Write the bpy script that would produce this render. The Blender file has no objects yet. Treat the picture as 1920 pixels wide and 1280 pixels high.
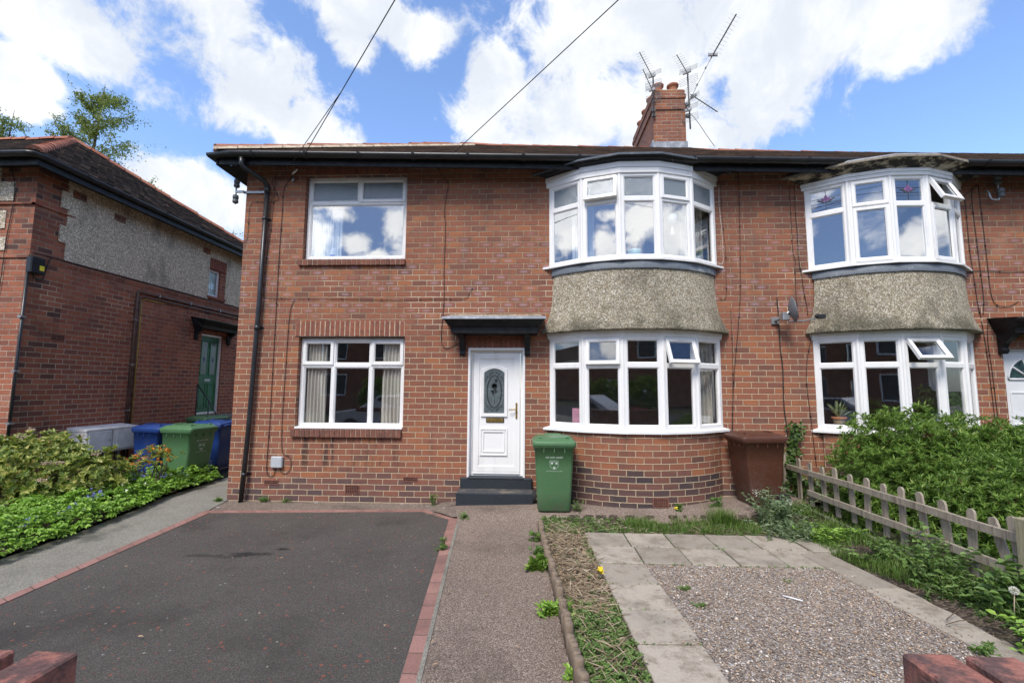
import bpy, math, random
import numpy as np
from mathutils import Vector, Matrix

# ---------------------------------------------------------------- camera, world, sun, exposure
S = bpy.context.scene
COL = S.collection
rnd = random.Random(7)
rng = np.random.default_rng(7)
cam = bpy.data.objects.new('camera', bpy.data.cameras.new('camera'))
COL.objects.link(cam)
S.camera = cam
cam.data.sensor_width = 36.0
cam.data.lens = 16.0
cam.data.clip_start = 0.05
cam.data.clip_end = 3000
_p, _y, _r = math.radians(5.62), math.radians(2.45), math.radians(0.3)
_f = Vector((-math.sin(_y)*math.cos(_p), math.cos(_y)*math.cos(_p), math.sin(_p)))
_rt = Vector((math.cos(_y), math.sin(_y), 0)); _u = _rt.cross(_f)
_R = _rt*math.cos(_r) + _u*math.sin(_r); _U = _u*math.cos(_r) - _rt*math.sin(_r)
_M = Matrix((_R, _U, -_f)).transposed().to_4x4()
_M.translation = Vector((0, -6.85, 1.72))
cam.matrix_world = _M

SUN_EL, SUN_AZ = math.radians(52), math.radians(200)      # azimuth clockwise from +y; the sun is behind the camera
sl = bpy.data.lights.new('sun', 'SUN'); sl.energy = 1.45; sl.angle = math.radians(20); sl.color = (1.0, .94, .86)
sun = bpy.data.objects.new('sun', sl); COL.objects.link(sun)
_sd = Vector((math.sin(SUN_AZ)*math.cos(SUN_EL), math.cos(SUN_AZ)*math.cos(SUN_EL), math.sin(SUN_EL)))
sun.rotation_euler = (-_sd).to_track_quat('-Z', 'Y').to_euler()
S.view_settings.view_transform = 'Standard'
S.view_settings.look = 'None'
S.view_settings.exposure = 1.45
S.view_settings.gamma = 1
S.cycles.max_bounces = 8
S.cycles.transparent_max_bounces = 12
S.cycles.use_denoising = True

W = bpy.data.worlds.new('World'); S.world = W; W.use_nodes = True

# ---------------------------------------------------------------- node helpers
class NT:
    def __init__(s, nt): s.nt = nt; s.L = nt.links.new
    def node(s, typ, ins=None, **props):
        n = s.nt.nodes.new(typ)
        for k, v in props.items(): setattr(n, k, v)
        for k, v in (ins or {}).items(): s.set(n.inputs[k], v)
        return n
    def set(s, sock, v):
        if isinstance(v, bpy.types.NodeSocket): s.L(v, sock)
        else:
            if isinstance(v, (tuple, list)) and sock.type == 'RGBA' and len(v) == 3: v = (*v, 1)
            sock.default_value = v
    def m(s, op, a, b=None, c=None, clamp=False):
        n = s.nt.nodes.new('ShaderNodeMath'); n.operation = op; n.use_clamp = clamp
        for i, v in enumerate((a, b, c)):
            if v is not None: s.set(n.inputs[i], v)
        return n.outputs[0]
    def v(s, op, a, b=None):
        n = s.nt.nodes.new('ShaderNodeVectorMath'); n.operation = op
        s.set(n.inputs[0], a)
        if b is not None: s.set(n.inputs[1], b)
        return n.outputs['Value'] if op in ('LENGTH', 'DOT_PRODUCT', 'DISTANCE') else n.outputs[0]
    def mix(s, f, a, b, blend='MIX'):
        n = s.nt.nodes.new('ShaderNodeMix'); n.data_type = 'RGBA'; n.blend_type = blend
        s.set(n.inputs[0], f); s.set(n.inputs[6], a); s.set(n.inputs[7], b)
        return n.outputs[2]
    def mr(s, x, a, b, c=0.0, d=1.0, smooth=True):
        n = s.nt.nodes.new('ShaderNodeMapRange'); n.interpolation_type = 'SMOOTHSTEP' if smooth else 'LINEAR'
        for i, v in enumerate((x, a, b, c, d)): s.set(n.inputs[i], v)
        return n.outputs[0]
    def noise(s, vec, scale, detail=4, rough=.55, dist=0, out=0):
        n = s.node('ShaderNodeTexNoise', {'Scale': scale, 'Detail': detail, 'Roughness': rough, 'Distortion': dist})
        if vec is not None: s.L(vec, n.inputs['Vector'])
        return n.outputs[out]
    def vor(s, vec, scale, feature='F1', rand=1.0):
        n = s.node('ShaderNodeTexVoronoi', {'Scale': scale, 'Randomness': rand}, feature=feature)
        if vec is not None: s.L(vec, n.inputs['Vector'])
        return n
    def ramp(s, f, stops, interp='LINEAR'):
        n = s.nt.nodes.new('ShaderNodeValToRGB'); n.color_ramp.interpolation = interp
        e = n.color_ramp.elements
        while len(e) < len(stops): e.new(0.5)
        for i, (p, c) in enumerate(stops): e[i].position = p; e[i].color = (*c, 1)
        s.set(n.inputs[0], f)
        return n.outputs[0]
    def sep(s, vec):
        n = s.nt.nodes.new('ShaderNodeSeparateXYZ'); s.L(vec, n.inputs[0]); return n.outputs
    def comb(s, x, y, z=0.0):
        n = s.nt.nodes.new('ShaderNodeCombineXYZ')
        for i, v in enumerate((x, y, z)): s.set(n.inputs[i], v)
        return n.outputs[0]

# ---------------------------------------------------------------- sky with broken cloud
t = NT(W.node_tree); W.node_tree.nodes.clear()
tc = t.node('ShaderNodeTexCoord').outputs['Generated']
sky = t.node('ShaderNodeTexSky', sky_type='NISHITA', sun_disc=False, sun_elevation=SUN_EL, sun_rotation=SUN_AZ,
             air_density=1.0, dust_density=0.6, ozone_density=2.0)
nd = t.v('NORMALIZE', tc)
w1 = t.noise(nd, 4.5, 6, .62, 0, 1)
wv = t.v('MULTIPLY', t.v('SUBTRACT', w1, (.5, .5, .5)), (.10, .10, .10))
wd = t.v('ADD', nd, wv)
# cloud banks: direction, half-sizes along x, y, z
banks = [((-0.673, 0.546, 0.499), (0.077, 0.35, 0.048)), ((-0.648, 0.59, 0.482), (0.057, 0.35, 0.033)), ((-0.715, 0.549, 0.432), (0.038, 0.35, 0.027)), ((-0.721, 0.567, 0.398), (0.025, 0.35, 0.017)), ((-0.503, 0.638, 0.583), (0.065, 0.35, 0.049)), ((-0.489, 0.679, 0.548), (0.073, 0.35, 0.049)), ((-0.46, 0.725, 0.513), (0.069, 0.35, 0.053)), ((-0.425, 0.772, 0.472), (0.069, 0.35, 0.052)), ((-0.377, 0.811, 0.447), (0.058, 0.35, 0.037)), ((-0.577, 0.746, 0.332), (0.078, 0.35, 0.049)), ((-0.608, 0.711, 0.354), (0.038, 0.35, 0.024)), ((-0.27, 0.718, 0.641), (0.101, 0.35, 0.036)), ((-0.188, 0.749, 0.635), (0.071, 0.35, 0.035)), ((-0.321, 0.735, 0.597), (0.036, 0.35, 0.022)), ((-0.053, 0.82, 0.569), (0.066, 0.35, 0.06)), ((-0.086, 0.853, 0.514), (0.058, 0.35, 0.042)), ((0.099, 0.771, 0.629), (0.112, 0.35, 0.084)), ((0.056, 0.851, 0.521), (0.153, 0.35, 0.068)), ((0.244, 0.783, 0.572), (0.141, 0.35, 0.117)), ((0.359, 0.722, 0.591), (0.124, 0.35, 0.08)), ((0.465, 0.687, 0.559), (0.096, 0.35, 0.057)), ((0.533, 0.668, 0.519), (0.055, 0.35, 0.034)), ((0.399, 0.758, 0.516), (0.08, 0.35, 0.06)), ((0.295, 0.831, 0.472), (0.135, 0.35, 0.046)), ((0.157, 0.721, 0.675), (0.171, 0.35, 0.056)), ((0.474, 0.649, 0.595), (0.085, 0.35, 0.04))]
best = None
for c, h in banks:
    d = t.v('LENGTH', t.v('DIVIDE', t.v('SUBTRACT', wd, c), h))
    k = t.m('SUBTRACT', 1.0, d)
    best = k if best is None else t.m('MAXIMUM', best, k)
fine = t.noise(nd, 10.0, 12, .64, .35)
front = t.m('ADD', best, t.m('MULTIPLY', t.m('SUBTRACT', fine, .5), 3.4))
front = t.mr(front, -.46, .30)
zz = t.sep(nd)
# other quarters of the sky: loose fair-weather cloud
bk = t.noise(t.v('MULTIPLY', t.v('ADD', nd, (3.15, 1.7, .42)), (1, 1, 1.7)), 3.6, 10, .58, .2)
bk = t.m('MULTIPLY', t.mr(bk, .52, .64), t.mr(zz[1], .30, .02))
small = [((-.423, -.858, .291), (.026, .046)), ((-.385, -.863, .338), (.026, .014)), ((-.40, -.849, .352), (.035, .012)), ((-.355, -.89, .286), (.03, .02)),
         ((-.322, -.908, .265), (.045, .016)), ((-.278, -.902, .327), (.026, .048)), ((-.40, -.836, .385), (.04, .008)), ((.22, -.915, .34), (.05, .045)),
         ((.765, -.561, .31), (.05, .06)), ((-.855, -.387, .345), (.06, .06)), ((-.58, -.765, .27), (.045, .045)), ((.62, -.75, .24), (.03, .03)), ((.018, -.962, .27), (.04, .05)), ((.45, -.86, .30), (.06, .05))]
sb_ = None
for c, h in small:
    k = t.m('SUBTRACT', 1.0, t.v('LENGTH', t.v('DIVIDE', t.v('SUBTRACT', nd, c), (h[0], h[0], h[1]))))
    sb_ = k if sb_ is None else t.m('MAXIMUM', sb_, k)
sb_ = t.m('ADD', sb_, t.m('MULTIPLY', t.m('SUBTRACT', t.noise(nd, 26, 8, .6, .3), .5), 2.6))
bk = t.m('MAXIMUM', bk, t.mr(sb_, -.35, .5))
cl = t.m('MULTIPLY', t.m('MAXIMUM', front, bk), .97)
cshade = t.noise(nd, 6.5, 9, .62, .3)
ccol = t.mix(t.mr(cshade, .35, .65), (2.55, 2.7, 2.92), (3.45, 3.5, 3.55))
skc = t.mix(1.0, sky.outputs[0], (.80, .85, .95), 'MULTIPLY')
skc = t.mix(1.0, skc, t.mix(t.mr(zz[1], .35, -.35), (1, 1, 1), (.5, .53, .58)), 'MULTIPLY')
ccol = t.mix(1.0, ccol, t.mix(t.mr(zz[1], .35, -.35), (1, 1, 1), (2.9, 2.80, 2.66)), 'MULTIPLY')
final = t.mix(cl, skc, ccol)
bg = t.node('ShaderNodeBackground', {'Color': final, 'Strength': 0.12})
t.L(bg.outputs[0], t.node('ShaderNodeOutputWorld').inputs[0])

# ---------------------------------------------------------------- materials
def mat(name):
    m = bpy.data.materials.new(name); m.use_nodes = True
    nt = NT(m.node_tree); b = m.node_tree.nodes['Principled BSDF']
    return m, nt, b
def pset(nt, b, **k):
    for n, v in k.items(): nt.set(b.inputs[n.replace('_', ' ')], v)
def bump(nt, b, h, dist=.005, strength=1.0):
    n = nt.node('ShaderNodeBump', {'Height': h, 'Distance': dist, 'Strength': strength}); nt.L(n.outputs[0], b.inputs['Normal'])
def objc(nt): return nt.node('ShaderNodeTexCoord').outputs['Object']
def uvc(nt): return nt.node('ShaderNodeTexCoord').outputs['UV']
def island(nt): return nt.node('ShaderNodeNewGeometry').outputs['Random Per Island']

def plain(name, col, rough=.6, var=.15, scale=6, spec=.5, bmp=0, bscale=60, metal=0):
    m, n, b = mat(name); o = objc(n)
    c = n.mix(n.mr(n.noise(o, scale, 6), .3, .7), tuple(x*(1-var) for x in col), tuple(min(1, x*(1+var)) for x in col))
    pset(n, b, Base_Color=c, Roughness=n.mr(n.noise(o, scale*3, 3), .3, .7, rough*.85, min(1, rough*1.15)), Specular_IOR_Level=spec, Metallic=metal)
    if bmp: bump(n, b, n.noise(o, bscale, 5), bmp)
    return m

def brick_mat(name, plinth=True, stack=False, pale=True, bw=.2305, rh=.0857, joint=.0056, stops=None, mort=(.375, .295, .20), grime=0.0, pl=(.40, .20), plc=((.10, .068, .068), (.145, .08, .07), (.20, .092, .07), (.26, .11, .075))):
    m, n, b = mat(name); uv = uvc(n)
    wob = n.v('MULTIPLY', n.v('SUBTRACT', n.noise(uv, 9, 4, .6, 0, 1), (.5, .5, .5)), (.010, .010, 0))
    p = n.sep(n.v('ADD', uv, wob)); u, v = p[0], p[1]
    r = n.m('DIVIDE', v, rh); row = n.m('FLOOR', r)
    off = 0.0 if stack else n.m('MULTIPLY', n.m('FLOORED_MODULO', row, 2.0), .5)
    jit = n.node('ShaderNodeTexWhiteNoise', {'W': row}, noise_dimensions='1D').outputs[0]
    cu = n.m('ADD', n.m('DIVIDE', u, bw), n.m('ADD', off, n.m('MULTIPLY', jit, .10)))
    col = n.m('FLOOR', cu)
    fu, fv = n.m('SUBTRACT', cu, col), n.m('SUBTRACT', r, row)
    du = n.m('MULTIPLY', n.m('MINIMUM', fu, n.m('SUBTRACT', 1.0, fu)), bw)
    dv = n.m('MULTIPLY', n.m('MINIMUM', fv, n.m('SUBTRACT', 1.0, fv)), rh)
    d = n.m('ADD', n.m('MINIMUM', du, dv), n.m('MULTIPLY', n.m('SUBTRACT', n.noise(uv, 28, 4, .6), .5), .0075))
    isb = n.mr(d, joint-.0022, joint+.0022)
    wn = n.node('ShaderNodeTexWhiteNoise', {'Vector': n.comb(col, row, 0.0)}, noise_dimensions='2D')
    rv, rc = wn.outputs[0], n.sep(wn.outputs[1])
    stops = stops or [(0, (.175, .084, .06)), (.05, (.215, .092, .063)), (.28, (.26, .104, .065)), (.5, (.288, .112, .065)), (.66, (.252, .102, .07)), (.82, (.305, .121, .066)), (.95, (.345, .138, .068)), (1, (.26, .12, .083))]
    c = n.ramp(rv, stops)
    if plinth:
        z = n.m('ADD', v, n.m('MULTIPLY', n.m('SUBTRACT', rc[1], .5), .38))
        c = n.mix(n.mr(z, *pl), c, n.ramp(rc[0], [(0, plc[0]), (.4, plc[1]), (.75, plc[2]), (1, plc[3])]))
    g1 = n.noise(uv, 55, 5, .65); g2 = n.noise(uv, 3.5, 5)
    c = n.mix(.55, c, n.ramp(g1, [(.25, (.55, .5, .48)), (.5, (1, 1, 1)), (.78, (1.35, 1.3, 1.25))]), 'MULTIPLY')
    c = n.mix(n.mr(g2, .52, .75, 0, .42), c, (.13, .085, .072))
    g3 = n.noise(uv, 1.7, 6, .65)
    c = n.mix(n.mr(g3, .56, .75, 0, .28), c, (.42, .27, .2))
    sk = n.noise(n.v('MULTIPLY', uv, (2.4, .28, 1)), 1.3, 7, .62)      # soot and rain run-off
    c = n.mix(n.mr(sk, .50, .72, 0, .42), c, (.085, .06, .052))
    c = n.mix(n.mr(n.noise(uv, 22, 5, .7), .58, .72, 0, .45), c, (.10, .06, .048))
    if pale:      # lime bloom in the middle of some stretchers
        e = n.m('SQRT', n.m('ADD', n.m('POWER', n.m('DIVIDE', n.m('ABSOLUTE', n.m('SUBTRACT', fu, .5)), .36), 2.0), n.m('POWER', n.m('DIVIDE', n.m('ABSOLUTE', n.m('SUBTRACT', fv, .5)), .33), 2.0)))
        band = n.m('MULTIPLY', n.mr(v, 2.6, 2.95), n.mr(v, 4.3, 3.7))
        k = n.m('MULTIPLY', n.m('MULTIPLY', n.mr(e, 1.0, .45), n.mr(rc[2], .60, .70)), band)
        c = n.mix(n.m('MULTIPLY', k, n.mr(g1, .3, .7, .2, .62)), c, (.40, .31, .34))
    sv = n.sep(uv)      # run-off streaks below the ground floor sill, and old paint splashes
    if plinth:
        stx = n.noise(n.comb(n.m('MULTIPLY', sv[0], 9.0), n.m('MULTIPLY', sv[1], .9), 0.0), 1.0, 5, .6)
        msk = n.m('MULTIPLY', n.m('MULTIPLY', n.mr(sv[0], -3.62, -3.5), n.mr(sv[0], -1.9, -2.05)), n.m('MULTIPLY', n.mr(sv[1], .36, .62), n.mr(sv[1], .97, .93)))
        c = n.mix(n.m('MULTIPLY', msk, n.mr(stx, .50, .62, 0, .8)), c, (.045, .033, .03))
        blot = n.noise(uv, 5.5, 6, .7, 1.2)
        c = n.mix(n.m('MULTIPLY', n.mr(blot, .745, .775), n.mr(v, 2.0, 1.4)), c, (.55, .53, .50))
    mc = n.mix(n.mr(n.noise(uv, 6, 5), .35, .7), tuple(x*.72 for x in mort), tuple(x*1.15 for x in mort))
    mc = n.mix(n.mr(n.m('ADD', v, n.m('MULTIPLY', n.noise(uv, .8, 3), 1.2)), 3.2, 2.6), mc, tuple(x*1.32 for x in mort))
    lime = n.m('MULTIPLY', n.m('MULTIPLY', n.mr(v, 2.4, 2.7), n.mr(v, 3.6, 3.3)), n.mr(n.noise(uv, .9, 2), .48, .6))
    mc = n.mix(lime, mc, (.6, .5, .36))
    c = n.mix(isb, mc, c)
    if grime: c = n.mix(n.mr(n.noise(uv, 1.1, 7, .7), .45, .75, 0, grime), c, (.05, .04, .036))
    pset(n, b, Base_Color=c, Roughness=.9, Specular_IOR_Level=.25)
    h = n.m('ADD', n.m('MULTIPLY', isb, n.m('ADD', .8, n.m('MULTIPLY', rv, .45))), n.m('MULTIPLY', g1, .45))
    bump(n, b, h, .0075)
    return m

M = {}
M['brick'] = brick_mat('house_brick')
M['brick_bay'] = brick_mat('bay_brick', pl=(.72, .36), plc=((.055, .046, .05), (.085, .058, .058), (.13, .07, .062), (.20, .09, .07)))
M['brick_old'] = brick_mat('neighbour_brick', plinth=False, pale=False, mort=(.40, .31, .235), grime=.3,
    stops=[(0, (.20, .085, .062)), (.1, (.255, .095, .065)), (.45, (.305, .108, .068)), (.7, (.335, .12, .07)), (.9, (.38, .138, .08)), (1, (.31, .135, .095))])
M['brick_quoin'] = brick_mat('quoin_brick', plinth=False, pale=False, mort=(.36, .28, .2), grime=.6,
    stops=[(0, (.09, .05, .045)), (.2, (.17, .07, .052)), (.5, (.28, .098, .062)), (.8, (.33, .115, .066)), (1, (.38, .15, .095))])
M['brick_chimney'] = brick_mat('chimney_brick', plinth=False, pale=False, mort=(.42, .34, .27), grime=.55)
def clay(name, a, b_, dark=(.09, .06, .055), lo=.42, hi=.8):
    m, n, b = mat(name); o = objc(n)
    c = n.mix(island(n), a, b_)
    c = n.mix(n.mr(n.noise(o, 14, 8, .68), lo, hi, 0, .85), c, dark)
    c = n.mix(.35, c, n.ramp(n.noise(o, 70, 4), [(.3, (.55, .55, .55)), (.7, (1.3, 1.3, 1.3))]), 'MULTIPLY')
    pset(n, b, Base_Color=c, Roughness=.93, Specular_IOR_Level=.12); bump(n, b, n.m('ADD', n.noise(o, 70, 5), n.noise(o, 22, 5)), .006)
    return m
M['sill_brick'] = clay('sill_brick', (.17, .082, .062), (.25, .105, .074))
M['soldier'] = clay('soldier_brick', (.23, .092, .065), (.32, .122, .076))
M['coping'] = clay('coping_brick', (.30, .125, .095), (.34, .15, .115), (.085, .062, .06), .40, .60)
M['ridge'] = clay('ridge_clay', (.34, .13, .085), (.42, .18, .115), (.2, .11, .085))
M['pot'] = clay('chimney_pot_clay', (.36, .15, .09), (.42, .18, .11), (.2, .1, .07))
M['mortar'] = plain('mortar', (.45, .36, .25), .95, .3, 12, .2, .006, 70)
M['lime'] = plain('lime_mortar', (.44, .36, .26), .95, .3, 12, .2, .006, 70)

def roughcast(name, tint=(1, 1, 1), dirt_lo=None, dark=.0):
    m, n, b = mat(name); o = objc(n)
    v1 = n.vor(o, 115); v2 = n.vor(o, 70)
    rr = n.sep(v1.outputs['Color']); r2 = n.sep(v2.outputs['Color'])
    c = n.ramp(rr[0], [(0, (.06, .055, .05)), (.16, (.17, .14, .11)), (.4, (.31, .265, .20)), (.72, (.40, .345, .265)), (.88, (.54, .49, .42)), (1, (.82, .80, .76))])
    c = n.mix(n.mr(r2[1], .83, .85, 0, .85), c, (.70, .68, .65))
    c = n.mix(n.mr(r2[2], .82, .84, 0, .85), c, (.07, .06, .055))
    bed = n.mr(v1.outputs['Distance'], .35, .62)
    c = n.mix(n.m('MULTIPLY', bed, .7), c, (.27, .225, .165))
    c = n.mix(1.0, c, tint, 'MULTIPLY')
    st = n.noise(n.v('MULTIPLY', o, (1.6, 1.6, .8)), 1.3, 7, .65)
    c = n.mix(n.mr(st, .5, .72, 0, .5), c, (.10, .085, .065))
    if dirt_lo:
        z = n.sep(o)[2]
        k = n.m('MULTIPLY', n.mr(z, dirt_lo[0], dirt_lo[1], 1, 0), n.mr(n.noise(o, 2.6, 6, .65), .35, .62, 0, .75))
        c = n.mix(k, c, dirt_lo[2])
    pset(n, b, Base_Color=c, Roughness=.93, Specular_IOR_Level=.3)
    bump(n, b, n.m('ADD', n.m('MULTIPLY', v1.outputs['Distance'], -1.0), n.noise(o, 120, 3)), .012)
    return m
M['rough'] = roughcast('bay_roughcast', (1.46, 1.47, 1.36), dirt_lo=(2.58, 3.0, (.085, .08, .05)))
M['rough_side'] = roughcast('neighbour_roughcast', (2.2, 2.17, 2.06))

M['upvc_dull'] = plain('weathered_upvc', (.68, .70, .72), .42, .08, 4, .45)
M['black'] = plain('black_paint', (.013, .014, .016), .5, .5, 9, .3, .0025, 45)
M['plastic_black'] = plain('black_plastic', (.02, .021, .023), .35, .3, 5, .5)
def worn(name, base, flake, lo, hi, rough=.5, scale=(1, 1, 3), sc=5):
    m, n, b = mat(name); o = n.v('MULTIPLY', objc(n), scale)
    f = n.noise(o, sc, 9, .7)
    c = n.mix(n.mr(f, lo, hi), base, flake)
    c = n.mix(.4, c, n.ramp(n.noise(o, 40, 4), [(.3, (.6, .6, .6)), (.7, (1.25, 1.25, 1.25))]), 'MULTIPLY')
    pset(n, b, Base_Color=c, Roughness=rough, Specular_IOR_Level=.4); bump(n, b, f, .01)
    return m
def upvcm():
    m, n, b = mat('white_upvc'); o = objc(n)
    c = n.mix(n.mr(n.noise(n.v('MULTIPLY', o, (1, 1, .35)), 5, 6, .6), .50, .78, 0, .55), (.82, .815, .80), (.60, .585, .54))
    pset(n, b, Base_Color=c, Roughness=n.mr(n.noise(o, 9, 4), .3, .7, .28, .42), Specular_IOR_Level=.5); return m
M['upvc'] = upvcm()
M['cornice'] = worn('worn_black_cornice', (.02, .022, .025), (.30, .28, .24), .60, .70)
M['cornice_peel'] = worn('peeling_cream_cornice', (.48, .42, .31), (.035, .031, .028), .43, .53, .7, (1.2, 1.2, 3.5), 4)
M['lead'] = worn('lead_sheet', (.12, .14, .165), (.34, .36, .39), .52, .72, .55, (1, 1, 1), 6)
M['lead_pale'] = worn('weathered_lead', (.24, .26, .29), (.46, .48, .51), .45, .7, .6, (1, 1, 1), 7)
M['step'] = worn('black_painted_step', (.022, .028, .036), (.13, .12, .11), .60, .75, .6, (1, 1, 1), 7)
M['tread'] = worn('worn_step_tread', (.06, .062, .066), (.20, .165, .13), .45, .66, .7, (1, 1.5, 1), 4)

def glass(name, frost=0.0, ior=1.95, tint=(.86, .9, .9)):
    m = bpy.data.materials.new(name); m.use_nodes = True; n = NT(m.node_tree); m.node_tree.nodes.clear()
    tr = n.node('ShaderNodeBsdfTransparent', {'Color': tint}).outputs[0]
    o = objc(n)
    bm = n.node('ShaderNodeBump', {'Height': n.noise(o, 1.3, 2) if not frost else n.noise(n.v('MULTIPLY', o, (1, 1, .6)), 38, 3, .6, 2.0), 'Distance': .004 if not frost else .01, 'Strength': .25 if not frost else .8}).outputs[0]
    gl = n.node('ShaderNodeBsdfGlossy', {'Color': (.95, .97, 1), 'Roughness': .0 if not frost else .16, 'Normal': bm}).outputs[0]
    if frost:
        df = n.node('ShaderNodeBsdfDiffuse', {'Color': (.30, .34, .36)}).outputs[0]
        mx = n.node('ShaderNodeMixShader', {0: frost}); n.L(tr, mx.inputs[1]); n.L(df, mx.inputs[2]); tr = mx.outputs[0]
    fr = n.node('ShaderNodeFresnel', {'IOR': ior}).outputs[0]
    fr = n.m('MULTIPLY', fr, n.m('SUBTRACT', 1.0, n.node('ShaderNodeNewGeometry').outputs['Backfacing']))
    mx = n.node('ShaderNodeMixShader', {0: fr}); n.L(tr, mx.inputs[1]); n.L(gl, mx.inputs[2])
    n.L(mx.outputs[0], n.node('ShaderNodeOutputMaterial').inputs[0])
    return m
M['glass'] = glass('window_glass', 0, 2.35, (.97, .98, .98))
M['glass_up'] = glass('upstairs_glass', 0, 3.4, (.93, .95, .95))
M['frost'] = glass('frosted_glass', .5, 1.9)
M['doorglass'] = plain('etched_door_glass', (.10, .125, .13), .28, .2, 14, .6, .003, 90)
M['etch'] = plain('dark_etching', (.02, .024, .026), .4, .2)
M['leadcame'] = plain('lead_came', (.05, .052, .055), .5, .2)
M['purple'] = plain('purple_glass', (.20, .08, .22), .3, .2)
M['brass'] = plain('brass', (.42, .29, .10), .38, .25, 30, .5, metal=.9)
M['room'] = plain('room_plaster', (.58, .54, .48), .9, .1)
M['roomfloor'] = plain('room_floor', (.06, .045, .035), .7, .2)
def cloth(name, col):
    m, n, b = mat(name); o = objc(n)
    pset(n, b, Base_Color=n.mix(n.noise(o, 9, 4), tuple(x*.9 for x in col), col), Roughness=.9, Specular_IOR_Level=.1)
    return m
M['curtain'] = cloth('cream_curtain', (.60, .56, .50))
M['voile'] = cloth('white_voile', (.66, .68, .69))

def tiles(name, a, b_, rh=.1, bw=.165, grime=(.05, .045, .04)):
    m, n, b = mat(name); uv = uvc(n); p = n.sep(uv)
    r = n.m('DIVIDE', p[1], rh); row = n.m('FLOOR', r); fv = n.m('SUBTRACT', r, row)
    cu = n.m('ADD', n.m('DIVIDE', p[0], bw), n.m('MULTIPLY', n.m('FLOORED_MODULO', row, 2.0), .5)); col = n.m('FLOOR', cu); fu = n.m('SUBTRACT', cu, col)
    wn = n.node('ShaderNodeTexWhiteNoise', {'Vector': n.comb(col, row)}, noise_dimensions='2D').outputs[0]
    c = n.ramp(wn, [(0, tuple(x*.5 for x in a)), (.5, a), (.85, b_), (1, tuple(x*1.25 for x in b_))])
    c = n.mix(n.mr(n.noise(uv, 2.2, 7, .68), .42, .68, 0, .8), c, grime)
    e = n.m('MULTIPLY', n.mr(fv, 0, .10), n.mr(n.m('MINIMUM', fu, n.m('SUBTRACT', 1.0, fu)), 0, .05))
    c = n.mix(e, (.012, .01, .01), c)
    c = n.mix(.5, c, n.ramp(n.noise(uv, 60, 4), [(.3, (.6, .6, .6)), (.7, (1.3, 1.3, 1.3))]), 'MULTIPLY')
    pset(n, b, Base_Color=c, Roughness=.92, Specular_IOR_Level=.2)
    bump(n, b, n.m('ADD', n.m('MULTIPLY', fv, -1.4), n.m('ADD', n.m('MULTIPLY', wn, .7), e)), .014)
    return m
M['tiles'] = tiles('weathered_roof_tiles', (.12, .085, .062), (.20, .13, .09))
M['tiles_side'] = tiles('dark_roof_tiles', (.075, .052, .042), (.20, .115, .082), .115, .17, (.026, .023, .022))

def ground_mat(name, stops, scale, bmp=.004, stain=None, stain_s=1.2, specks=None, rough=.92, sc2=None):
    m, n, b = mat(name); o = objc(n)
    v = n.vor(o, scale); c = n.ramp(n.sep(v.outputs['Color'])[0], stops)
    big = n.noise(o, stain_s, 7, .62)
    c = n.mix(.55, c, n.ramp(big, [(.3, (.72, .71, .70)), (.7, (1.22, 1.22, 1.22))]), 'MULTIPLY')
    if stain: c = n.mix(n.mr(n.noise(n.v('ADD', o, (7, 3, 0)), stain_s*.8, 8, .68), .50, .68, 0, stain[1]), c, stain[0])
    h = n.m('MULTIPLY', v.outputs['Distance'], -1.0)
    if specks:
        for (sp_s, sp_c, th) in specks:
            q = n.vor(n.v('ADD', o, n.v('MULTIPLY', n.noise(o, sp_s*2, 2, .5, 0, 1), (.4/sp_s, .4/sp_s, 0))), sp_s)
            k = n.m('MULTIPLY', n.mr(n.sep(q.outputs['Color'])[1], th, th+.01), n.mr(q.outputs['Distance'], .28, .2))
            c = n.mix(k, c, sp_c)
    if name == 'tarmac':      # old oil drips
        for (px_, py_, rx_, ry_, am) in ((-2.86, -2.14, .34, .10, .8), (-2.62, -1.97, .13, .07, .9), (-3.22, -2.2, .5, .07, .5)):
            e = n.v('LENGTH', n.v('DIVIDE', n.v('SUBTRACT', o, (px_, py_, 0)), (rx_, ry_, 1)))
            k = n.m('ADD', n.m('SUBTRACT', 1.0, e), n.m('MULTIPLY', n.m('SUBTRACT', n.noise(o, 7, 6, .7), .5), 2.6)); c = n.mix(n.mr(k, .1, .8, 0, am), c, (.016, .015, .015))
    pset(n, b, Base_Color=c, Roughness=rough, Specular_IOR_Level=.3)
    bump(n, b, n.m('ADD', h, n.noise(o, scale*1.5, 3)), bmp)
    return m
M['tarmac'] = ground_mat('tarmac', [(0, (.066, .059, .051)), (.5, (.106, .095, .083)), (.85, (.140, .126, .110)), (1, (.22, .20, .18))], 240, .006, ((.052, .047, .041), .6), 1.0,
    [(30, (.25, .095, .068), .86), (19, (.29, .11, .075), .90), (42, (.24, .10, .07), .88), (30, (.34, .33, .30), .97)])
M['aggregate'] = ground_mat('exposed_aggregate', [(0, (.09, .07, .055)), (.3, (.19, .142, .112)), (.6, (.265, .198, .155)), (.85, (.345, .27, .22)), (1, (.48, .41, .35))], 165, .005, ((.10, .078, .06), .75), .8)
M['apron'] = ground_mat('apron_concrete', [(0, (.13, .10, .082)), (.5, (.20, .16, .128)), (1, (.31, .25, .2))], 85, .006, ((.085, .065, .048), .75), 1.3, [(9, (.38, .37, .35), .88)])
M['concrete'] = ground_mat('path_concrete', [(0, (.175, .165, .135)), (.6, (.245, .230, .19)), (1, (.33, .31, .265))], 130, .004, ((.095, .092, .072), .9), 1.4)
M['soil'] = ground_mat('soil', [(0, (.03, .022, .016)), (.5, (.075, .055, .04)), (1, (.17, .135, .1))], 45, .02, ((.05, .055, .025), .5), 2)
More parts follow.
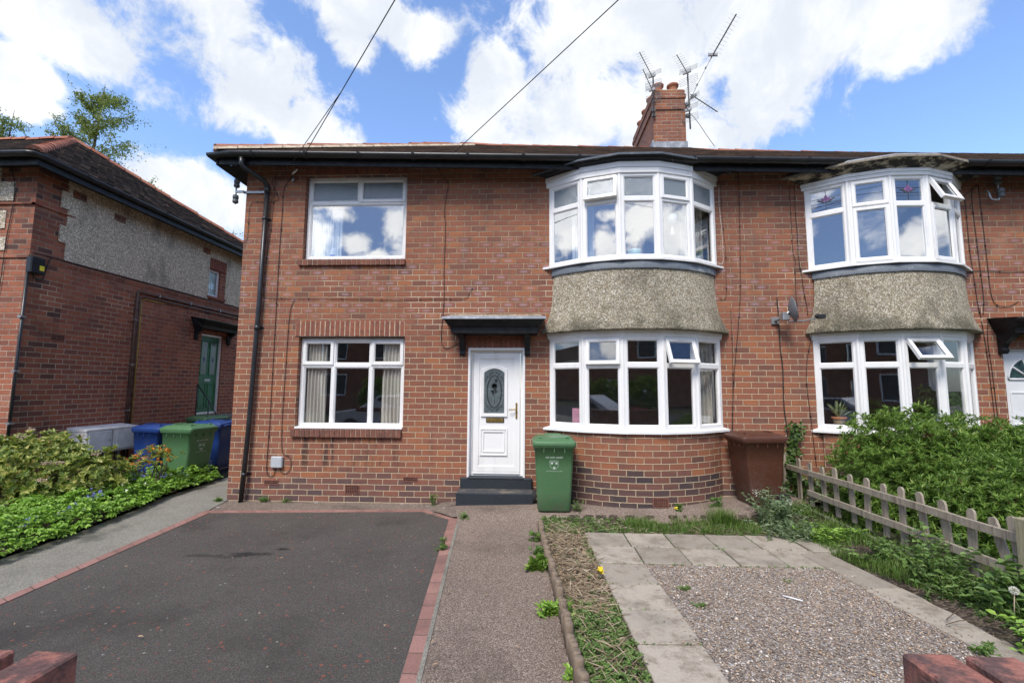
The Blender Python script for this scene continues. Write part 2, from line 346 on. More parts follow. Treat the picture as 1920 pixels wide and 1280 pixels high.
M['turf'] = ground_mat('ground_earth', [(0, (.03, .035, .015)), (.6, (.055, .065, .025)), (1, (.1, .1, .05))], 40, .02)
M['gravel'] = ground_mat('gravel_bed', [(0, (.13, .115, .11)), (.2, (.26, .205, .17)), (.45, (.36, .29, .235)), (.7, (.45, .36, .29)), (.88, (.56, .51, .46)), (1, (.76, .74, .71))], 85, .018, ((.16, .12, .085), .4), 1.3)
M['road'] = ground_mat('road_asphalt', [(0, (.03, .03, .03)), (.6, (.055, .055, .055)), (1, (.1, .1, .1))], 120)
def pebble():
    m, n, b = mat('pebbles'); o = objc(n)
    c = n.ramp(island(n), [(0, (.15, .13, .115)), (.10, (.21, .205, .19)), (.26, (.36, .275, .205)), (.5, (.47, .365, .265)), (.70, (.44, .295, .195)), (.84, (.60, .51, .41)), (.93, (.76, .72, .66)), (1, (.40, .355, .33))])
    c = n.mix(.4, c, n.ramp(n.noise(o, 160, 3), [(.3, (.7, .7, .7)), (.7, (1.2, 1.2, 1.2))]), 'MULTIPLY')
    pset(n, b, Base_Color=c, Roughness=.75, Specular_IOR_Level=.35); return m
M['pebble'] = pebble()
def slabm():
    m, n, b = mat('concrete_slab'); o = objc(n)
    c = n.mix(island(n), (.31, .275, .225), (.47, .41, .335))
    c = n.mix(n.mr(n.noise(o, 6, 9, .72), .46, .66, 0, .8), c, (.22, .18, .135))
    c = n.mix(n.mr(n.noise(o, 1.6, 6, .6), .5, .72, 0, .55), c, (.17, .155, .125))
    c = n.mix(.5, c, n.ramp(n.noise(o, 130, 4), [(.3, (.7, .7, .7)), (.7, (1.2, 1.2, 1.2))]), 'MULTIPLY')
    pset(n, b, Base_Color=c, Roughness=.93, Specular_IOR_Level=.2); bump(n, b, n.m('ADD', n.noise(o, 12, 6), n.noise(o, 150, 3)), .006); return m
M['slab'] = slabm()
M['edging'] = brick_mat('edging_block', plinth=False, pale=False, stack=True, bw=.215, rh=.3, joint=.003, mort=(.11, .09, .075), grime=.25,
    stops=[(0, (.25, .135, .112)), (.5, (.29, .158, .13)), (1, (.325, .182, .152))])

def leafm(name, stops, rough=.45, trans=.28, spec=.45):
    m = bpy.data.materials.new(name); m.use_nodes = True; n = NT(m.node_tree); b = m.node_tree.nodes['Principled BSDF']
    o = objc(n); r = n.m('ADD', n.m('MULTIPLY', island(n), .75), n.m('MULTIPLY', n.noise(o, 2.6, 4), .3))
    c = n.ramp(r, stops)
    pset(n, b, Base_Color=c, Roughness=rough, Specular_IOR_Level=spec)
    tl = n.node('ShaderNodeBsdfTranslucent', {'Color': n.mix(1.0, c, (1.25, 1.35, .6), 'MULTIPLY')}).outputs[0]
    mx = n.node('ShaderNodeMixShader', {0: trans}); n.L(b.outputs[0], mx.inputs[1]); n.L(tl, mx.inputs[2])
    n.L(mx.outputs[0], m.node_tree.nodes['Material Output'].inputs[0])
    return m
M['hedge'] = leafm('hedge_leaf', [(0, (.05, .095, .022)), (.25, (.095, .17, .032)), (.55, (.155, .26, .048)), (.8, (.235, .36, .08)), (.95, (.36, .43, .12)), (1, (.56, .42, .07))])
M['hedge_brown'] = leafm('withered_leaf', [(0, (.06, .03, .015)), (.5, (.14, .065, .03)), (1, (.24, .12, .05))], .7, .1)
M['viburnum'] = leafm('viburnum_leaf', [(0, (.08, .13, .035)), (.3, (.17, .24, .06)), (.6, (.31, .37, .09)), (.85, (.47, .46, .14)), (1, (.48, .32, .14))])
M['cover'] = leafm('geranium_leaf', [(0, (.11, .21, .03)), (.4, (.21, .37, .055)), (.75, (.30, .49, .08)), (1, (.42, .58, .12))], .5)
M['weed'] = leafm('weed_leaf', [(0, (.07, .13, .035)), (.4, (.125, .22, .055)), (.8, (.19, .30, .08)), (1, (.28, .33, .11))], .55)
M['lime_leaf'] = leafm('strawberry_leaf', [(0, (.09, .17, .025)), (.6, (.17, .28, .045)), (1, (.27, .34, .06))], .5)
M['valerian'] = leafm('valerian_leaf', [(0, (.11, .17, .095)), (.5, (.19, .27, .15)), (1, (.30, .37, .22))], .6)
M['grass'] = leafm('grass_blade', [(0, (.06, .12, .02)), (.5, (.11, .20, .035)), (.85, (.18, .26, .06)), (1, (.35, .30, .14))], .5)
M['ivy'] = leafm('ivy_leaf', [(0, (.035, .075, .02)), (.6, (.08, .15, .035)), (1, (.17, .22, .07))], .4)
M['birch'] = leafm('birch_leaf', [(0, (.10, .14, .03)), (.5, (.19, .24, .06)), (1, (.32, .36, .12))], .5, .4)
M['straw'] = leafm('dry_stem', [(0, (.22, .165, .105)), (.4, (.36, .28, .19)), (.8, (.50, .41, .30)), (1, (.62, .54, .42))], .85, .05, .2)
M['dead_leaf'] = leafm('dead_leaf', [(0, (.25, .16, .09)), (.5, (.40, .28, .18)), (1, (.50, .40, .28))], .85, .05, .2)
M['bark'] = plain('bark', (.12, .09, .065), .9, .4, 20, .2, .006, 40)
M['stem'] = plain('green_stem', (.14, .18, .07), .7, .3)
M['orange'] = plain('orange_petal', (.75, .27, .035), .6, .25)
M['yellow'] = plain('yellow_petal', (.80, .62, .03), .6, .15)
M['blue_fl'] = plain('bluebell_petal', (.20, .22, .58), .6, .2)
M['pinkbud'] = plain('dry_flower_head', (.46, .34, .26), .9, .35, 30)
M['whitefl'] = plain('white_petal', (.75, .75, .66), .7, .1)
M['oldwood'] = worn('weathered_grey_wood', (.36, .31, .24), (.16, .13, .10), .45, .72, .9, (9, 9, .8), 3)
M['postwood'] = worn('greenish_post_wood', (.33, .30, .19), (.17, .155, .09), .5, .8, .9, (9, 9, .8), 3)
M['log'] = worn('weathered_log', (.23, .175, .125), (.10, .075, .055), .48, .72, .95, (9, 9, 1.2), 3)
def plas(name, col, rough=.42):
    m, n, b = mat(name); o = objc(n)
    c = n.mix(n.mr(n.noise(n.v('MULTIPLY', o, (1, 1, .45)), 4, 7, .65), .45, .75, 0, .45), col, tuple(.72*x+.035 for x in col))
    c = n.mix(n.mr(n.noise(o, 55, 3), .60, .72, 0, .3), c, (.25, .24, .2))
    c = n.mix(n.m('MULTIPLY', n.mr(n.sep(o)[2], .45, .0), n.mr(n.noise(o, 16, 6, .7), .42, .62, 0, .55)), c, (.13, .115, .09))
    pset(n, b, Base_Color=c, Roughness=n.mr(n.noise(o, 7, 4), .3, .7, rough*.8, rough*1.3), Specular_IOR_Level=.45); bump(n, b, n.noise(o, 320, 2), .0006); return m
M['bin_green'] = plas('green_bin_plastic', (.075, .175, .075))
M['bin_olive'] = plas('dark_green_bin_plastic', (.035, .085, .045))
M['bin_blue'] = plas('blue_bin_plastic', (.012, .045, .20))
M['bin_brown'] = plas('brown_bin_plastic', (.082, .03, .017))
M['print'] = plain('white_print', (.50, .58, .50), .6, .15, 90)
M['rubber'] = plain('rubber', (.015, .015, .016), .75, .2)
M['greydish'] = plain('grey_painted_metal', (.17, .18, .195), .5, .12)
M['galv'] = plain('galvanised_metal', (.36, .37, .38), .45, .15, 12, metal=.6)
M['alu'] = plain('dull_aluminium', (.33, .34, .35), .5, .2, 12)
M['aluminium_dark'] = plain('sooty_aluminium', (.09, .09, .092), .6, .3)
M['cable'] = plain('black_cable', (.022, .018, .017), .6, .3)
M['cable_brown'] = plain('brown_cable', (.055, .034, .028), .7, .3)
M['cable_pale'] = plain('pale_cable', (.55, .47, .42), .7, .15)
M['pipe_brown'] = plain('brown_conduit', (.10, .055, .04), .5, .25)
M['gaspipe'] = plain('yellow_gas_pipe', (.50, .34, .05), .5, .15)
M['greydoor'] = plain('grey_box_plastic', (.44, .46, .48), .5, .06)
M['meter'] = plain('chalky_white_box', (.82, .81, .79), .6, .1, 8)
M['greenpaint'] = plain('green_door_paint', (.006, .135, .045), .5, .15, 8)
M['teal'] = plain('leaded_door_glass', (.035, .075, .075), .3, .5, 22)
M['porcelain'] = plain('grey_insulator', (.11, .12, .125), .45, .2)
M['pinkbag'] = plain('pink_gift_bag', (.62, .28, .38), .5, .12, 18)
M['mint'] = plain('mint_pot', (.55, .74, .70), .4, .05)
M['terracotta'] = plain('terracotta_pot', (.42, .17, .08), .8, .15)
M['jute'] = plain('woven_pot', (.45, .36, .22), .9, .2, 60)
M['variegated'] = leafm('variegated_leaf', [(0, (.10, .17, .07)), (.5, (.24, .30, .13)), (1, (.45, .47, .25))], .4)
M['white'] = plain('white_plastic', (.78, .79, .80), .4, .04)
M['bluecap'] = plain('blue_cap', (.05, .1, .4), .4, .1)
M['paintwhite'] = plain('white_door_paint', (.72, .73, .74), .35, .04)
M['gold'] = plain('gold_numeral', (.55, .40, .16), .4, .15, metal=.6)
M['yellowlabel'] = plain('yellow_sticker', (.8, .68, .03), .5, .05)
M['air'] = plain('terracotta_grille', (.19, .075, .052), .85, .25, 20)
M['dark'] = plain('near_black', (.008, .007, .007), .95, .2)

def tilem(name, stops):
    m, n, b = mat(name); o = objc(n); c = n.ramp(island(n), stops)
    c = n.mix(n.mr(n.noise(o, 2.5, 7, .68), .42, .68, 0, .6), c, (.05, .045, .04))
    c = n.mix(n.mr(n.noise(o, 7, 6, .7), .60, .70, 0, .5), c, (.20, .19, .16))
    c = n.mix(.5, c, n.ramp(n.noise(o, 60, 4), [(.3, (.6, .6, .6)), (.7, (1.3, 1.3, 1.3))]), 'MULTIPLY')
    pset(n, b, Base_Color=c, Roughness=.92, Specular_IOR_Level=.2); bump(n, b, n.noise(o, 60, 4), .006); return m
M['tile'] = tilem('clay_roof_tile', [(0, (.085, .06, .045)), (.5, (.15, .105, .078)), (.85, (.19, .125, .09)), (1, (.24, .15, .105))])
M['tile_dark'] = tilem('sooty_roof_tile', [(0, (.06, .05, .045)), (.4, (.10, .08, .068)), (.8, (.14, .105, .085)), (.95, (.21, .14, .105)), (1, (.28, .18, .135))])

# ---------------------------------------------------------------- geometry helpers
V = Vector
I4 = Matrix.Identity(4)
class MB:
    def __init__(s): s.v = []; s.f = []; s.mi = []; s.uv = []; s.sm = []
    def face(s, pts, uv=None, mi=0, sm=False):
        i = len(s.v); s.v += [tuple(p) for p in pts]; s.f.append(tuple(range(i, i+len(pts)))); s.mi.append(mi); s.sm.append(sm); s.uv.append(uv)
    def mesh(s, verts, faces, mi=0, sm=False, uvs=None):
        i = len(s.v); s.v += [tuple(p) for p in verts]
        for k, f in enumerate(faces):
            s.f.append(tuple(i+j for j in f)); s.mi.append(mi); s.sm.append(sm); s.uv.append(uvs[k] if uvs else None)
    def box(s, a, b, m=I4, mi=0, bev=0.0):
        x0, y0, z0 = a; x1, y1, z1 = b
        if bev <= 0:
            P = [m @ V(p) for p in ((x0,y0,z0),(x1,y0,z0),(x1,y1,z0),(x0,y1,z0),(x0,y0,z1),(x1,y0,z1),(x1,y1,z1),(x0,y1,z1))]
            s.mesh(P, [(0,3,2,1),(4,5,6,7),(0,1,5,4),(1,2,6,5),(2,3,7,6),(3,0,4,7)], mi)
        else:       # chamfered box
            e = bev; P = []; idx = {}
            for sx in (0, 1):
                for sy in (0, 1):
                    for sz in (0, 1):
                        c = (x1 if sx else x0, y1 if sy else y0, z1 if sz else z0); ins = (-e if sx else e, -e if sy else e, -e if sz else e)
                        for ax in range(3):
                            q = [c[k] + (0 if k == ax else ins[k]) for k in range(3)]
                            idx[(sx, sy, sz, ax)] = len(P); P.append(m @ V(q))
            F = []
            for ax in range(3):
                o = [k for k in range(3) if k != ax]
                for sd in (0, 1):
                    L = []
                    for (a1, b1) in ((0,0),(1,0),(1,1),(0,1)):
                        k = [0,0,0]; k[ax] = sd; k[o[0]] = a1; k[o[1]] = b1; L.append(idx[(*k, ax)])
                    F.append(L)
                for (a1, b1) in ((0,0),(1,0),(1,1),(0,1)):
                    L = []
                    for sd in (0, 1):
                        k = [0,0,0]; k[ax] = sd; k[o[0]] = a1; k[o[1]] = b1
                        L.append((idx[(*k, o[0])], idx[(*k, o[1])]))
                    F.append([L[0][0], L[0][1], L[1][1], L[1][0]])
            for sx in (0,1):
                for sy in (0,1):
                    for sz in (0,1): F.append([idx[(sx,sy,sz,k)] for k in range(3)])
            cen = m @ V(((x0+x1)/2, (y0+y1)/2, (z0+z1)/2)); G = []
            for f in F:
                nn = (P[f[1]]-P[f[0]]).cross(P[f[2]]-P[f[0]]); cc = sum((P[i] for i in f), V())/len(f)
                G.append(f if nn.dot(cc-cen) > 0 else f[::-1])
            s.mesh(P, G, mi)
    def tube(s, pts, r, n=6, mi=0, caps=True, sm=True):
        pts = [V(p) for p in pts]; k = len(pts)
        rr = r if isinstance(r, (list, tuple)) else [r]*k
        P = []; up = None
        for i, p in enumerate(pts):
            d = (pts[min(i+1, k-1)] - pts[max(i-1, 0)])
            if d.length < 1e-9: d = V((0,0,1))
            d.normalize()
            if up is None: up = V((0,0,1)) if abs(d.z) < .9 else V((1,0,0))
            a = d.cross(up)
            if a.length < 1e-6: a = d.orthogonal()
            a.normalize(); b = a.cross(d); up = b
            for j in range(n):
                t_ = 2*math.pi*j/n; P.append(p + (a*math.cos(t_) + b*math.sin(t_))*rr[i])
        F = [(i*n+j, i*n+(j+1) % n, (i+1)*n+(j+1) % n, (i+1)*n+j) for i in range(k-1) for j in range(n)]
        if caps: F += [tuple(range(n))[::-1], tuple(range((k-1)*n, k*n))]
        s.mesh(P, F, mi, sm)
    def lathe(s, prof, m=I4, n=20, mi=0, sm=True):
        P = []
        for (r, z) in prof:
            for j in range(n):
                a = 2*math.pi*j/n; P.append(m @ V((r*math.cos(a), r*math.sin(a), z)))
        k = len(prof)
        F = [(i*n+j, i*n+(j+1) % n, (i+1)*n+(j+1) % n, (i+1)*n+j) for i in range(k-1) for j in range(n)]
        F += [tuple(range(n))[::-1], tuple(range((k-1)*n, k*n))]
        s.mesh(P, F, mi, sm)
    def prism(s, poly, h0, h1, m=I4, mi=0):      # poly in local xy, extruded along local z
        k = len(poly); P = [m @ V((x, y, h0)) for x, y in poly] + [m @ V((x, y, h1)) for x, y in poly]
        F = [tuple(range(k))[::-1], tuple(range(k, 2*k))] + [(i, (i+1) % k, k+(i+1) % k, k+i) for i in range(k)]
        s.mesh(P, F, mi)
    def loft(s, rows, mi=0, sm=False, uvs=None, closed=False):
        n = len(rows[0]); P = [p for r in rows for p in r]; F = []; U = []
        for i in range(len(rows)-1):
            for j in range(n if closed else n-1):
                j2 = (j+1) % n
                F.append((i*n+j, i*n+j2, (i+1)*n+j2, (i+1)*n+j))
                if uvs: U.append([uvs[i][j], uvs[i][j2], uvs[i+1][j2], uvs[i+1][j]])
        s.mesh(P, F, mi, sm, U if uvs else None)
    def build(s, name, mats, parent=None, kind=None, bevel=0.0):
        me = bpy.data.meshes.new(name); me.from_pydata(s.v, [], s.f)
        mats = mats if isinstance(mats, (list, tuple)) else [mats]
        for q in mats: me.materials.append(M[q] if isinstance(q, str) else q)
        me.polygons.foreach_set('material_index', s.mi); me.polygons.foreach_set('use_smooth', s.sm)
        ul = me.uv_layers.new(name='UVMap').data; k = 0; buf = []
        for f, uv in zip(s.f, s.uv):
            if uv is None:
                a, b, c = V(s.v[f[0]]), V(s.v[f[1]]), V(s.v[f[2]]); nn = (b-a).cross(c-a); ax, ay, az = abs(nn.x), abs(nn.y), abs(nn.z)
                for i in f:
                    x, y, z = s.v[i]
                    buf += (x, y) if (az > ax and az > ay) else ((x, z) if ay >= ax else (y, z))
            else:
                for q in uv: buf += q
        ul.foreach_set('uv', buf); me.validate(); me.update()
        o = bpy.data.objects.new(name, me); COL.objects.link(o)
        if parent is not None:
            o.parent = parent
            if parent.type == 'EMPTY': o.location = -parent.location
        if kind: o['kind'] = kind
        return o

def tag(o, label, cat, group=None, kind=None):
    if label: o['label'] = label
    if cat: o['category'] = cat
    if group: o['group'] = group
    if kind: o['kind'] = kind
    return o
def thing(name, loc, label, cat, group=None):
    o = bpy.data.objects.new(name, None); o.empty_display_size = .2; COL.objects.link(o); o.location = loc
    return tag(o, label, cat, group)
def copy_tree(o, parent=None):
    c = o.copy(); COL.objects.link(c); c.parent = parent
    for ch in list(o.children): copy_tree(ch, c)
    return c
def frame_m(P, d):          # local (u along d, v up, w outwards) -> world
    d = V((d[0], d[1], 0)).normalized(); n = V((d.y, -d.x, 0))
    return Matrix(((d.x, 0, n.x, P[0]), (d.y, 0, n.y, P[1]), (0, 1, 0, P[2]), (0, 0, 0, 1)))
def ring(mb, m, u0, u1, v0, v1, wd, b0, b1, ch=.012, mi=0):
    # mitred rectangular bar frame with a chamfered inner edge
    prof = [(0, b0), (0, b1-.004), (.004, b1), (wd-ch, b1), (wd, b1-ch), (wd, b0)]
    rows = []
    for (i, w) in prof: rows.append([m @ V((u0+i, v0+i, w)), m @ V((u1-i, v0+i, w)), m @ V((u1-i, v1-i, w)), m @ V((u0+i, v1-i, w))])
    rows.append(rows[0])
    mb.loft(rows, mi, False, None, True)
def barb(mb, m, u0, u1, v0, v1, b0, b1, mi=0, bev=.005): mb.box((u0, v0, b0), (u1, v1, b1), m, mi, bev)
def pane(win, m, u0, u1, v0, v1, w, mt='glass'):
    p = MB(); p.box((u0, v0, w-.004), (u1, v1, w+.004), m); ring(p, m, u0+.001, u1-.001, v0+.001, v1-.001, .009, w+.0045, w+.0085, .002, 1); return p.build('pane', [mt, 'rubber'], win)
def casement(win, m, u0, u1, v0, v1, mt='glass', open_=0.0, wd=.055, w0=.0, th=.07, pw=None):
    # outward, top-hung sash sitting proud of the frame; angle in radians
    mm = m @ Matrix.Translation(V((0, v1, w0))) @ Matrix.Rotation(-open_, 4, 'X') @ Matrix.Translation(V((0, -v1, -w0)))
    c = MB(); ring(c, mm, u0, u1, v0, v1, wd, w0-.03, w0+.018, .016); o = c.build('casement', 'upvc', win)
    pane(win, mm, u0+wd-.008, u1-wd+.008, v0+wd-.008, v1-wd+.008, w0-.012, mt)
    return mm
def ivec(*a): return V(a)

def wall_grid(mb, xs, zs, holes, m=I4, mi=0, y=0.0):
    for i in range(len(xs)-1):
        for j in range(len(zs)-1):
            cx, cz = (xs[i]+xs[i+1])/2, (zs[j]+zs[j+1])/2
            if any(a < cx < b and c < cz < d for a, b, c, d in holes): continue
            q = [(xs[i], zs[j]), (xs[i+1], zs[j]), (xs[i+1], zs[j+1]), (xs[i], zs[j+1])]
            mb.face([m @ V((x, y, z)) for x, z in q], q, mi)
def reveal(mb, a, b, c, d, depth, m=I4, mi=0, bottom=True):
    P = lambda x, y, z: m @ V((x, y, z))
    mb.face([P(a,0,c), P(a,0,d), P(a,depth,d), P(a,depth,c)], [(0,c),(0,d),(depth,d),(depth,c)], mi)
    mb.face([P(b,depth,c), P(b,depth,d), P(b,0,d), P(b,0,c)], [(depth,c),(depth,d),(0,d),(0,c)], mi)
    mb.face([P(a,depth,d), P(a,0,d), P(b,0,d), P(b,depth,d)], [(a,depth),(a,0),(b,0),(b,depth)], mi)
    if bottom: mb.face([P(a,0,c), P(a,depth,c), P(b,depth,c), P(b,0,c)], [(a,0),(a,depth),(b,depth),(b,0)], mi)
def brick_row(mb, x0, x1, z0, z1, y0, y1, w=.0765, jit=.004, m=I4, gap=.009):
    n = max(1, round((x1-x0)/w)); w = (x1-x0)/n
    for i in range(n):
        j = [rnd.uniform(-jit, jit) for _ in range(3)]
        mb.box((x0+i*w+gap/2+j[0]*.4, y0+j[1], z0+j[2]*.6), (x0+(i+1)*w-gap/2, y1, z1+j[2]*.5), m, 0, .004)
def airbrick(parent, x0, x1, z0, z1, nx, nz, m=I4):
    a = MB(); fr = .014; cw = (x1-x0-2*fr)/nx; chh = (z1-z0-2*fr)/nz
    a.box((x0, -.008, z0), (x1, .0, z0+fr), m); a.box((x0, -.008, z1-fr), (x1, .0, z1), m)
    a.box((x0, -.008, z0+fr), (x0+fr, .0, z1-fr), m); a.box((x1-fr, -.008, z0+fr), (x1, .0, z1-fr), m)
    for i in range(nx-1): a.box((x0+fr+(i+1)*cw-.003, -.0065, z0+fr), (x0+fr+(i+1)*cw+.003, -.001, z1-fr), m)
    for i in range(nz-1): a.box((x0+fr, -.006, z0+fr+(i+1)*chh-.003), (x1-fr, -.001, z0+fr+(i+1)*chh+.003), m)
    o = a.build('air_brick', 'air', parent)
    g = MB(); g.box((x0+fr, -.003, z0+fr), (x1-fr, -.0005, z1-fr), m); g.build('hole_shade', 'dark', o)  # solid black slab behind the bars, painted to stand for shade in the holes
def spline(pts, n=5):
    pts = [V(p) for p in pts]; out = []
    for i in range(len(pts)-1):
        p0 = pts[max(i-1, 0)]; p1 = pts[i]; p2 = pts[i+1]; p3 = pts[min(i+2, len(pts)-1)]
        for k in range(n):
            t_ = k/n
            out.append(.5*((2*p1) + (p2-p0)*t_ + (2*p0-5*p1+4*p2-p3)*t_**2 + (3*p1-p0-3*p2+p3)*t_**3))
    out.append(pts[-1]); return out
def wall_cable(parent, pts, r=.0055, mt='cable', y=-.012, n=4):
    c = MB(); c.tube(spline([(x, y, z) for x, z in pts], n), r, 5)
    P = spline([(x, y, z) for x, z in pts], n)
    acc = 0
    for a, b in zip(P, P[1:]):
        acc += (b-a).length
        if acc > .42: acc = 0; c.box((b.x-.008, -.022, b.z-.006), (b.x+.008, -.001, b.z+.006))
    return c.build('wall_cable', mt, parent)

def gutz(x): return 5.25 - .0297*(x+4.85)
def ridgez(x): return 7.44 - .042*(x+1.4)
def slope_box(mb, x0, x1, fz, y0, y1, a, b, mi=0):
    # bar along x that follows the falling eaves line: heights fz(x)+a .. fz(x)+b
    P = [(x0,y0,fz(x0)+a),(x1,y0,fz(x1)+a),(x1,y1,fz(x1)+a),(x0,y1,fz(x0)+a),(x0,y0,fz(x0)+b),(x1,y0,fz(x1)+b),(x1,y1,fz(x1)+b),(x0,y1,fz(x0)+b)]
    mb.mesh(P, [(0,3,2,1),(4,5,6,7),(0,1,5,4),(1,2,6,5),(2,3,7,6),(3,0,4,7)], mi)
def gutter_along(mb, pts, r=.064):
    # half-round gutter swept along pts (its top-centre line), open above
    rows = []; k = len(pts)
    for i, p in enumerate(pts):
        p = V(p); d = V(pts[min(i+1, k-1)]) - V(pts[max(i-1, 0)]); d.normalize(); a = d.cross(V((0, 0, 1))).normalized()
        row = []
        for rr, rev in ((r, False), (r-.006, True)):
            an = [math.pi*j/9 for j in range(10)]
            if rev: an = an[::-1]
            for q in an: row.append(p + a*math.cos(q)*rr - V((0, 0, 1))*math.sin(q)*rr*1.15)
        rows.append(row)
    mb.loft(rows, 0, True, None, True)
    for row in (rows[0][::-1], rows[-1]): mb.face(row[:10] if row is rows[-1] else row[10:], None, 0)
def ridge_tiles(mb, a, b, n, r=.115, off=.02):
    a, b = V(a), V(b); d = (b-a)/n; u = d.normalized(); s_ = u.cross(V((0,0,1))).normalized(); up = s_.cross(u)
    for i in range(n):
        p0 = a + d*i + up*rnd.uniform(0, off); p1 = p0 + d*1.03; r0 = r*1.08; r1 = r*.94; rows = []
        for p, rr in ((p0, r0), (p1, r1)):
            rows.append([p + s_*math.cos(q)*rr + up*(math.sin(q)*rr*.8 - .03) for q in [math.pi*k/8 for k in range(9)]])
        mb.loft(rows, 0, True)
        mb.face(rows[0][::-1]); mb.face(rows[1])

# ---------------------------------------------------------------- ground
def hz(x, y):
    """height of the ground in front of the houses (it rises a little towards the walls on the right)"""
    rise = np.interp(x, [-1.5, -1.0, 0, 1.5, 2.8, 3.3, 4.2], [0, .06, .09, .115, .16, .19, .2])
    s = np.clip((y+1.15)/.75, 0, 1); s = s*s*(3-2*s)
    side = np.interp(x, [3.05, 3.6], [0, .14]) if x > 3.05 else 0
    return float(max(rise*s, side))
def inpoly(x, y, P):
    c = False; n = len(P)
    for i in range(n):
        (x0, y0), (x1, y1) = P[i], P[(i+1) % n]
        if (y0 > y) != (y1 > y) and x < (x1-x0)*(y-y0)/(y1-y0)+x0: c = not c
    return c
def sheet(name, rows, dz, mt, kind='structure', rough=0.0, nx=24, skirt=.0):
    """ground sheet: rows = [(y, x_left, x_right)] from back to front, following hz"""
    rr = []; full = []
    for (a, b) in zip(rows, rows[1:]):
        k = max(1, int(abs(a[0]-b[0])/.12))
        for i in range(k): t_ = i/k; full.append(tuple(a[q]*(1-t_)+b[q]*t_ for q in range(3)))
    full.append(rows[-1])
    for (y, x0, x1) in full:
        rr.append([V((x0+(x1-x0)*j/nx, y, hz(x0+(x1-x0)*j/nx, y)+dz+rnd.uniform(0, rough))) for j in range(nx+1)])
    mb = MB(); mb.loft(rr[::-1], 0, True); return mb.build(name, mt, None, kind)

g = MB()
g.face([(-400,-400,-.08),(400,-400,-.08),(400,400,-.08),(-400,400,-.08)]); g.build('ground', 'turf', None, 'structure')
# tarmac drive
TO = [(-4.05,-5.75),(-4.235,-3.2),(-4.45,-.6),(-1.45,-.37),(-.96,-.76),(-.67,-4.05),(-.54,-5.75)]
TI = [(-3.945,-5.75),(-4.135,-3.25),(-4.32,-.71),(-1.485,-.475),(-1.06,-.82),(-.765,-4.05),(-.635,-5.75)]
def fan(name, poly, z, mt):
    mb = MB(); mb.face([(x, y, z) for x, y in poly], [(x, y) for x, y in poly]); return mb.build(name, mt, None, 'structure')
fan('driveway', TI[::-1] if False else [TI[0], TI[6], TI[5], TI[4], TI[3], TI[2], TI[1]], .003, 'tarmac')
ed = MB(); acc = 0
for i in range(6):
    L = (V((*TO[i+1], 0))-V((*TO[i], 0))).length
    o0, o1, i0, i1 = TO[i], TO[i+1], TI[i], TI[i+1]; z = .010
    uv = [(acc, .05), (acc+L, .05), (acc+L, .17), (acc, .17)]; acc += L
    ed.face([(*o0, z), (*o1, z), (*i1, z), (*i0, z)][::-1], uv[::-1])
    ed.face([(*o0, -.05), (*o1, -.05), (*o1, z), (*o0, z)], None)
    ed.face([(*i1, -.05), (*i0, -.05), (*i0, z), (*i1, z)], None)
ed.build('driveway_edging', 'edging', None, 'structure')
jm = MB()
for i in (4, 5): jm.face([(TO[i][0], TO[i][1], .0105), (TO[i][0]+.032, TO[i][1]-.01, .0085), (TO[i+1][0]+.03, TO[i+1][1]-.01, .0085), (TO[i+1][0], TO[i+1][1], .0105)][::-1])
jm.build('path_joint', 'concrete', None, 'structure')
# apron along the wall left of the door, side path, front path, soil bed
sheet('wall_apron', [(.0,-4.62,-1.0),(-.2,-4.62,-1.0),(-.345,-4.48,-1.40),(-.62,-4.44,-1.25)], -.010, 'apron', rough=.006)
sheet('apron_corner', [(-.30,-1.55,-.9),(-.42,-1.42,-.9),(-.60,-1.22,-.9),(-.78,-1.02,-.86)], -.001, 'apron', rough=.004, nx=8)
sheet('side_path', [(9.0,-5.9,-4.55),(1.46,-5.67,-4.55),(0,-5.62,-4.55),(-.6,-5.45,-4.43),(-1.42,-5.30,-4.37),(-2.42,-5.22,-4.22),(-5.75,-5.0,-3.98)], .002, 'concrete', rough=.003)
sheet('front_path', [(.12,-1.05,4.3),(-.35,-1.05,4.0),(-.62,-1.0,3.2),(-.78,-.955,2.9),(-.92,-.945,1.6)], .001, 'aggregate', rough=.003, nx=50)
sheet('garden_path', [(-.92,-.945,.11),(-1.5,-.90,.13),(-2.72,-.795,.21),(-4.0,-.67,.29),(-5.8,-.53,.40)], .001, 'aggregate', rough=.003)
sheet('soil_bed', [(-.72,.13,3.58),(-.95,.10,3.58),(-1.5,.13,3.58),(-2.72,.21,3.58),(-4.0,.29,3.6),(-5.75,.40,3.7)], -.004, 'soil', rough=.012, nx=60)
sheet('left_bed', [(1.6,-8.0,-5.66),(0,-8.0,-5.62),(-.6,-9.0,-5.44),(-1.42,-9.0,-5.29),(-2.42,-9.0,-5.21),(-5.75,-9.0,-4.98)], .03, 'soil', rough=.02)
g = MB(); g.face([(3.55,-5.75,.10),(14,-5.75,.10),(14,.0,.16),(3.55,.0,.16)]); g.build('next_garden', 'turf', None, 'structure')
g = MB(); g.face([(-60,-8.6,-.03),(60,-8.6,-.03),(60,-5.8,-.03),(-60,-5.8,-.03)]); g.build('pavement', 'concrete', None, 'structure')
g = MB(); g.box((-60,-8.75,-.3),(60,-8.6,-.028)); g.build('kerb', 'concrete', None, 'structure')
g = MB(); g.face([(-60,-15.5,-.075),(60,-15.5,-.075),(60,-8.75,-.075),(-60,-8.75,-.075)]); g.build('road', 'road', None, 'structure')
# kerb strip under the fence
g = MB(); g.box((3.57,-5.7,.0),(3.60,-.1,.17), I4, 0, .006); g.build('fence_kerb', 'concrete', None, 'structure')
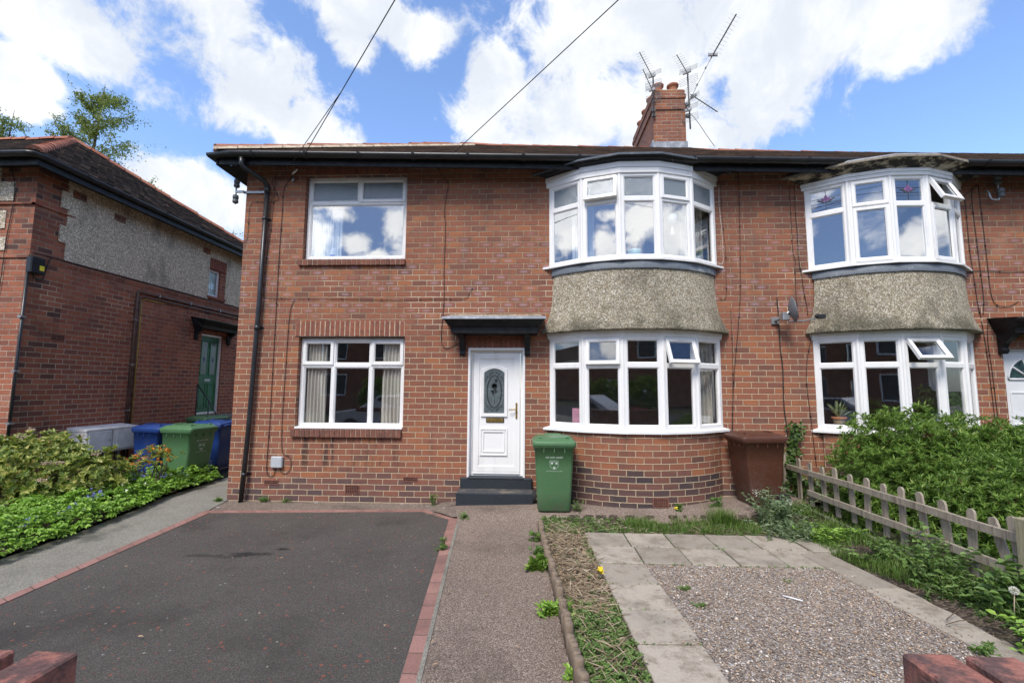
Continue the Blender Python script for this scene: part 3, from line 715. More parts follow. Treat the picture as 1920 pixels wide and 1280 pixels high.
# slabs
sp = MB()
def slab(x0, x1, y0, y1, z=.03, sk=0.0):
    a = rnd.uniform(-.008, .008); m = Matrix.Translation(V(((x0+x1)/2, (y0+y1)/2, z+rnd.uniform(-.004, .004)))) @ Matrix.Rotation(a+sk, 4, 'Z') @ Matrix.Rotation(rnd.uniform(-.008, .008), 4, 'X') @ Matrix.Rotation(rnd.uniform(-.008, .008), 4, 'Y')
    hx, hy = (x1-x0)/2-.0065, (y1-y0)/2-.0065
    sp.box((-hx, -hy, -.05), (hx, hy, 0), m, 0, .006)
for i in range(5): slab(.615+i*.458, .615+(i+1)*.458, -1.765, -1.305)
for i in range(5): slab(.635+i*.458, .635+(i+1)*.458, -2.225, -1.77)
for i in range(8): slab(.650+i*.017, 1.112+i*.012, -2.69-i*.46, -2.23-i*.46, sk=.03)
for i in range(5): slab(2.79+i*.075, 3.10+i*.11, -2.68-i*.80, -1.86-i*.80, z=.035, sk=.12)
slab(2.905, 3.3, -1.84, -1.40, .04)
sp.build('slab_path', 'slab', None, 'structure')
sheet('gravel_bed', [(-2.20,1.05,2.86),(-3.24,1.04,2.96),(-3.9,1.09,3.08),(-5.75,1.15,3.3)], .014, 'gravel', 'structure', .006, 40)
def blob_mesh(name, N, pos, size, mt, kind='stuff', parent=None):
    base = np.array([(1,0,0),(-1,0,0),(0,1,0),(0,-1,0),(0,0,1),(0,0,-1)], float)
    nrm = lambda a: a/np.linalg.norm(a, axis=1, keepdims=True)
    b2 = nrm(np.array([(x, y, z) for x in (-1, 1) for y in (-1, 1) for z in (-1, 1)], float))
    faces = []; allv = np.vstack([base, b2*1.02])
    # octahedron with a corner vertex per octant: 24 triangles
    for k, c in enumerate(b2):
        sx = 0 if c[0] > 0 else 1; sy = 2 if c[1] > 0 else 3; sz = 4 if c[2] > 0 else 5
        tri = [(sx, sy), (sy, sz), (sz, sx)]
        for a, b in tri:
            f = (a, b, 6+k); nn = np.cross(allv[b]-allv[a], allv[6+k]-allv[a])
            faces.append(f if nn @ allv[6+k] > 0 else (b, a, 6+k))
    faces = np.array(faces)
    sc = size[:, None, None]*np.stack([rng.uniform(.75, 1.3, N), rng.uniform(.6, 1.05, N), rng.uniform(.35, .7, N)], 1)[:, None, :]
    v = allv[None]*rng.uniform(.85, 1.15, (N, 14, 1))*sc
    a = rng.uniform(0, 2*np.pi, N); ca, sa = np.cos(a)[:, None], np.sin(a)[:, None]
    x, y = v[..., 0]*ca - v[..., 1]*sa, v[..., 0]*sa + v[..., 1]*ca
    tl = rng.uniform(-.5, .5, N)[:, None]
    v = np.stack([x, y, v[..., 2] + x*tl], -1) + pos[:, None, :]
    return np_mesh(name, v.reshape(-1, 3), (faces[None] + (np.arange(N)*14)[:, None, None]).reshape(-1, 3), mt, kind, parent, True)
def np_mesh(name, v, f, mt, kind=None, parent=None, smooth=False):
    me = bpy.data.meshes.new(name); n, k = len(f), f.shape[1]
    me.vertices.add(len(v)); me.vertices.foreach_set('co', np.ascontiguousarray(v, dtype=np.float32).ravel())
    me.loops.add(n*k); me.loops.foreach_set('vertex_index', np.ascontiguousarray(f, dtype=np.int32).ravel())
    me.polygons.add(n); me.polygons.foreach_set('loop_start', np.arange(0, n*k, k, dtype=np.int32)); me.polygons.foreach_set('loop_total', np.full(n, k, dtype=np.int32))
    me.polygons.foreach_set('use_smooth', np.full(n, smooth)); me.materials.append(M[mt]); me.update(); me.validate()
    o = bpy.data.objects.new(name, me); COL.objects.link(o)
    if kind: o['kind'] = kind
    if parent is not None:
        o.parent = parent
        if parent.type == 'EMPTY': o.location = -parent.location
    return o
N = 24000
yy = rng.uniform(-5.3, -2.24, N); xx = np.interp(-yy, [2.2, 3.3, 3.9, 5.8], [1.11, 1.13, 1.18, 1.26]) ; xw = np.interp(-yy, [2.2, 3.2, 3.9, 5.8], [2.80, 2.90, 3.02, 3.2])
xx = xx + (xw-xx)*rng.uniform(0, 1, N)
pos = np.stack([xx, yy, rng.uniform(.018, .027, N)], 1)
k_ = 420; e_ = rng.integers(0, N, k_); sd_ = rng.random(k_) < .5      # strays on the slabs
ys_ = yy[e_]; pos[e_, 0] = np.where(sd_, np.interp(-ys_, [2.2, 3.3, 3.9, 5.8], [1.10, 1.13, 1.18, 1.26]) - rng.exponential(.05, k_), np.interp(-ys_, [2.2, 3.2, 3.9, 5.8], [2.80, 2.90, 3.02, 3.2]) + rng.exponential(.05, k_)); pos[e_, 2] = .036
blob_mesh('gravel', N, pos, rng.choice([.0035, .0048, .006, .008, .012], N, p=[.3, .33, .25, .10, .02]), 'pebble')

def tile_roof(parent, P, mt, rh=.105, bw=.17, name='roof_tiles', vmax=99):
    """overlapping plain tiles laid over the roof plane P (P[0] to P[1] is the eaves)"""
    P = [V(p) for p in P]; a, b, c = P[0], P[1], P[-1]; ex = (b-a).normalized(); nn = (b-a).cross(c-a).normalized(); ey = nn.cross(ex)
    if nn.z < 0: nn = -nn
    poly = [((p-a).dot(ex), (p-a).dot(ey)) for p in P]; mb = MB(); us = [q[0] for q in poly]; H = min(vmax, max(q[1] for q in poly)); r = 0
    while r*rh < H:
        v = r*rh; u = min(us) + (bw/2 if r % 2 else 0)
        while u < max(us):
            if inpoly(u+bw/2, v+rh/2, poly):
                j = rnd.uniform(-.004, .004); k = rnd.uniform(0, .006); w_ = bw-.004; sag = rnd.uniform(-.006, .006)
                p = lambda du, dv, h: a + ex*(u+du) + ey*(v+dv) + nn*h
                h1 = .026+k; A_ = p(0, j, h1+sag*.5); B_ = p(w_, j+sag, h1-sag*.5); C_ = p(w_, rh*1.12, .012); D_ = p(0, rh*1.12, .012)
                mb.mesh([A_, B_, C_, D_, p(0, j, h1-.016), p(w_, j+sag, h1-.016)], [(0, 1, 2, 3), (4, 5, 1, 0), (4, 0, 3), (1, 5, 2)])
            u += bw
        r += 1
    o = mb.build(name, mt, parent); o['kind'] = 'stuff'; return o
# ---------------------------------------------------------------- bays
DX2 = 3.735; SX = {DX2: .897}      # the second bay is a little narrower
def bpoly(dx): return [((x-1.535)*SX.get(dx, 1)+1.535+dx, y) for x, y in BP]
BP = [(.27, 0.0), (.74, -.33), (1.265, -.50), (1.815, -.50), (2.335, -.33), (2.80, 0.0)]
def offs(poly, d):
    out = []; n = len(poly)
    for i in range(n):
        p = V((*poly[i], 0)); nn = V()
        segs = [s_ for s_ in (i-1, i) if 0 <= s_ < n-1]
        ns = []
        for s_ in segs:
            e = V((*poly[s_+1], 0))-V((*poly[s_], 0)); e.normalize(); ns.append(V((e.y, -e.x, 0)))
        if len(ns) == 2:
            b = (ns[0]+ns[1]).normalized(); q = p + b*(d/b.dot(ns[0]))
        else:
            q = p + ns[0]*d
            sgn = -1 if i == 0 else 1            # end points stay on the wall plane
            e = V((*poly[1], 0))-V((*poly[0], 0)) if i == 0 else V((*poly[-1], 0))-V((*poly[-2], 0)); e.normalize()
            q = q + e*(-(q.y)/e.y) if abs(e.y) > 1e-6 else q
        out.append((q.x, q.y))
    return out
def arc(dx, r_off=0.0, n=28):
    # smooth bow through the bay's corners: circle centre (1.535, 1.16)
    cx, cy = 1.535+dx, 1.207; R = 1.727 + r_off; sx = SX.get(dx, 1)
    a0 = math.acos(min(1, (cy+.03)/R)); return [(cx+R*math.sin(a)*sx, cy-R*math.cos(a), R*a) for a in [-a0 + 2*a0*i/n for i in range(n+1)]]
def strip(mb, poly, prof, mi=0, back=True):
    rows = []
    for d, z in prof: rows.append([V((x, y, z)) for x, y in offs(poly, d)])
    mb.loft(rows, mi)
def arc_strip(mb, dx, prof, mi=0, n=28, sm=True, wob=0.0):
    rows, uvs = [], []
    for d, z in prof:
        A = arc(dx, d, n); rows.append([V((x, y, z + (rnd.uniform(-wob, wob) if wob else 0))) for x, y, _ in A]); uvs.append([(s_+dx, z) for _, _, s_ in A])
    mb.loft(rows[::-1], mi, sm, uvs[::-1])
def leaded(win, m, u0, u1, v0, v1, w):
    c = MB(); uc = (u0+u1)/2; vc = (v0+v1)/2
    barb(c, m, uc-.003, uc+.003, v0, v1, w, w+.004, 0, 0)
    for f in (.28, .40, .62): barb(c, m, u0, u1, v0+(v1-v0)*f-.0025, v0+(v1-v0)*f+.0025, w+.001, w+.005, 0, 0)
    for sx in (-1, 1):
        pts = [(uc, vc-.03), (uc+sx*.04, vc-.005), (uc+sx*.08, vc+.022), (uc+sx*.115, vc+.018), (uc+sx*.08, vc+.0), (uc+sx*.04, vc-.03)]
        c.prism(pts if sx > 0 else pts[::-1], w+.002, w+.006, m)
    c.build('lead_came', 'leadcame', win)
    f_ = MB()
    for k, (du, dv, rx, ry) in enumerate(((0, .045, .018, .04), (-.035, .02, .024, .022), (.035, .02, .024, .022), (0, .0, .016, .02))):
        f_.prism([(uc+du+rx*math.cos(a), vc+dv+ry*math.sin(a)) for a in [2*math.pi*i/12 for i in range(12)]], w+.003+.0004*k, w+.007, m)
    f_.build('glass_flower', 'purple', win)

def bay_window(house, dx, z0, z1, zt, facets, hdr, sill_z, upper, glz):
    """five-facet bay window frame; facets: per facet (top kind, bottom kind)"""
    poly = bpoly(dx)
    fr = MB(); win = None; todo = []
    for i, (tk, bk_) in enumerate(facets):
        a, b = V((*poly[i], 0)), V((*poly[i+1], 0)); d = (b-a); L = d.length; m = frame_m((a.x, a.y, 0), d)
        e = .052 if i not in (0,) else .06
        # outer bars
        barb(fr, m, .002, e+.008, z0, z1, -.07, .0); barb(fr, m, L-e-.008, L-.002, z0, z1, -.07, .0)
        barb(fr, m, e, L-e, z0, z0+.05, -.0695, -.001); barb(fr, m, e, L-e, z1-.05, z1, -.0695, -.001)
        barb(fr, m, e, L-e, zt-.032, zt+.032, -.0695, -.002)
        for (k, v0, v1) in ((tk, zt+.032, z1-.05), (bk_, z0+.05, zt-.032)):
            u0, u1 = e+.008, L-e-.008
            if not k.startswith('c'): ring(fr, m, u0-.002, u1+.002, v0-.002, v1+.002, .016, -.05, -.006, .012)
            todo.append((k, m, u0, u1, v0, v1, i))
        # corner post
        if i > 0: fr.tube([(a.x, a.y+.018, z0), (a.x, a.y+.018, z1)], .030, 8, 0, True, False)
    win = fr.build('bay_window', 'upvc', house)
    for (k, m, u0, u1, v0, v1, i) in todo:
        g_ = glz[i % len(glz)] if isinstance(glz, (list, tuple)) else glz
        if k[0] == 'c': casement(win, m, u0-.022, u1+.022, v0-.022, v1+.022, 'frost' if 'f' in k else g_, float(k.split(':')[1]) if ':' in k else 0)
        else:
            pane(win, m, u0, u1, v0, v1, -.03, 'frost' if 'f' in k else g_)
            if 'l' in k: leaded(win, m, u0, u1, v0, v1, -.026)
    # sill
    sl_ = MB(); strip(sl_, poly, [(-.07, z0+.001), (-.0, z0+.001), (.055, sill_z+.030), (.055, sill_z), (-.07, sill_z)]); 
    sl_.build('sill', 'upvc', win)
    if upper:
        h0, h1 = hdr; hb = MB()
        strip(hb, poly, [(-.07, h0), (.022, h0), (.022, (h0+h1)/2-.004), (.012, (h0+h1)/2), (.030, (h0+h1)/2+.004), (.030, h1), (-.07, h1)]); hb.build('header', 'upvc', win)
    else:
        h0, h1 = hdr; hb = MB(); strip(hb, poly, [(-.07, h0), (.010, h0), (.022, h1-.01), (.030, h1), (-.07, h1)]); hb.build('header', 'upvc', win)
    return win
def bay_shell(house, dx, zf, corn, peel=False):
    # brick base, roughcast apron, lead flashing, cornice and flat roof; zf = upper sill bottom
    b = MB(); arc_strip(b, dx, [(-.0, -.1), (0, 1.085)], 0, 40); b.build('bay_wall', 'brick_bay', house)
    r = MB(); arc_strip(r, dx, [(-.13, 2.50), (.13, 2.505), (.135, 2.525), (.075, 2.66), (.035, 2.80), (.012, 2.98), (.0, 3.2), (-.005, zf-.09)], 0, 40, True, .004)
    r.build('roughcast_apron', 'rough', house)
    f_ = MB(); arc_strip(f_, dx, [(.016, zf-.115), (.016, zf-.02), (-.04, zf+.002)], 0, 40, True, .004); f_.build('lead_flashing', 'lead', house)
    ov = .022 if peel else 0
    c0, c1, c2 = corn; poly = bpoly(dx); c = MB()
    strip(c, poly, [(-.06, c0), (.035, c0), (.04, c0+.02), (.075, c0+.03), (.085, c0+.055 if not peel else c0+.045), (.14 if not peel else .16, c1-.01), (.15 if not peel else .17, c1), (-.06, c1)])
    cc = c.build('bay_cornice', 'cornice_peel' if peel else 'cornice', house)
    t_ = MB(); strip(t_, poly, [(.10, c1+.002), (.155+ov, c1-.008), (.159+ov, c1+.014), (.14+ov, c2), (-.3, c2+.03)]); 
    pts = [V((x, y, c2+.028)) for x, y in offs(poly, -.29)]; t_.build('bay_roof', 'lead_pale' if peel else 'lead', cc)
    if peel:
        e_ = MB(); strip(e_, poly, [(.178, c1+.001), (.20, c1-.016), (.204, c1+.012), (.181, c1+.012)]); e_.build('timber_edge', 'oldwood', cc)

# ---------------------------------------------------------------- terraced house on the left of the fence line
XL, XP, XR = -4.57, 3.60, 13.0
H1 = thing('terraced_house', (0, 0, 0), 'red brick end house with a white front door, a bow bay and a black downpipe', 'house')
H2 = thing('terraced_house', (XP, 0, 0), 'adjoining red brick house with peeling cream bay cornice, behind the big green hedge', 'house')
A = (-3.60, -1.965, 3.685, 5.055); B = (-3.59, -1.93, 1.07, 2.457); DR = (-.94, -.105, .39, 2.285)
BW = [(.32, 2.75, 1.10, 2.47), (.32, 2.75, 3.50, 4.85)]
w = MB()
wall_grid(w, [XL, A[0], B[0], A[1], B[1], DR[0], DR[1], .32, 2.75, XP], [-.15, .39, 1.07, 1.10, 2.285, 2.457, 2.47, 3.50, 3.685, 4.85, 5.055, 5.19], [A, B, DR] + BW)
for h in (A, B, DR): reveal(w, *h, .11)
w.face([(XL, 8, -.15), (XL, 0, -.15), (XL, 0, 5.19), (XL, 8, 5.19)], [(8, -.15), (0, -.15), (0, 5.19), (8, 5.19)])
w.face([(XL, 0, 5.19), (XP, 0, 5.19), (XP, 0, 5.195), (XL, 0, 5.40)], [(XL, 5.19), (XP, 5.19), (XP, 5.195), (XL, 5.40)])
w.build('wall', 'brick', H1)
w = MB()
BX0, BX1 = 4.19, 6.35; BW2 = [(BX0, BX1, 1.10, 2.47), (BX0, BX1, 3.40, 4.72)]; D2 = (6.80, 7.67, .42, 2.29)
wall_grid(w, [XP, BX0, BX1, D2[0], D2[1], XR], [-.15, .42, 1.10, 2.29, 2.47, 3.40, 4.72, 5.0], BW2 + [D2]); reveal(w, *D2, .10)
w.face([(XP, 0, 5.0), (9.5, 0, 5.0), (9.5, 0, 5.005), (XP, 0, 5.17)], [(XP, 5.0), (9.5, 5.0), (9.5, 5.005), (XP, 5.17)])
w.build('wall', 'brick', H2)

def room(parent, x0, x1, z0, z1, y0=.12, y1=3.2):
    r = MB()
    r.face([(x0,y1,z0),(x1,y1,z0),(x1,y1,z1),(x0,y1,z1)]); r.face([(x0,y0,z0),(x0,y1,z0),(x0,y1,z1),(x0,y0,z1)]); r.face([(x1,y1,z0),(x1,y0,z0),(x1,y0,z1),(x1,y1,z1)])
    r.face([(x0,y0,z1),(x0,y1,z1),(x1,y1,z1),(x1,y0,z1)]); r.face([(x0,y0,z0),(x1,y0,z0),(x1,y1,z0),(x0,y1,z0)], None, 1)
    r.build('room_interior', ['room', 'roomfloor'], parent)
room(H1, -4.4, -1.15, .30, 2.72); room(H1, -4.4, -1.15, 3.0, 5.15); room(H1, .1, 3.5, .30, 2.62, .02); room(H1, .1, 3.5, 2.95, 5.0, .02)
room(H2, 3.75, 6.75, .30, 2.62, .02); room(H2, 3.75, 6.75, 2.95, 4.9, .02)
# eaves: soffit, fascia, gutter, roof
def eaves(house, x0, x1, hip=False):
    f = MB(); slope_box(f, x0 if not hip else x0-.24, x1, lambda x: gutz(x), -.345, -.322, -.155, -.03)
    if hip: f.box((x0-.285, -.345, gutz(x0)-.155), (x0-.262, 7.8, gutz(x0)-.03))
    f.build('fascia', 'black', house)
    s_ = MB(); q = lambda x, y, d: (x, y, gutz(x)-.151+d)
    a = x0-.26 if hip else x0
    s_.face([q(a, -.312, 0), q(a, .02, .16), q(x1, .02, .16), q(x1, -.312, 0)])
    if hip: s_.face([(x0-.26, -.312, gutz(x0)-.151), (x0+.02, .0, gutz(x0)-.008), (x0+.02, 7.8, gutz(x0)-.008), (x0-.26, 7.8, gutz(x0)-.151)][::-1])
    s_.build('soffit', 'black', house)
    gm = MB(); P = [(x, -.425, gutz(x)) for x in np.linspace(x0-.33 if hip else x0+.002, x1, 26)]
    if hip: P = [(x0-.345, 7.8, gutz(x0)), (x0-.345, 3, gutz(x0)), (x0-.345, .2, gutz(x0)), (x0-.345, -.39, gutz(x0))] + P[1:]
    gutter_along(gm, P)
    for x in np.arange(x0+.35, x1, .82):
        rows = [[V((x+dx, -.425-.074*math.cos(a_), gutz(x)-.0-.074*1.15*math.sin(a_))) for a_ in [math.pi*j/8 for j in range(9)]] for dx in (-.022, .022)]
        gm.loft(rows[::-1], 0, True)
    gm.build('gutter', 'plastic_black', house)
eaves(H1, XL, XP, True); eaves(H2, XP, XR)
RY = 3.5; APX = -1.42
def rz(x): return ridgez(x)
r = MB(); e0 = XL-.33
def roofq(mb, P): 
    a, b, c = V(P[0]), V(P[1]), V(P[-1]); ex = (b-a).normalized(); n_ = (b-a).cross(c-a).normalized(); ey = n_.cross(ex)
    mb.face(P, [((V(p)-a).dot(ex)+a.x, (V(p)-a).dot(ey)) for p in P])
roofq(r, [(e0, -.37, gutz(e0)+.03), (XP, -.37, gutz(XP)+.03), (XP, RY, rz(XP)), (APX, RY, rz(APX))])
roofq(r, [(XP, 7.9, gutz(XP)+.03), (e0, 7.9, gutz(e0)+.03), (APX, RY, rz(APX)), (XP, RY, rz(XP))])
roofq(r, [(e0, 7.9, gutz(e0)+.03), (e0, -.37, gutz(e0)+.03), (APX, RY, rz(APX))])
roof1 = r.build('roof', 'tiles', H1)
r = MB(); roofq(r, [(XP, -.37, gutz(XP)+.03), (XR, -.37, gutz(XR)+.03), (XR, RY, rz(XR)), (XP, RY, rz(XP))]); roof2 = r.build('roof', 'tiles', H2)
t_ = MB(); ridge_tiles(t_, (APX, RY, rz(APX)+.0), (XP, RY, rz(XP)), 14, .10); ridge_tiles(t_, (e0+.05, -.37, gutz(e0)+.06), (APX, RY, rz(APX)+.02), 15, .10, .035); t_.build('ridge_tiles', 'ridge', roof1)
t_ = MB(); ridge_tiles(t_, (XP, RY, rz(XP)), (XR, RY, rz(XR)), 25, .10); t_.build('ridge_tiles', 'ridge', roof2)
t_ = MB()       # mortar bedding seen along the hip end
for k in range(16):
    a = V((e0+.03, -.395, gutz(e0)+.025)).lerp(V((APX, RY, rz(APX)-.02)), k/16); b = V((e0+.03, -.395, gutz(e0)+.025)).lerp(V((APX, RY, rz(APX)-.02)), (k+.97)/16)
    t_.face([a+V((.10, -.14, -.035)), b+V((.10, -.14, -.035)), b+V((.05, -.075, .045)), a+V((.05, -.075, .045))])
t_.build('hip_mortar', 'lime', roof1)
tile_roof(roof1, [(e0, -.37, gutz(e0)+.03), (XP, -.37, gutz(XP)+.03), (XP, RY, rz(XP)), (APX, RY, rz(APX))], 'tile')
tile_roof(roof2, [(XP, -.37, gutz(XP)+.03), (XR, -.37, gutz(XR)+.03), (XR, RY, rz(XR)), (XP, RY, rz(XP))], 'tile')
# chimney
ch = MB(); cx0, cx1, cy0, cy1 = 2.80, 3.53, 3.2, 5.25; zc = rz(3.2)
ch.box((cx0, cy0, zc-.9), (cx1, cy1, zc+.82)); ch.box((cx0-.03, cy0-.03, zc+.82), (cx1+.03, cy1+.03, zc+.90)); ch.box((cx0+.0, cy0+.0, zc+.90), (cx1-.0, cy1, zc+1.30)); ch.box((cx0-.02, cy0-.02, zc+1.10), (cx1+.02, cy1+.02, zc+1.19))
chim = ch.build('chimney', 'brick_chimney', H1)
q = MB(); q.box((cx0-.025, cy0-.03, zc-.45), (cx1+.025, cy0+.05, zc+.045), I4, 0, .004)
for k in range(7):
    y = cy0+.0+k*.29; q.box((cx0-.03, y, zc-.45), (cx0-.005, y+.30, zc+.10-.02*k + .02*(k % 2)), I4)
q.build('lead_flashing', 'lead_pale', chim)
q = MB(); q.box((cx0+.02, cy0+.02, zc+1.30), (cx1-.02, cy1-.02, zc+1.33)); q.build('chimney_cap', 'mortar', chim)
for k in range(4):
    for j, x in enumerate((cx0+.19, cx1-.19)):
        p = MB(); s_ = 1 + rnd.uniform(-.05, .05)
        p.lathe([(.125, 0), (.125, .02), (.10, .03), (.105, .20*s_), (.118, .215*s_), (.135, .23*s_), (.138, .27*s_), (.12, .285*s_), (.095, .285*s_), (.085, .1)], Matrix.Translation(V((x, cy0+.25+k*.51, zc+1.32))), 18)
        p.build('chimney_pot', 'pot', chim)

# windows A (upstairs) and B (downstairs), left of the door
def flat_window(house, rect, y, rows, upg, name='window'):
    x0, x1, z0, z1 = rect; m = frame_m((x0, y, 0), (1, 0)); Wd = x1-x0; fr = MB()
    ring(fr, m, .006, Wd-.006, z0+.004, z1-.004, .058, -.07, .0, .006)
    todo = []
    for (v0, v1, cols) in rows:
        for c in cols: todo.append((*c, v0, v1))
    return m, fr, todo
def finish(house, m, fr, todo, bars, gm):
    for b_ in bars: barb(fr, m, b_[0], b_[1], b_[2], b_[3], -.068, -.001)
    for (k, u0, u1, v0, v1) in todo:
        if k[0] != 'c': ring(fr, m, u0-.002, u1+.002, v0-.002, v1+.002, .018, -.05, -.006, .014)
    win = fr.build('window', 'upvc', house)
    for (k, u0, u1, v0, v1) in todo:
        if k[0] == 'c': casement(win, m, u0-.024, u1+.024, v0-.024, v1+.024, 'frost' if 'f' in k else gm)
        else: pane(win, m, u0, u1, v0, v1, -.03, 'frost' if 'f' in k else gm)
    return win
m, fr, todo = flat_window(H1, A, .085, [], None)
Wd = A[1]-A[0]; zt = 4.632; uc = .845
todo = [('ff', .064, uc-.028, zt+.03, 4.995), ('cf', uc+.028, Wd-.064, zt+.03, 4.995), ('f-', .064, Wd-.064, A[2]+.062, zt-.03)]
todo[2] = ('p', *todo[2][1:])
winA = finish(H1, m, fr, todo, [(.06, Wd-.06, zt-.03, zt+.03), (uc-.028, uc+.028, zt+.03, 5.0)], 'glass_up')
sb = MB(); brick_row(sb, A[0]-.05, A[1]+.01, A[2]-.105, A[2]-.012, -.045, .07, .076); sb.build('sill', 'sill_brick', winA)
sb = MB(); sb.box((A[0]-.045, -.036, A[2]-.10), (A[1], .07, A[2]-.014)); sb.build('sill_mortar', 'mortar', winA)
sb = MB(); brick_row(sb, A[0]-.02, A[1]+.02, A[3]+.008, A[3]+.12, -.004, .05, .078); sb.build('brick_lintel', 'soldier', winA)
m, fr, _ = flat_window(H1, B, .085, [], None); Wd = B[1]-B[0]; zt = 2.028; t1, t2 = .525, 1.118
todo = [('c', .066, t1-.026, zt+.03, B[3]-.066), ('p', t1+.026, t2-.026, zt+.03, B[3]-.064), ('c', t2+.026, Wd-.066, zt+.03, B[3]-.066)]
todo += [('p', a, b, B[2]+.062, zt-.03) for a, b in ((.064, t1-.026), (t1+.026, t2-.026), (t2+.026, Wd-.064))]
bars = [(.06, Wd-.06, zt-.03, zt+.03)] + [(u-.026, u+.026, B[2]+.06, zt-.03) for u in (t1, t2)] + [(u-.026, u+.026, zt+.03, B[3]-.06) for u in (t1, t2)]
winB = finish(H1, m, fr, todo, bars, 'glass')
sb = MB(); sb.box((B[0]+.005, -.02, B[2]-.004), (B[1]-.005, .085, B[2]+.028), I4, 0, .006); sb.build('sill', 'upvc', winB)
sb = MB(); brick_row(sb, B[0]-.04, B[1]-.01, B[2]-.125, B[2]-.012, -.05, .07, .0765); sb.build('brick_sill', 'sill_brick', winB)
sb = MB(); sb.box((B[0]-.035, -.040, B[2]-.12), (B[1]-.015, .07, B[2]-.014)); sb.build('sill_mortar', 'mortar', winB)
sb = MB(); brick_row(sb, B[0]-.06, B[1]-.01, B[3]+.018, B[3]+.255, -.0035, .05, .0765, .0015); sb.build('brick_lintel', 'soldier', winB)
sb = MB(); sb.box((B[0]-.058, -.0018, B[3]+.019), (B[1]-.012, .05, B[3]+.253)); sb.build('lintel_mortar', 'lime', winB)
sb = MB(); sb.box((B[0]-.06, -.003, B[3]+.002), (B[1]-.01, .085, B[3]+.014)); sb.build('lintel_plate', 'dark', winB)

# bow bay
bay_window(H1, 0, 3.53, 4.79, 4.404, [('f f'[:2]+'f', 'p'), ('cf:0.20', 'p'), ('ff', 'p'), ('cf', 'p'), ('ff', 'p')], (4.785, 4.945), 3.50, True, 'glass_up')
bay_window(H1, 0, 1.14, 2.425, 2.02, [('p', 'p'), ('c:0.10', 'p'), ('p', 'p'), ('c:0.32', 'p'), ('p', 'p')], (2.42, 2.52), 1.085, False, 'glass')
bay_shell(H1, 0, 3.50, (4.945, 4.995, 5.022))
airbrick(H1, 1.62, 1.83, .125, .25, 7, 5, Matrix.Translation(V((0, -.525, 0))))
for (a, b, c, d, nx, nz) in ((-4.01, -3.79, .235, .305, 8, 2), (-2.77, -2.55, .115, .25, 7, 5), (-1.90, -1.68, .305, .378, 8, 2)): airbrick(H1, a, b, c, d, nx, nz)

# front door
m = frame_m((DR[0], .075, 0), (1, 0)); Wd = DR[1]-DR[0]; f = MB()
ring(f, m, .004, Wd-.004, DR[2]+.002, DR[3]-.004, .058, -.07, .0, .008)
ring(f, frame_m((DR[0], -.012, 0), (1, 0)), -.012, Wd+.012, DR[2]-.06, DR[3]+.012, .034, -.09, .006, .01)
door = f.build('front_door', 'upvc', H1)
l = MB(); u0, u1, v0, v1 = .066, Wd-.066, DR[2]+.062, DR[3]-.064
ring(l, m, u0, u1, v0, v1, .092, -.05, .012, .012); l.box((u0+.09, v0+.09, -.05), (u1-.09, v1-.09, -.002), m)
l.box((u0+.002, v0-.03, -.02), (u1-.002, v0-.004, .02), m, 0, .004)
def arch_ring(mb, m, u0, u1, v0, v1, rise, wd, w0, w1, n=10):
    def outline(d):
        a, b, c, e = u0+d, u1-d, v0+d, v1-d; pts = [(a, c), (b, c), (b, e)]
        for i in range(1, n): t_ = i/n; x = b+(a-b)*t_; pts.append((x, e + rise*(1-(2*t_-1)**2)))
        return pts + [(a, e)]
    rows = []
    for d, w_ in ((-.002, w0), (.006, w1), (wd-.012, w1), (wd, w0+.002)): rows.append([m @ V((x, y, w_)) for x, y in outline(d)])
    mb.loft(rows, 0, False, None, True); return outline(wd*.8)
gl = arch_ring(l, m, .178, .582, 1.262, 1.968, .065, .055, -.004, .022)
arch_ring(l, m, .165, .585, .685, 1.095, .0, .035, -.004, .016); arch_ring(l, m, .205, .545, .735, 1.055, .0, .03, -.004, .014)
l.build('door_leaf', 'upvc', door)
q = MB(); q.prism(gl, -.002, .006, m); q.build('etched_glass', 'doorglass', door)
q = MB(); gc, gv = .38, 1.64
def ell(rx, ry, r, n=40, c0=0, c1=2*math.pi, dv=0): q.tube([m @ V((gc+rx*math.cos(c0+(c1-c0)*i/n), gv+dv+ry*math.sin(c0+(c1-c0)*i/n), .007)) for i in range(n+1)], r, 4)
ell(.112, .245, .0045); ell(.102, .232, .0025)
def leaf2(x, y, a, L_, wd): 
    pts = [(0, 0), (L_*.35, wd), (L_*.7, wd*.8), (L_, 0), (L_*.7, -wd*.8), (L_*.35, -wd)]
    q.prism([(gc+x+px*math.cos(a)-py*math.sin(a), gv+y+px*math.sin(a)+py*math.cos(a)) for px, py in pts], .006, .009, m)
q.tube([m @ V((gc+.0+.008*math.sin(k), gv-.19+.04*k, .008)) for k in range(8)], .003, 4)
for k in range(9): leaf2(0, .085, k*2*math.pi/9, .052, .016)
for k in range(5): leaf2(.028, .165, k*2*math.pi/5, .034, .011)
for (x, y, a) in ((0, -.02, .5), (0, -.02, 2.6), (0, .0, 1.0), (0, -.06, 2.2), (0, .0, 2.9)): leaf2(x, y, a, .06, .013)
for s_ in (-1, 1):
    for y0_, yd in ((.275, 1), (-.275, -1)):
        q.tube([m @ V((gc+s_*(.01+.018*k), gv+y0_-yd*(.0025*k*k) + yd*.015*math.sin(k*1.4), .008)) for k in range(8)], .0032, 4)
        for k in (1, 3, 5): leaf2(s_*(.01+.018*k), y0_-yd*.0025*k*k, (.9 if s_ > 0 else 2.2)*yd, .030, .009)
q.build('etched_rose', 'etch', door)
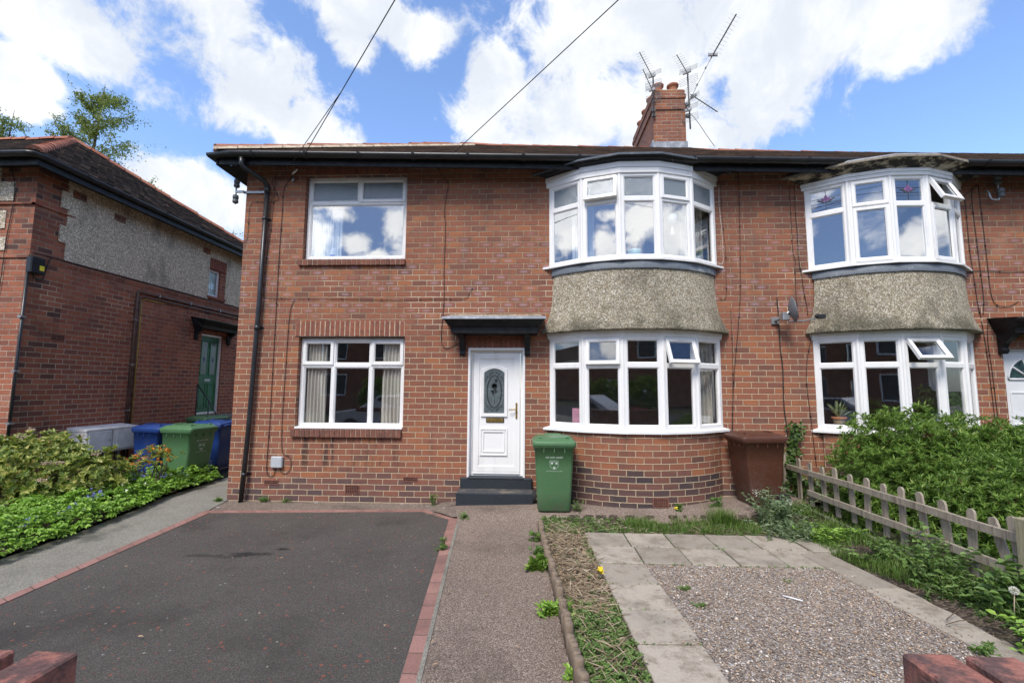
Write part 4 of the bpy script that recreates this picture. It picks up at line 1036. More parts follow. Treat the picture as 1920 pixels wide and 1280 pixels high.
q = MB(); hx = Wd-.118; q.box((hx-.014, 1.235, .012), (hx+.014, 1.475, .024), m, 0, .006); q.tube([m @ V((hx, 1.375, .02)), m @ V((hx, 1.375, .055)), m @ V((hx-.02, 1.377, .06)), m @ V((hx-.115, 1.372, .058))], [.010, .009, .009, .007], 8); q.box((hx-.006, 1.275, .024), (hx+.006, 1.30, .03), m, 0, .002); q.build('door_handle', 'brass', door)
q = MB(); q.box((.258, 1.175, -.002), (.532, 1.250, .010), m, 0, .006); lb = q.build('letterbox', 'etch', door)
q = MB(); q.box((.27, 1.186, .010), (.52, 1.240, .018), m, 0, .005); q.build('letter_flap', 'brass', lb)
# canopy over the door
c = MB(); X0, X1 = -1.16, .085; zb = 2.485
prof = [(0, zb), (-.30, zb), (-.31, zb+.005), (-.315, zb+.085), (-.33, zb+.095), (-.36, zb+.12), (-.40, zb+.17), (-.43, zb+.19), (-.43, zb+.205), (0, zb+.23)]
def can(xe, p): return p[0]
rows = []
ex = [0, 0, .008, .012, .02, .045, .085, .115, .115, .115]
L = [[V((X0-e, y, z)) for (y, z), e in zip(prof, ex)], [V((X1+e, y, z)) for (y, z), e in zip(prof, ex)]]
c.loft(L, 0, False, None, True)
c.face(L[0][::-1]); c.face(L[1])
canopy = c.build('door_canopy', 'black', H1)
for x in (-1.04, -.062):
    k = MB(); pr_ = [(0, 2.18), (-.035, 2.18), (-.045, 2.21), (-.03, 2.25), (-.05, 2.29), (-.09, 2.36), (-.14, 2.43), (-.26, 2.45), (-.28, 2.484), (0, 2.484)]
    mm = Matrix(((0, 0, 1, 0), (1, 0, 0, 0), (0, 1, 0, 0), (0, 0, 0, 1))); k.prism([(y, z) for y, z in pr_], x-.04, x+.04, mm); k.build('bracket', 'black', canopy)
k = MB(); k.mesh([(X0-.09, 0, zb+.31), (X1+.09, 0, zb+.30), (X1+.125, -.437, zb+.222), (X0-.125, -.437, zb+.222), (X0-.125, -.445, zb+.192), (X1+.125, -.445, zb+.192)], [(0, 3, 2, 1), (3, 4, 5, 2)]); k.face([(X0-.09,0,zb+.31),(X0-.125,0,zb+.2),(X0-.125,-.44,zb+.2),(X0-.125,-.437,zb+.222)]); k.build('lead_cover', 'lead_pale', canopy)
k = MB()
for i in range(11): k.box((X0-.08+i*.127, -.008-.02, zb+.30), (X0-.08+(i+1)*.127-.004, -.001, zb+.318+rnd.uniform(-.006, .008)))
k.build('mortar_fillet', 'mortar', canopy)
k = MB(); brick_row(k, -.98, -.03, 2.30, 2.475, -.003, .04, .079, .001); k.build('brick_lintel', 'soldier', door)
# steps
st = MB(); st.box((-1.055, -.34, -.05), (.03, .0, .235), I4, 0, .012); stp = st.build('doorstep', 'step', H1)
st = MB(); st.box((-1.045, -.335, .232), (.02, -.06, .239), I4, 0, .003); st.build('step_tread', 'tread', stp)
st = MB(); st.box((-1.04, -.075, .23), (.012, .005, .388), I4, 0, .012); st.box((-.93, -.08, .37), (-.11, .09, .397), I4, 0, .006); st.build('upper_step', 'step', stp)

# downpipe with swan neck
d = MB(); xp0 = -4.30
P = [(-4.40, -.425, 5.155), (-4.40, -.42, 5.06), (-4.385, -.40, 5.02), (-4.20, -.15, 4.91), (-4.185, -.08, 4.86), (-4.19, -.065, 4.78)]
d.tube(P, .037, 12); d.tube([(-4.19, -.065, 4.82), (-4.215, -.065, 3.0), (-4.26, -.07, 1.0), (-4.30, -.085, -.02)], .034, 12)
for (p0, p1, r_) in (((-4.40, -.40, 5.16), (-4.40, -.40, 5.10), .043), ((-4.187, -.075, 4.85), (-4.19, -.065, 4.75), .042), ((-4.202, -.066, 4.35), (-4.203, -.066, 4.31), .040), ((-4.218, -.067, 2.63), (-4.219, -.067, 2.56), .041), ((-4.278, -.078, .42), (-4.279, -.078, .36), .040)): d.tube([p0, p1], r_, 12)
dp = d.build('downpipe', 'plastic_black', H1)
d = MB()
for z, x in ((4.33, -4.2), (2.60, -4.219), (.39, -4.278)):
    d = MB(); d.box((x-.065, -.012, z-.015), (x+.065, -.002, z+.015)); d.tube([(x, -.0, z), (x, -.05, z)], .012, 6); d.build('pipe_clip', 'plastic_black', dp)
# cables and boxes on the front
CB = {
 'c1': [(-3.79,5.08),(-3.85,5.01),(-3.93,4.9),(-3.96,4.77),(-3.96,4.43),(-3.97,3.83),(-3.97,2.72),(-3.97,1.9),(-3.97,1.09),(-3.98,.61),(-3.97,.42),(-3.93,.36),(-3.86,.38),(-3.84,.49)],
 'c1b': [(-4.02,4.99),(-4.13,5.03),(-4.15,4.94),(-4.04,4.71),(-4.06,4.65),(-4.22,4.62),(-4.42,4.63),(-4.49,4.57),(-4.5,4.35),(-4.5,4.09),(-4.52,3.99),(-4.565,3.98)],
 'c2': [(-4.1,5.06),(-4.11,4.61),(-4.13,4.17),(-4.18,3.57),(-4.19,3.19),(-4.17,3.09),(-4.10,3.07),(-3.62,3.06),(-2.94,3.055),(-2.11,3.04),(-1.36,3.05),(-1.03,3.05),(-.95,3.13),(-.91,3.21)],
 'c3': [(-3.68,3.06),(-3.74,2.89),(-3.76,2.56),(-3.77,1.9),(-3.78,1.17),(-3.76,.77),(-3.72,.68),(-3.65,.66),(-3.61,.58),(-3.62,.46),(-3.69,.4),(-3.75,.42),(-3.78,.49)],
 'c4': [(-1.49,5.14),(-1.4,5.01),(-1.31,4.88),(-1.34,4.66),(-1.36,4.41),(-1.34,4.15),(-1.35,3.55),(-1.34,3.05),(-1.36,2.72),(-1.37,2.39),(-1.3,2.29),(-1.22,2.31),(-1.12,2.35),(-1.02,2.33),(-.965,2.26)],
 'k1': [(2.86,4.95),(2.89,4.86),(2.9,4.53),(2.91,4.11),(2.93,3.77),(2.92,3.36),(2.91,3.08),(2.86,3.02),(2.81,3.05)],
 'k2': [(3.15,5.04),(3.17,4.86),(3.16,4.35),(3.15,3.94),(3.13,3.36),(3.1,2.88),(3.04,2.4),(2.98,1.92),(2.94,1.46),(2.91,1.0)],
 'k3': [(2.97,2.88),(2.97,2.56),(2.97,2.32),(2.96,1.92),(2.92,1.0)]}
for k, P in CB.items(): wall_cable(H1, P, .0045 if k in ('c1', 'c3', 'k2', 'c4') else .0035, 'cable_brown' if k in ('c4', 'c2', 'k1', 'c3') else 'cable')
wall_cable(H1, [(2.87,4.75),(2.86,4.5),(2.885,4.1),(2.89,3.75),(2.88,3.58),(2.82,3.57)], .004, 'cable_pale')
q = MB(); q.box((-3.90, -.06, .488), (-3.725, -.002, .655), I4, 0, .012); q.build('junction_box', 'greydoor', H1)
CR = {'k4': [(3.92,4.78),(3.92,4.43),(3.92,4.1),(3.92,3.77),(3.95,3.6),(3.94,3.52),(3.93,3.04),(3.95,2.75)], 'k5': [(4.0,4.80),(3.99,4.34),(4.0,4.01),(4.0,3.64),(4.03,3.36),(4.05,3.12),(4.08,2.91),(4.08,2.79)],
 'kd': [(3.65,3.06),(3.66,2.71),(3.66,2.32),(3.68,2.0),(3.67,1.46),(3.69,1.16),(3.72,.5)], 'k6': [(4.11,2.71),(4.13,2.56),(4.08,2.32),(4.03,2.08),(4.01,1.77),(4.04,1.31),(4.08,.6)],
 'r1': [(6.62,4.70),(6.49,4.61),(6.47,4.52),(6.47,4.15),(6.47,3.75),(6.49,3.35),(6.51,2.95),(6.54,2.75)], 'r2': [(6.67,4.76),(6.58,4.64),(6.57,4.32),(6.58,3.91),(6.59,3.5),(6.60,3.03),(6.57,2.79)],
 'r3': [(6.68,4.75),(6.69,4.31),(6.70,3.66),(6.71,3.11),(6.78,2.93),(6.96,2.92),(7.08,2.99)], 'r4': [(6.48,3.41),(6.57,3.44),(8,3.40)], 'r5': [(6.54,2.70),(6.55,2.56),(6.57,2.25),(6.58,1.94),(6.59,1.48),(6.60,.9)], 'r6': [(6.63,2.71),(6.60,2.4),(6.62,1.94),(6.64,1.1)]}
for k, P in CR.items(): wall_cable(H2, P, .008 if k == 'kd' else .0042, 'cable' if k != 'k4' else 'cable_brown')

# second bay and door 145
bay_window(H2, DX2, 3.465, 4.695, 4.285, [('l', 'p'), ('c', 'c'), ('l', 'p'), ('c:0.42', 'c'), ('p', 'p')], (4.69, 4.785), 3.435, True, 'glass_up')
bay_window(H2, DX2, 1.14, 2.425, 2.035, [('p', 'p'), ('p', 'p'), ('c:0.62', 'p'), ('p', 'p'), ('p', 'p')], (2.42, 2.52), 1.085, False, 'glass')
bay_shell(H2, DX2, 3.435, (4.785, 4.885, 4.93), True)
m = frame_m((D2[0], .07, 0), (1, 0)); Wd = D2[1]-D2[0]; f = MB(); ring(f, m, .003, Wd-.003, D2[2]+.002, D2[3]-.003, .05, -.07, .0, .008); d2 = f.build('front_door', 'paintwhite', H2)
l = MB(); l.box((.05, D2[2]+.05, -.05), (Wd-.05, D2[3]-.05, -.012), m)
for (a, b, c_, e) in ((.12, .39, .60, 1.10), (.48, .75, .60, 1.10), (.12, .39, 1.20, 1.68), (.48, .75, 1.20, 1.68)): ring(l, m, a, b, c_, e, .03, -.013, -.002, .01)
l.build('door_leaf', 'paintwhite', d2)
l = MB(); fc, fz, R = Wd/2, 1.86, .315; l.prism([(fc+R*math.cos(a), fz+R*math.sin(a)) for a in [math.pi*i/20 for i in range(21)]], -.011, -.006, m); l.build('fanlight_glass', 'teal', d2)
l = MB()
for a in [math.pi*i/5 for i in range(0, 6)]: l.tube([m @ V((fc, fz, -.002)), m @ V((fc+R*math.cos(a), fz+R*math.sin(a), -.002))], .016, 4)
l.tube([m @ V((fc+R*math.cos(a), fz+R*math.sin(a), -.004)) for a in [math.pi*i/20 for i in range(21)]], .014, 6); l.build('fanlight_bars', 'paintwhite', d2)
l = MB(); l.box((fc-.03, 1.76, -.01), (fc+.03, 1.85, .02), m, 0, .012); l.tube([m @ V((fc+.03*math.cos(a), 1.755+.035*math.sin(a), .028)) for a in [2*math.pi*i/12 for i in range(13)]], .006, 6); l.build('door_knocker', 'galv', d2)
def text(parent, s, size, m, mt, name='lettering', align='CENTER', ext=.0012):
    cu = bpy.data.curves.new(name, 'FONT'); cu.body = s; cu.size = size; cu.align_x = align; cu.extrude = ext; cu.materials.append(M[mt]); cu.resolution_u = 3
    tmp = bpy.data.objects.new(name, cu); COL.objects.link(tmp); bpy.context.view_layer.update()
    me = bpy.data.meshes.new_from_object(tmp.evaluated_get(bpy.context.evaluated_depsgraph_get())); bpy.data.objects.remove(tmp); me.transform(m); me.name = name
    o = bpy.data.objects.new(name, me); COL.objects.link(o); o.parent = parent; return o
for k, ch_ in enumerate('145'): text(d2, ch_, .115, m @ Matrix.Translation(V((fc+.0, 1.60-.105*k, .001))), 'gold', 'numeral')
c = MB(); X0, X1, zb = 6.73, 7.80, 2.50; prof = [(0, zb), (-.26, zb), (-.28, zb+.01), (-.29, zb+.07), (-.31, zb+.085), (-.36, zb+.15), (-.42, zb+.18), (-.42, zb+.20), (0, zb+.24)]; ex = [0, 0, .01, .02, .03, .07, .11, .11, .11]
L = [[V((X0-e, y, z)) for (y, z), e in zip(prof, ex)], [V((X1+e, y, z)) for (y, z), e in zip(prof, ex)]]; c.loft(L, 0, False, None, True); c.face(L[0][::-1]); c.face(L[1]); can2 = c.build('door_canopy', 'black', H2)
for x in (6.78, 7.74):
    k = MB(); k.prism([(0, 2.22), (-.05, 2.22), (-.08, 2.27), (-.06, 2.31), (-.10, 2.37), (-.2, 2.44), (-.24, 2.499), (0, 2.499)], x-.045, x+.045, mm); k.build('bracket', 'black', can2)

# ---------------------------------------------------------------- neighbouring house on the left
H3 = thing('neighbour_house', (-8, 0, 0), 'neighbouring house with grey roughcast upper side wall, green side door and hipped roof', 'house')
XS = -8.0
mS = Matrix(((0, 0, 1, XS), (1, 0, 0, 0), (0, 1, 0, 0), (0, 0, 0, 1)))     # local (y, z, outwards) for the side wall
def sidem(): return Matrix(((0, -1, 0, XS), (1, 0, 0, 0), (0, 0, 1, 0), (0, 0, 0, 1)))   # wall_grid local x -> world y, local y -> inwards
mW = sidem(); LD = (3.90, 4.66, 1.0, 2.96); LW = (4.0, 4.42, 3.92, 4.60)
w = MB(); wall_grid(w, [0, LD[0], LW[0], LW[1], LD[1], 7.4], [-.2, 1.0, 2.96, 3.78, 3.92, 4.60, 5.35], [LD, LW], mW)
reveal(w, *LD, .12, mW); reveal(w, *LW, .09, mW)
wall_grid(w, [-14, -8.0], [-.2, 5.35], [], Matrix.Translation(V((0, 0, 0)))); w.build('wall', 'brick_old', H3)
# roughcast panels with toothed brick quoins at the corner
teeth = [.52, .40, .50, .38, .48]; q = MB(); z0 = 3.82; zt_ = 5.30; hh = (zt_-z0)/5
poly = []
for k, t0 in enumerate(teeth): poly += [(t0, z0+k*hh), (t0, z0+(k+1)*hh)]
LHd = (3.98, 4.60, 3.90, 4.88)
left = [(7.4, z0), (7.4, zt_)]
full = [(7.4, z0)] + [(LHd[1], z0), (LHd[1], LHd[3]), (LHd[0], LHd[3]), (LHd[0], z0)] + poly + [(7.4, zt_)]
q.prism(full[::-1], .001, .022, mS)
mF = Matrix(((1, 0, 0, 0), (0, 0, -1, 0), (0, 1, 0, 0), (0, 0, 0, 1)))
for (a, b, x1) in ((4.66, 4.98, -8.36), (4.2, 4.5, -8.46), (3.84, 4.06, -8.42)): q.prism([(-8.62, a), (x1, a), (x1, b), (-8.62, b)], .001, .016, mF)
q.prism([(-14, 3.84), (-8.62, 3.84), (-8.62, 5.3), (-14, 5.3)], .001, .016, mF)
q.build('roughcast', 'rough_side', H3)
q = MB()
wall_grid(q, [-.002, .56], [.0, 5.3], [], Matrix(((0, -1, 0, XS+.002), (1, 0, 0, 0), (0, 0, 1, 0), (0, 0, 0, 1)))); wall_grid(q, [-8.62, -7.998], [3.84, 5.3], [], Matrix.Translation(V((0, -.002, 0)))); q.build('quoin', 'brick_quoin', H3)
q = MB()
for k in range(3): q.box((-.012, 3.70+.03*k, -.01), (7.4, 3.727+.03*k, .012+.006*k), mS)
q.box((-14, -.022, 3.72), (-7.99, 0, 3.79)); q.build('string_course', 'brick_old', H3)
q = MB(); q.box((-8.9, -.03, 4.60), (-7.97, .0, 4.625)); q.box((-8.03, -.03, 4.60), (-7.968, .62, 4.625)); q.build('brick_band', 'brick_quoin', H3)
q = MB(); brick_row(q, LHd[0], LHd[1], 4.60, 4.87, -.028, .02, .078, .002, mW); q.build('brick_lintel', 'soldier', H3); q = MB(); q.box((LHd[0]-.02, -.034, 3.86), (LHd[1]+.02, .0, 3.92), mW); q.build('sill', 'soldier', H3)
mm2 = frame_m((XS-.05, LW[0], 0), (0, 1)); f = MB(); Wd = LW[1]-LW[0]; ring(f, mm2, .004, Wd-.004, LW[2], LW[3], .055, -.06, .005, .01); wn = f.build('window', 'paintwhite', H3); pane(wn, mm2, .05, Wd-.05, LW[2]+.05, LW[3]-.05, -.03, 'frost')
for (y, z) in ((.55, 4.95), (1.35, 4.85), (3.72, 4.93)): 
    q = MB(); q.box((y, z, .02), (y+.24, z+.13, .027), mS); q.build('air_brick', 'brick_quoin', H3)
airbrick(H3, .44, .67, 2.44, 2.55, 8, 4, mW)
mm3 = frame_m((XS-.06, LD[0], 0), (0, 1)); Wd = LD[1]-LD[0]; f = MB(); ring(f, mm3, .0, Wd, LD[2], LD[3], .05, -.06, .03, .01); gd = f.build('side_door', 'paintwhite', H3)
l = MB(); l.box((.05, LD[2]+.03, -.05), (Wd-.05, LD[3]-.05, -.012), mm3)
for (a, b, c_, e) in ((.10, .35, 1.15, 1.75), (.41, .66, 1.15, 1.75), (.10, .35, 1.95, 2.80), (.41, .66, 1.95, 2.80)): ring(l, mm3, a, b, c_, e, .03, -.013, .0, .01)
l.build('door_leaf', 'greenpaint', gd)
l = MB()
for a in (.13, .44): l.box((a, 1.98, -.011), (a+.19, 2.77, -.006), mm3)
l.build('door_glass', 'teal', gd)
l = MB()
for a in (.225, .535): l.prism([(a, 2.28), (a+.03, 2.34), (a, 2.40), (a-.03, 2.34)], -.004, .0, mm3)
l.build('blue_lozenge', 'bin_blue', gd)
l = MB(); l.box((.28, 1.80, -.012), (.48, 1.86, .0), mm3, 0, .004); l.build('letterbox', 'galv', gd)
c = MB(); Y0, Y1, zb = 3.62, 4.95, 3.06; prof = [(0, zb), (.22, zb), (.24, zb+.07), (.27, zb+.09), (.36, zb+.17), (.37, zb+.2), (0, zb+.26)]
L = [[V((XS+x, Y0-.06*(i > 2)-.06*(i > 3), z)) for i, (x, z) in enumerate(prof)], [V((XS+x, Y1+.06*(i > 2)+.06*(i > 3), z)) for i, (x, z) in enumerate(prof)]]; c.loft(L[::-1], 0, False, None, True); c.face(L[0]); c.face(L[1][::-1]); cn = c.build('door_canopy', 'black', H3)
for y in (3.68, 4.86):
    k = MB(); k.prism([(0, 2.78), (.05, 2.78), (.07, 2.84), (.05, 2.88), (.09, 2.96), (.17, 3.02), (.2, 3.059), (0, 3.059)][::-1], -y-.04, -y+.04, Matrix(((1, 0, 0, XS), (0, 0, -1, 0), (0, 1, 0, 0), (0, 0, 0, 1)))); k.build('bracket', 'black', cn)
l = MB(); l.lathe([(.02, 0), (.055, .04), (.065, .16), (.03, .2), (.01, .24)], Matrix.Translation(V((XS+.12, 4.70, 2.72))), 6, 0, False); l.tube([(XS, 4.70, 2.9), (XS+.12, 4.70, 2.98)], .01, 5); l.build('coach_lamp', 'plastic_black', H3)
st = MB(); st.box((XS, 3.7, -.1), (XS+.55, 4.9, .98), I4, 0, .01); st.box((XS+.55, 3.75, -.1), (XS+.85, 4.85, .78), I4, 0, .01); st.build('doorstep', 'concrete', H3)
st = MB(); st.tube([(XS+.95, 3.68, .55), (XS+.45, 3.68, 1.35), (XS+.15, 3.68, 1.72)], .014, 6); st.tube([(XS+.45, 3.68, .9), (XS+.45, 3.68, 1.35)], .012, 6); st.tube([(XS+.15, 3.68, .95), (XS+.15, 3.68, 1.72)], .012, 6); st.build('handrail', 'plastic_black', H3)
# pipes and conduits
p = MB(); p.tube([(XS+.035, 1.985, .3), (XS+.035, 1.985, 3.55), (XS+.035, 2.02, 3.60), (XS+.035, 6, 3.60)], .024, 8); p.tube([(XS+.035, 2.06, .3), (XS+.035, 2.06, 3.48), (XS+.035, 2.1, 3.52), (XS+.035, 6, 3.52)], .014, 6)
pp = p.build('conduit', 'pipe_brown', H3)
for z in (1.2, 2.1, 3.0): q = MB(); q.box((XS+.0, 1.95, z), (XS+.066, 2.02, z+.02)); q.build('pipe_clip', 'galv', pp)
for y in (2.5, 3.4, 4.4): q = MB(); q.box((XS+.0, y, 3.565), (XS+.066, y+.02, 3.635)); q.build('pipe_clip', 'galv', pp)
p = MB(); p.tube([(XS+.02, 2.115, .3), (XS+.02, 2.115, 3.42), (XS+.02, 2.2, 3.47), (XS+.02, 2.7, 3.46)], .009, 6); p.build('gas_pipe', 'gaspipe', H3)
p = MB(); p.tube([(XS+.03, -.03, 3.48), (XS+.03, -.04, 1.8), (XS+.03, -.05, .3)], .021, 8); pp = p.build('downpipe', 'plastic_black', H3)
for z in (1.1, 1.9, 2.75): q = MB(); q.box((XS, -.08, z), (XS+.06, .0, z+.03)); q.build('pipe_clip', 'galv', pp)
q = MB(); q.box((XS+.002, -.05, 3.47), (XS+.10, .17, 3.74), I4, 0, .015); al = q.build('meter_housing', 'plastic_black', H3)
q = MB(); q.box((XS+.098, .08, 3.53), (XS+.1025, .15, 3.61)); q.build('yellow_label', 'yellowlabel', al)
p = MB(); p.tube(spline([(XS+.03, .05, 3.47), (XS+.03, .09, 3.40), (XS+.03, .2, 3.42), (XS+.03, .24, 3.6), (XS+.03, .30, 3.80), (XS+.035, .45, 3.81), (XS+.035, 6, 3.81)], 4), .009, 6); p.build('wall_cable', 'cable', H3)
p = MB(); p.tube(spline([(-8.45, -.02, 5.2), (-8.35, -.02, 4.8), (-8.4, -.02, 4.0), (-8.42, -.02, 3.2), (-8.5, -.02, 2.95), (-8.75, -.02, 2.85)], 4), .006, 5); p.build('wall_cable', 'cable', H3)
p = MB(); p.tube([(-8.78, -.42, 5.22), (-8.74, -.25, 5.05), (-8.72, -.07, 4.9), (-8.72, -.07, 0)], .036, 10); p.build('front_downpipe', 'plastic_black', H3)
# roof
EV = 5.27; e0y, e1y, ex = -.40, 6.55, -7.65; AP = V((-10.85, 3.05, 7.46)); r = MB()
roofq(r, [(ex, e0y, EV+.03), (ex, e1y, EV+.03), tuple(AP)]); roofq(r, [(-20, e0y, EV+.03), (ex, e0y, EV+.03), tuple(AP), (-20, AP.y, AP.z)]); roofq(r, [(ex, e1y, EV+.03), (-20, e1y, EV+.03), (-20, AP.y, AP.z), tuple(AP)])
rf = r.build('roof', 'tiles_side', H3)
tile_roof(rf, [(ex, e0y, EV+.03), (ex, e1y, EV+.03), tuple(AP)], 'tile_dark'); tile_roof(rf, [(-14, e0y, EV+.03), (ex, e0y, EV+.03), tuple(AP), (-14, AP.y, AP.z)], 'tile_dark')
t_ = MB(); ridge_tiles(t_, (ex-.03, e0y+.04, EV+.05), AP, 19, .095, .02); ridge_tiles(t_, (ex-.03, e1y, EV+.06), AP, 15, .12, .02); ridge_tiles(t_, AP, (-20, AP.y, AP.z), 26, .12); t_.build('ridge_tiles', 'ridge', rf)
f = MB(); f.box((ex-.035, e0y+.08, EV-.165), (ex-.012, 7, EV-.03)); f.box((-20, e0y+.085, EV-.165), (ex-.036, e0y+.107, EV-.03)); f.build('fascia', 'black', H3)
f = MB(); f.face([(ex-.03, e0y+.09, EV-.16), (ex-.03, 7, EV-.16), (XS-.02, 7, EV-.05), (XS-.02, -.0, EV-.05)][::-1]); f.face([(-20, e0y+.09, EV-.16), (ex-.03, e0y+.09, EV-.16), (XS-.02, .0, EV-.05), (-20, .0, EV-.05)][::-1]); f.build('soffit', 'black', H3)
gm = MB(); gutter_along(gm, [(-20, e0y, EV), (-9, e0y, EV), (ex-.08, e0y, EV), (ex, e0y+.02, EV), (ex+.02, e0y+.1, EV), (ex+.02, 2, EV), (ex+.02, 4, EV), (ex+.02, 7, EV)][::-1])
for y in np.arange(.4, 6.9, .85):
    rows = [[V((ex+.02+.066*math.cos(a_), y+dy, EV-.066*1.15*math.sin(a_))) for a_ in [math.pi*j/8 for j in range(9)]] for dy in (-.022, .022)]; gm.loft(rows, 0, True)
gm.build('gutter', 'plastic_black', H3)
# two utility meter cupboards against the neighbour's wall
for k, (y, lab) in enumerate(((.78, 'chalky white meter cupboard nearer the viburnum, left one of two'), (1.31, 'chalky white meter cupboard nearer the blue bin, right one of two'))):
    T = thing('meter_cupboard', (XS, y, .5), lab, 'meter box', 'white meter cupboards on the side wall')
    b = MB(); b.box((XS+.001, y, .50), (XS+.36, y+.50, .90), I4, 0, .015); b.mesh([(XS+.001, y-.01, .90), (XS+.37, y-.01, .90), (XS+.37, y+.51, .90), (XS+.001, y+.51, .90), (XS+.001, y-.01, .97), (XS+.37, y-.01, .93), (XS+.37, y+.51, .93), (XS+.001, y+.51, .97)], [(0, 3, 2, 1), (4, 5, 6, 7), (0, 1, 5, 4), (1, 2, 6, 5), (2, 3, 7, 6), (3, 0, 4, 7)]); b.build('casing', 'meter', T)
    b = MB(); b.box((XS+.36, y+.04, .54), (XS+.375, y+.46, .885), I4, 0, .006); dd = b.build('door', 'meter', T)
    b = MB(); b.box((XS+.374, y+.42, .70), (XS+.382, y+.44, .73)); b.build('latch', 'galv', dd)
    b = MB(); b.box((XS+.06, y+.08, .0), (XS+.10, y+.12, .5)); b.box((XS+.06, y+.38, .0), (XS+.10, y+.42, .5)); b.build('bracket', 'galv', T)

# ---------------------------------------------------------------- wheelie bins (front faces -y)
def make_bin(body, s, crest=True, lidmt=None, loc=(0, 0, 0)):
    root = bpy.data.objects.new('wheelie_bin', None); COL.objects.link(root); root.location = (0, 0, 0)
    lidmt = lidmt or body
    b = MB(); rows = []
    def rr(hx, y0, y1, z, r=.045):
        out = []
        for cx, cy, a0 in ((hx-r, y1-r, 0), (-hx+r, y1-r, 1), (-hx+r, y0+r, 2), (hx-r, y0+r, 3)):
            for k in range(5): a = (a0 + k/4)*math.pi/2; out.append(V((cx+r*math.cos(a), cy+r*math.sin(a), z)))
        return out
    prof = [(.0, .215, -.22, .20), (.02, .225, -.235, .215), (.25, .236, -.262, .235), (.62, .252, -.305, .26), (.905, .265, -.338, .285), (.915, .285, -.36, .30), (.955, .288, -.362, .305), (.957, .27, -.345, .29), (.85, .25, -.32, .27)]
    for z, hx, y0, y1 in prof: rows.append(rr(hx, y0, y1, z))
    b.loft(rows, 0, True, None, True); b.face(rows[0][::-1])
    for sx in (-.14, 0, .14): b.box((sx-.006, -.352, .845), (sx+.006, -.325, .915))
    for sx in (-1, 1):
        for y in (-.15, 0, .15): b.box((sx*.262-.012, y-.006, .845), (sx*.262+.012, y+.006, .915))
    body_o = b.build('body', body, root)
    l = MB(); rows = []
    for z, hx, y0, y1 in ((.945, .292, -.372, .31), (.985, .296, -.378, .315), (1.0, .290, -.370, .31), (1.012, .262, -.335, .28), (1.035, .245, -.31, .255), (1.045, .20, -.25, .2)): rows.append(rr(hx, y0, y1, z, .05))
    l.loft(rows, 0, True, None, True); l.face(rows[-1]); l.face(rows[0][::-1])
    l.tube([(-.2, .305, 1.0), (.2, .305, 1.0)], .02, 8)
    for sx in (-1, 1): l.tube(spline([(sx*.23, -.30, 1.018), (sx*.215, -.27, 1.045), (sx*.165, -.275, 1.052), (sx*.14, -.305, 1.03)], 3), .012, 6)
    l.tube(spline([(-.13, .17, 1.025), (-.09, .2, 1.045), (.09, .2, 1.045), (.13, .17, 1.025)], 4), .018, 8)
    l.build('lid', lidmt, root)
    h = MB(); h.tube([(-.22, .36, .97), (.22, .36, .97)], .016, 8)
    for sx in (-.2, .2): h.box((sx-.02, .28, .945), (sx+.02, .37, .975), I4, 0, .005)
    h.build('handle', body, root)
    for sx in (-1, 1):
        wl = MB(); mw = Matrix.Translation(V((sx*.265, .215, .10))) @ Matrix.Rotation(math.pi/2, 4, 'Y')
        wl.lathe([(.06, -.024), (.095, -.024), (.10, -.016), (.10, .016), (.095, .024), (.06, .024)], mw, 20); wo = wl.build('wheel', 'rubber', root)
        wl = MB(); wl.lathe([(.015, -.02), (.062, -.018), (.062, .018), (.015, .02)], mw, 16); wl.build('hub', 'galv', wo)
    ax = MB(); ax.tube([(-.27, .215, .10), (.27, .215, .10)], .012, 6); ax.build('axle', 'galv', root)
    if crest:
        mt = Matrix.Translation(V((0, -.292, .70))) @ Matrix.Rotation(math.radians(90-6.6), 4, 'X')
        mt = Matrix.Translation(V((0, -.317, .70))) @ Matrix.Rotation(math.radians(90+6.6), 4, 'X')
        fm = lambda x, z: Matrix.Translation(V((x, -.3052 - (z-.62)*.1158 - .001, z))) @ Matrix.Rotation(math.radians(90+6.6), 4, 'X')
        text(root, 'NO HOT ASHES', .033, fm(0, .765), 'print', 'lettering', 'CENTER', .0008)
        text(root, 'City of Newcastle upon Tyne', .0185, fm(0, .575), 'print', 'lettering', 'CENTER', .0006)
        c = MB(); mz = fm(0, .67)
        sh = [(-.058, .06), (.058, .06), (.058, .0), (.046, -.035), (.02, -.06), (0, -.07), (-.02, -.06), (-.046, -.035), (-.058, .0), (-.058, .06)]
        c.tube([mz @ V((x, y, .001)) for x, y in sh], .0022, 4)
        c.tube([mz @ V((-.005, .06, .001)), mz @ V((-.005, .01, .001))], .0014, 4); c.tube([mz @ V((.005, .06, .001)), mz @ V((.005, .01, .001))], .0014, 4)
        for (x, y) in ((-.031, .022), (.031, .022), (0, -.045)):
            c.box((x-.014, y-.012, .0), (x+.014, y+.012, .0014), mz)
            for k in (-1, 0, 1): c.box((x+k*.011-.0035, y+.013, .0), (x+k*.011+.0035, y+.021, .0014), mz)
        c.build('crest', 'print', root)
    root.scale = (s, s, s)
    return root
def place(b, x, y, z, rot, lab, grp):
    b.location = (x, y, z); b.rotation_euler = (0, 0, rot); tag(b, lab, 'bin', grp); return b
H3.location.y -= .09
GW = 'wheelie bins'
b1 = make_bin('bin_green', .965); place(b1, .30, -.46, hz(.3, -.5)+.002, 0, 'green wheelie bin with white crest standing by the white front door', GW)
b1.scale = (.965, .965, .91); b2 = copy_tree(b1); b2.scale = (1.0,)*3; place(b2, -6.12, 1.14, -.03, math.radians(80), 'green wheelie bin in front of the blue bins beside the neighbouring house', GW)
b3 = make_bin('bin_brown', .90, False); place(b3, 3.09, -.36, hz(3.1, -.36)-.01, math.radians(-84), 'brown wheelie bin between the bow bay and the picket fence', GW)
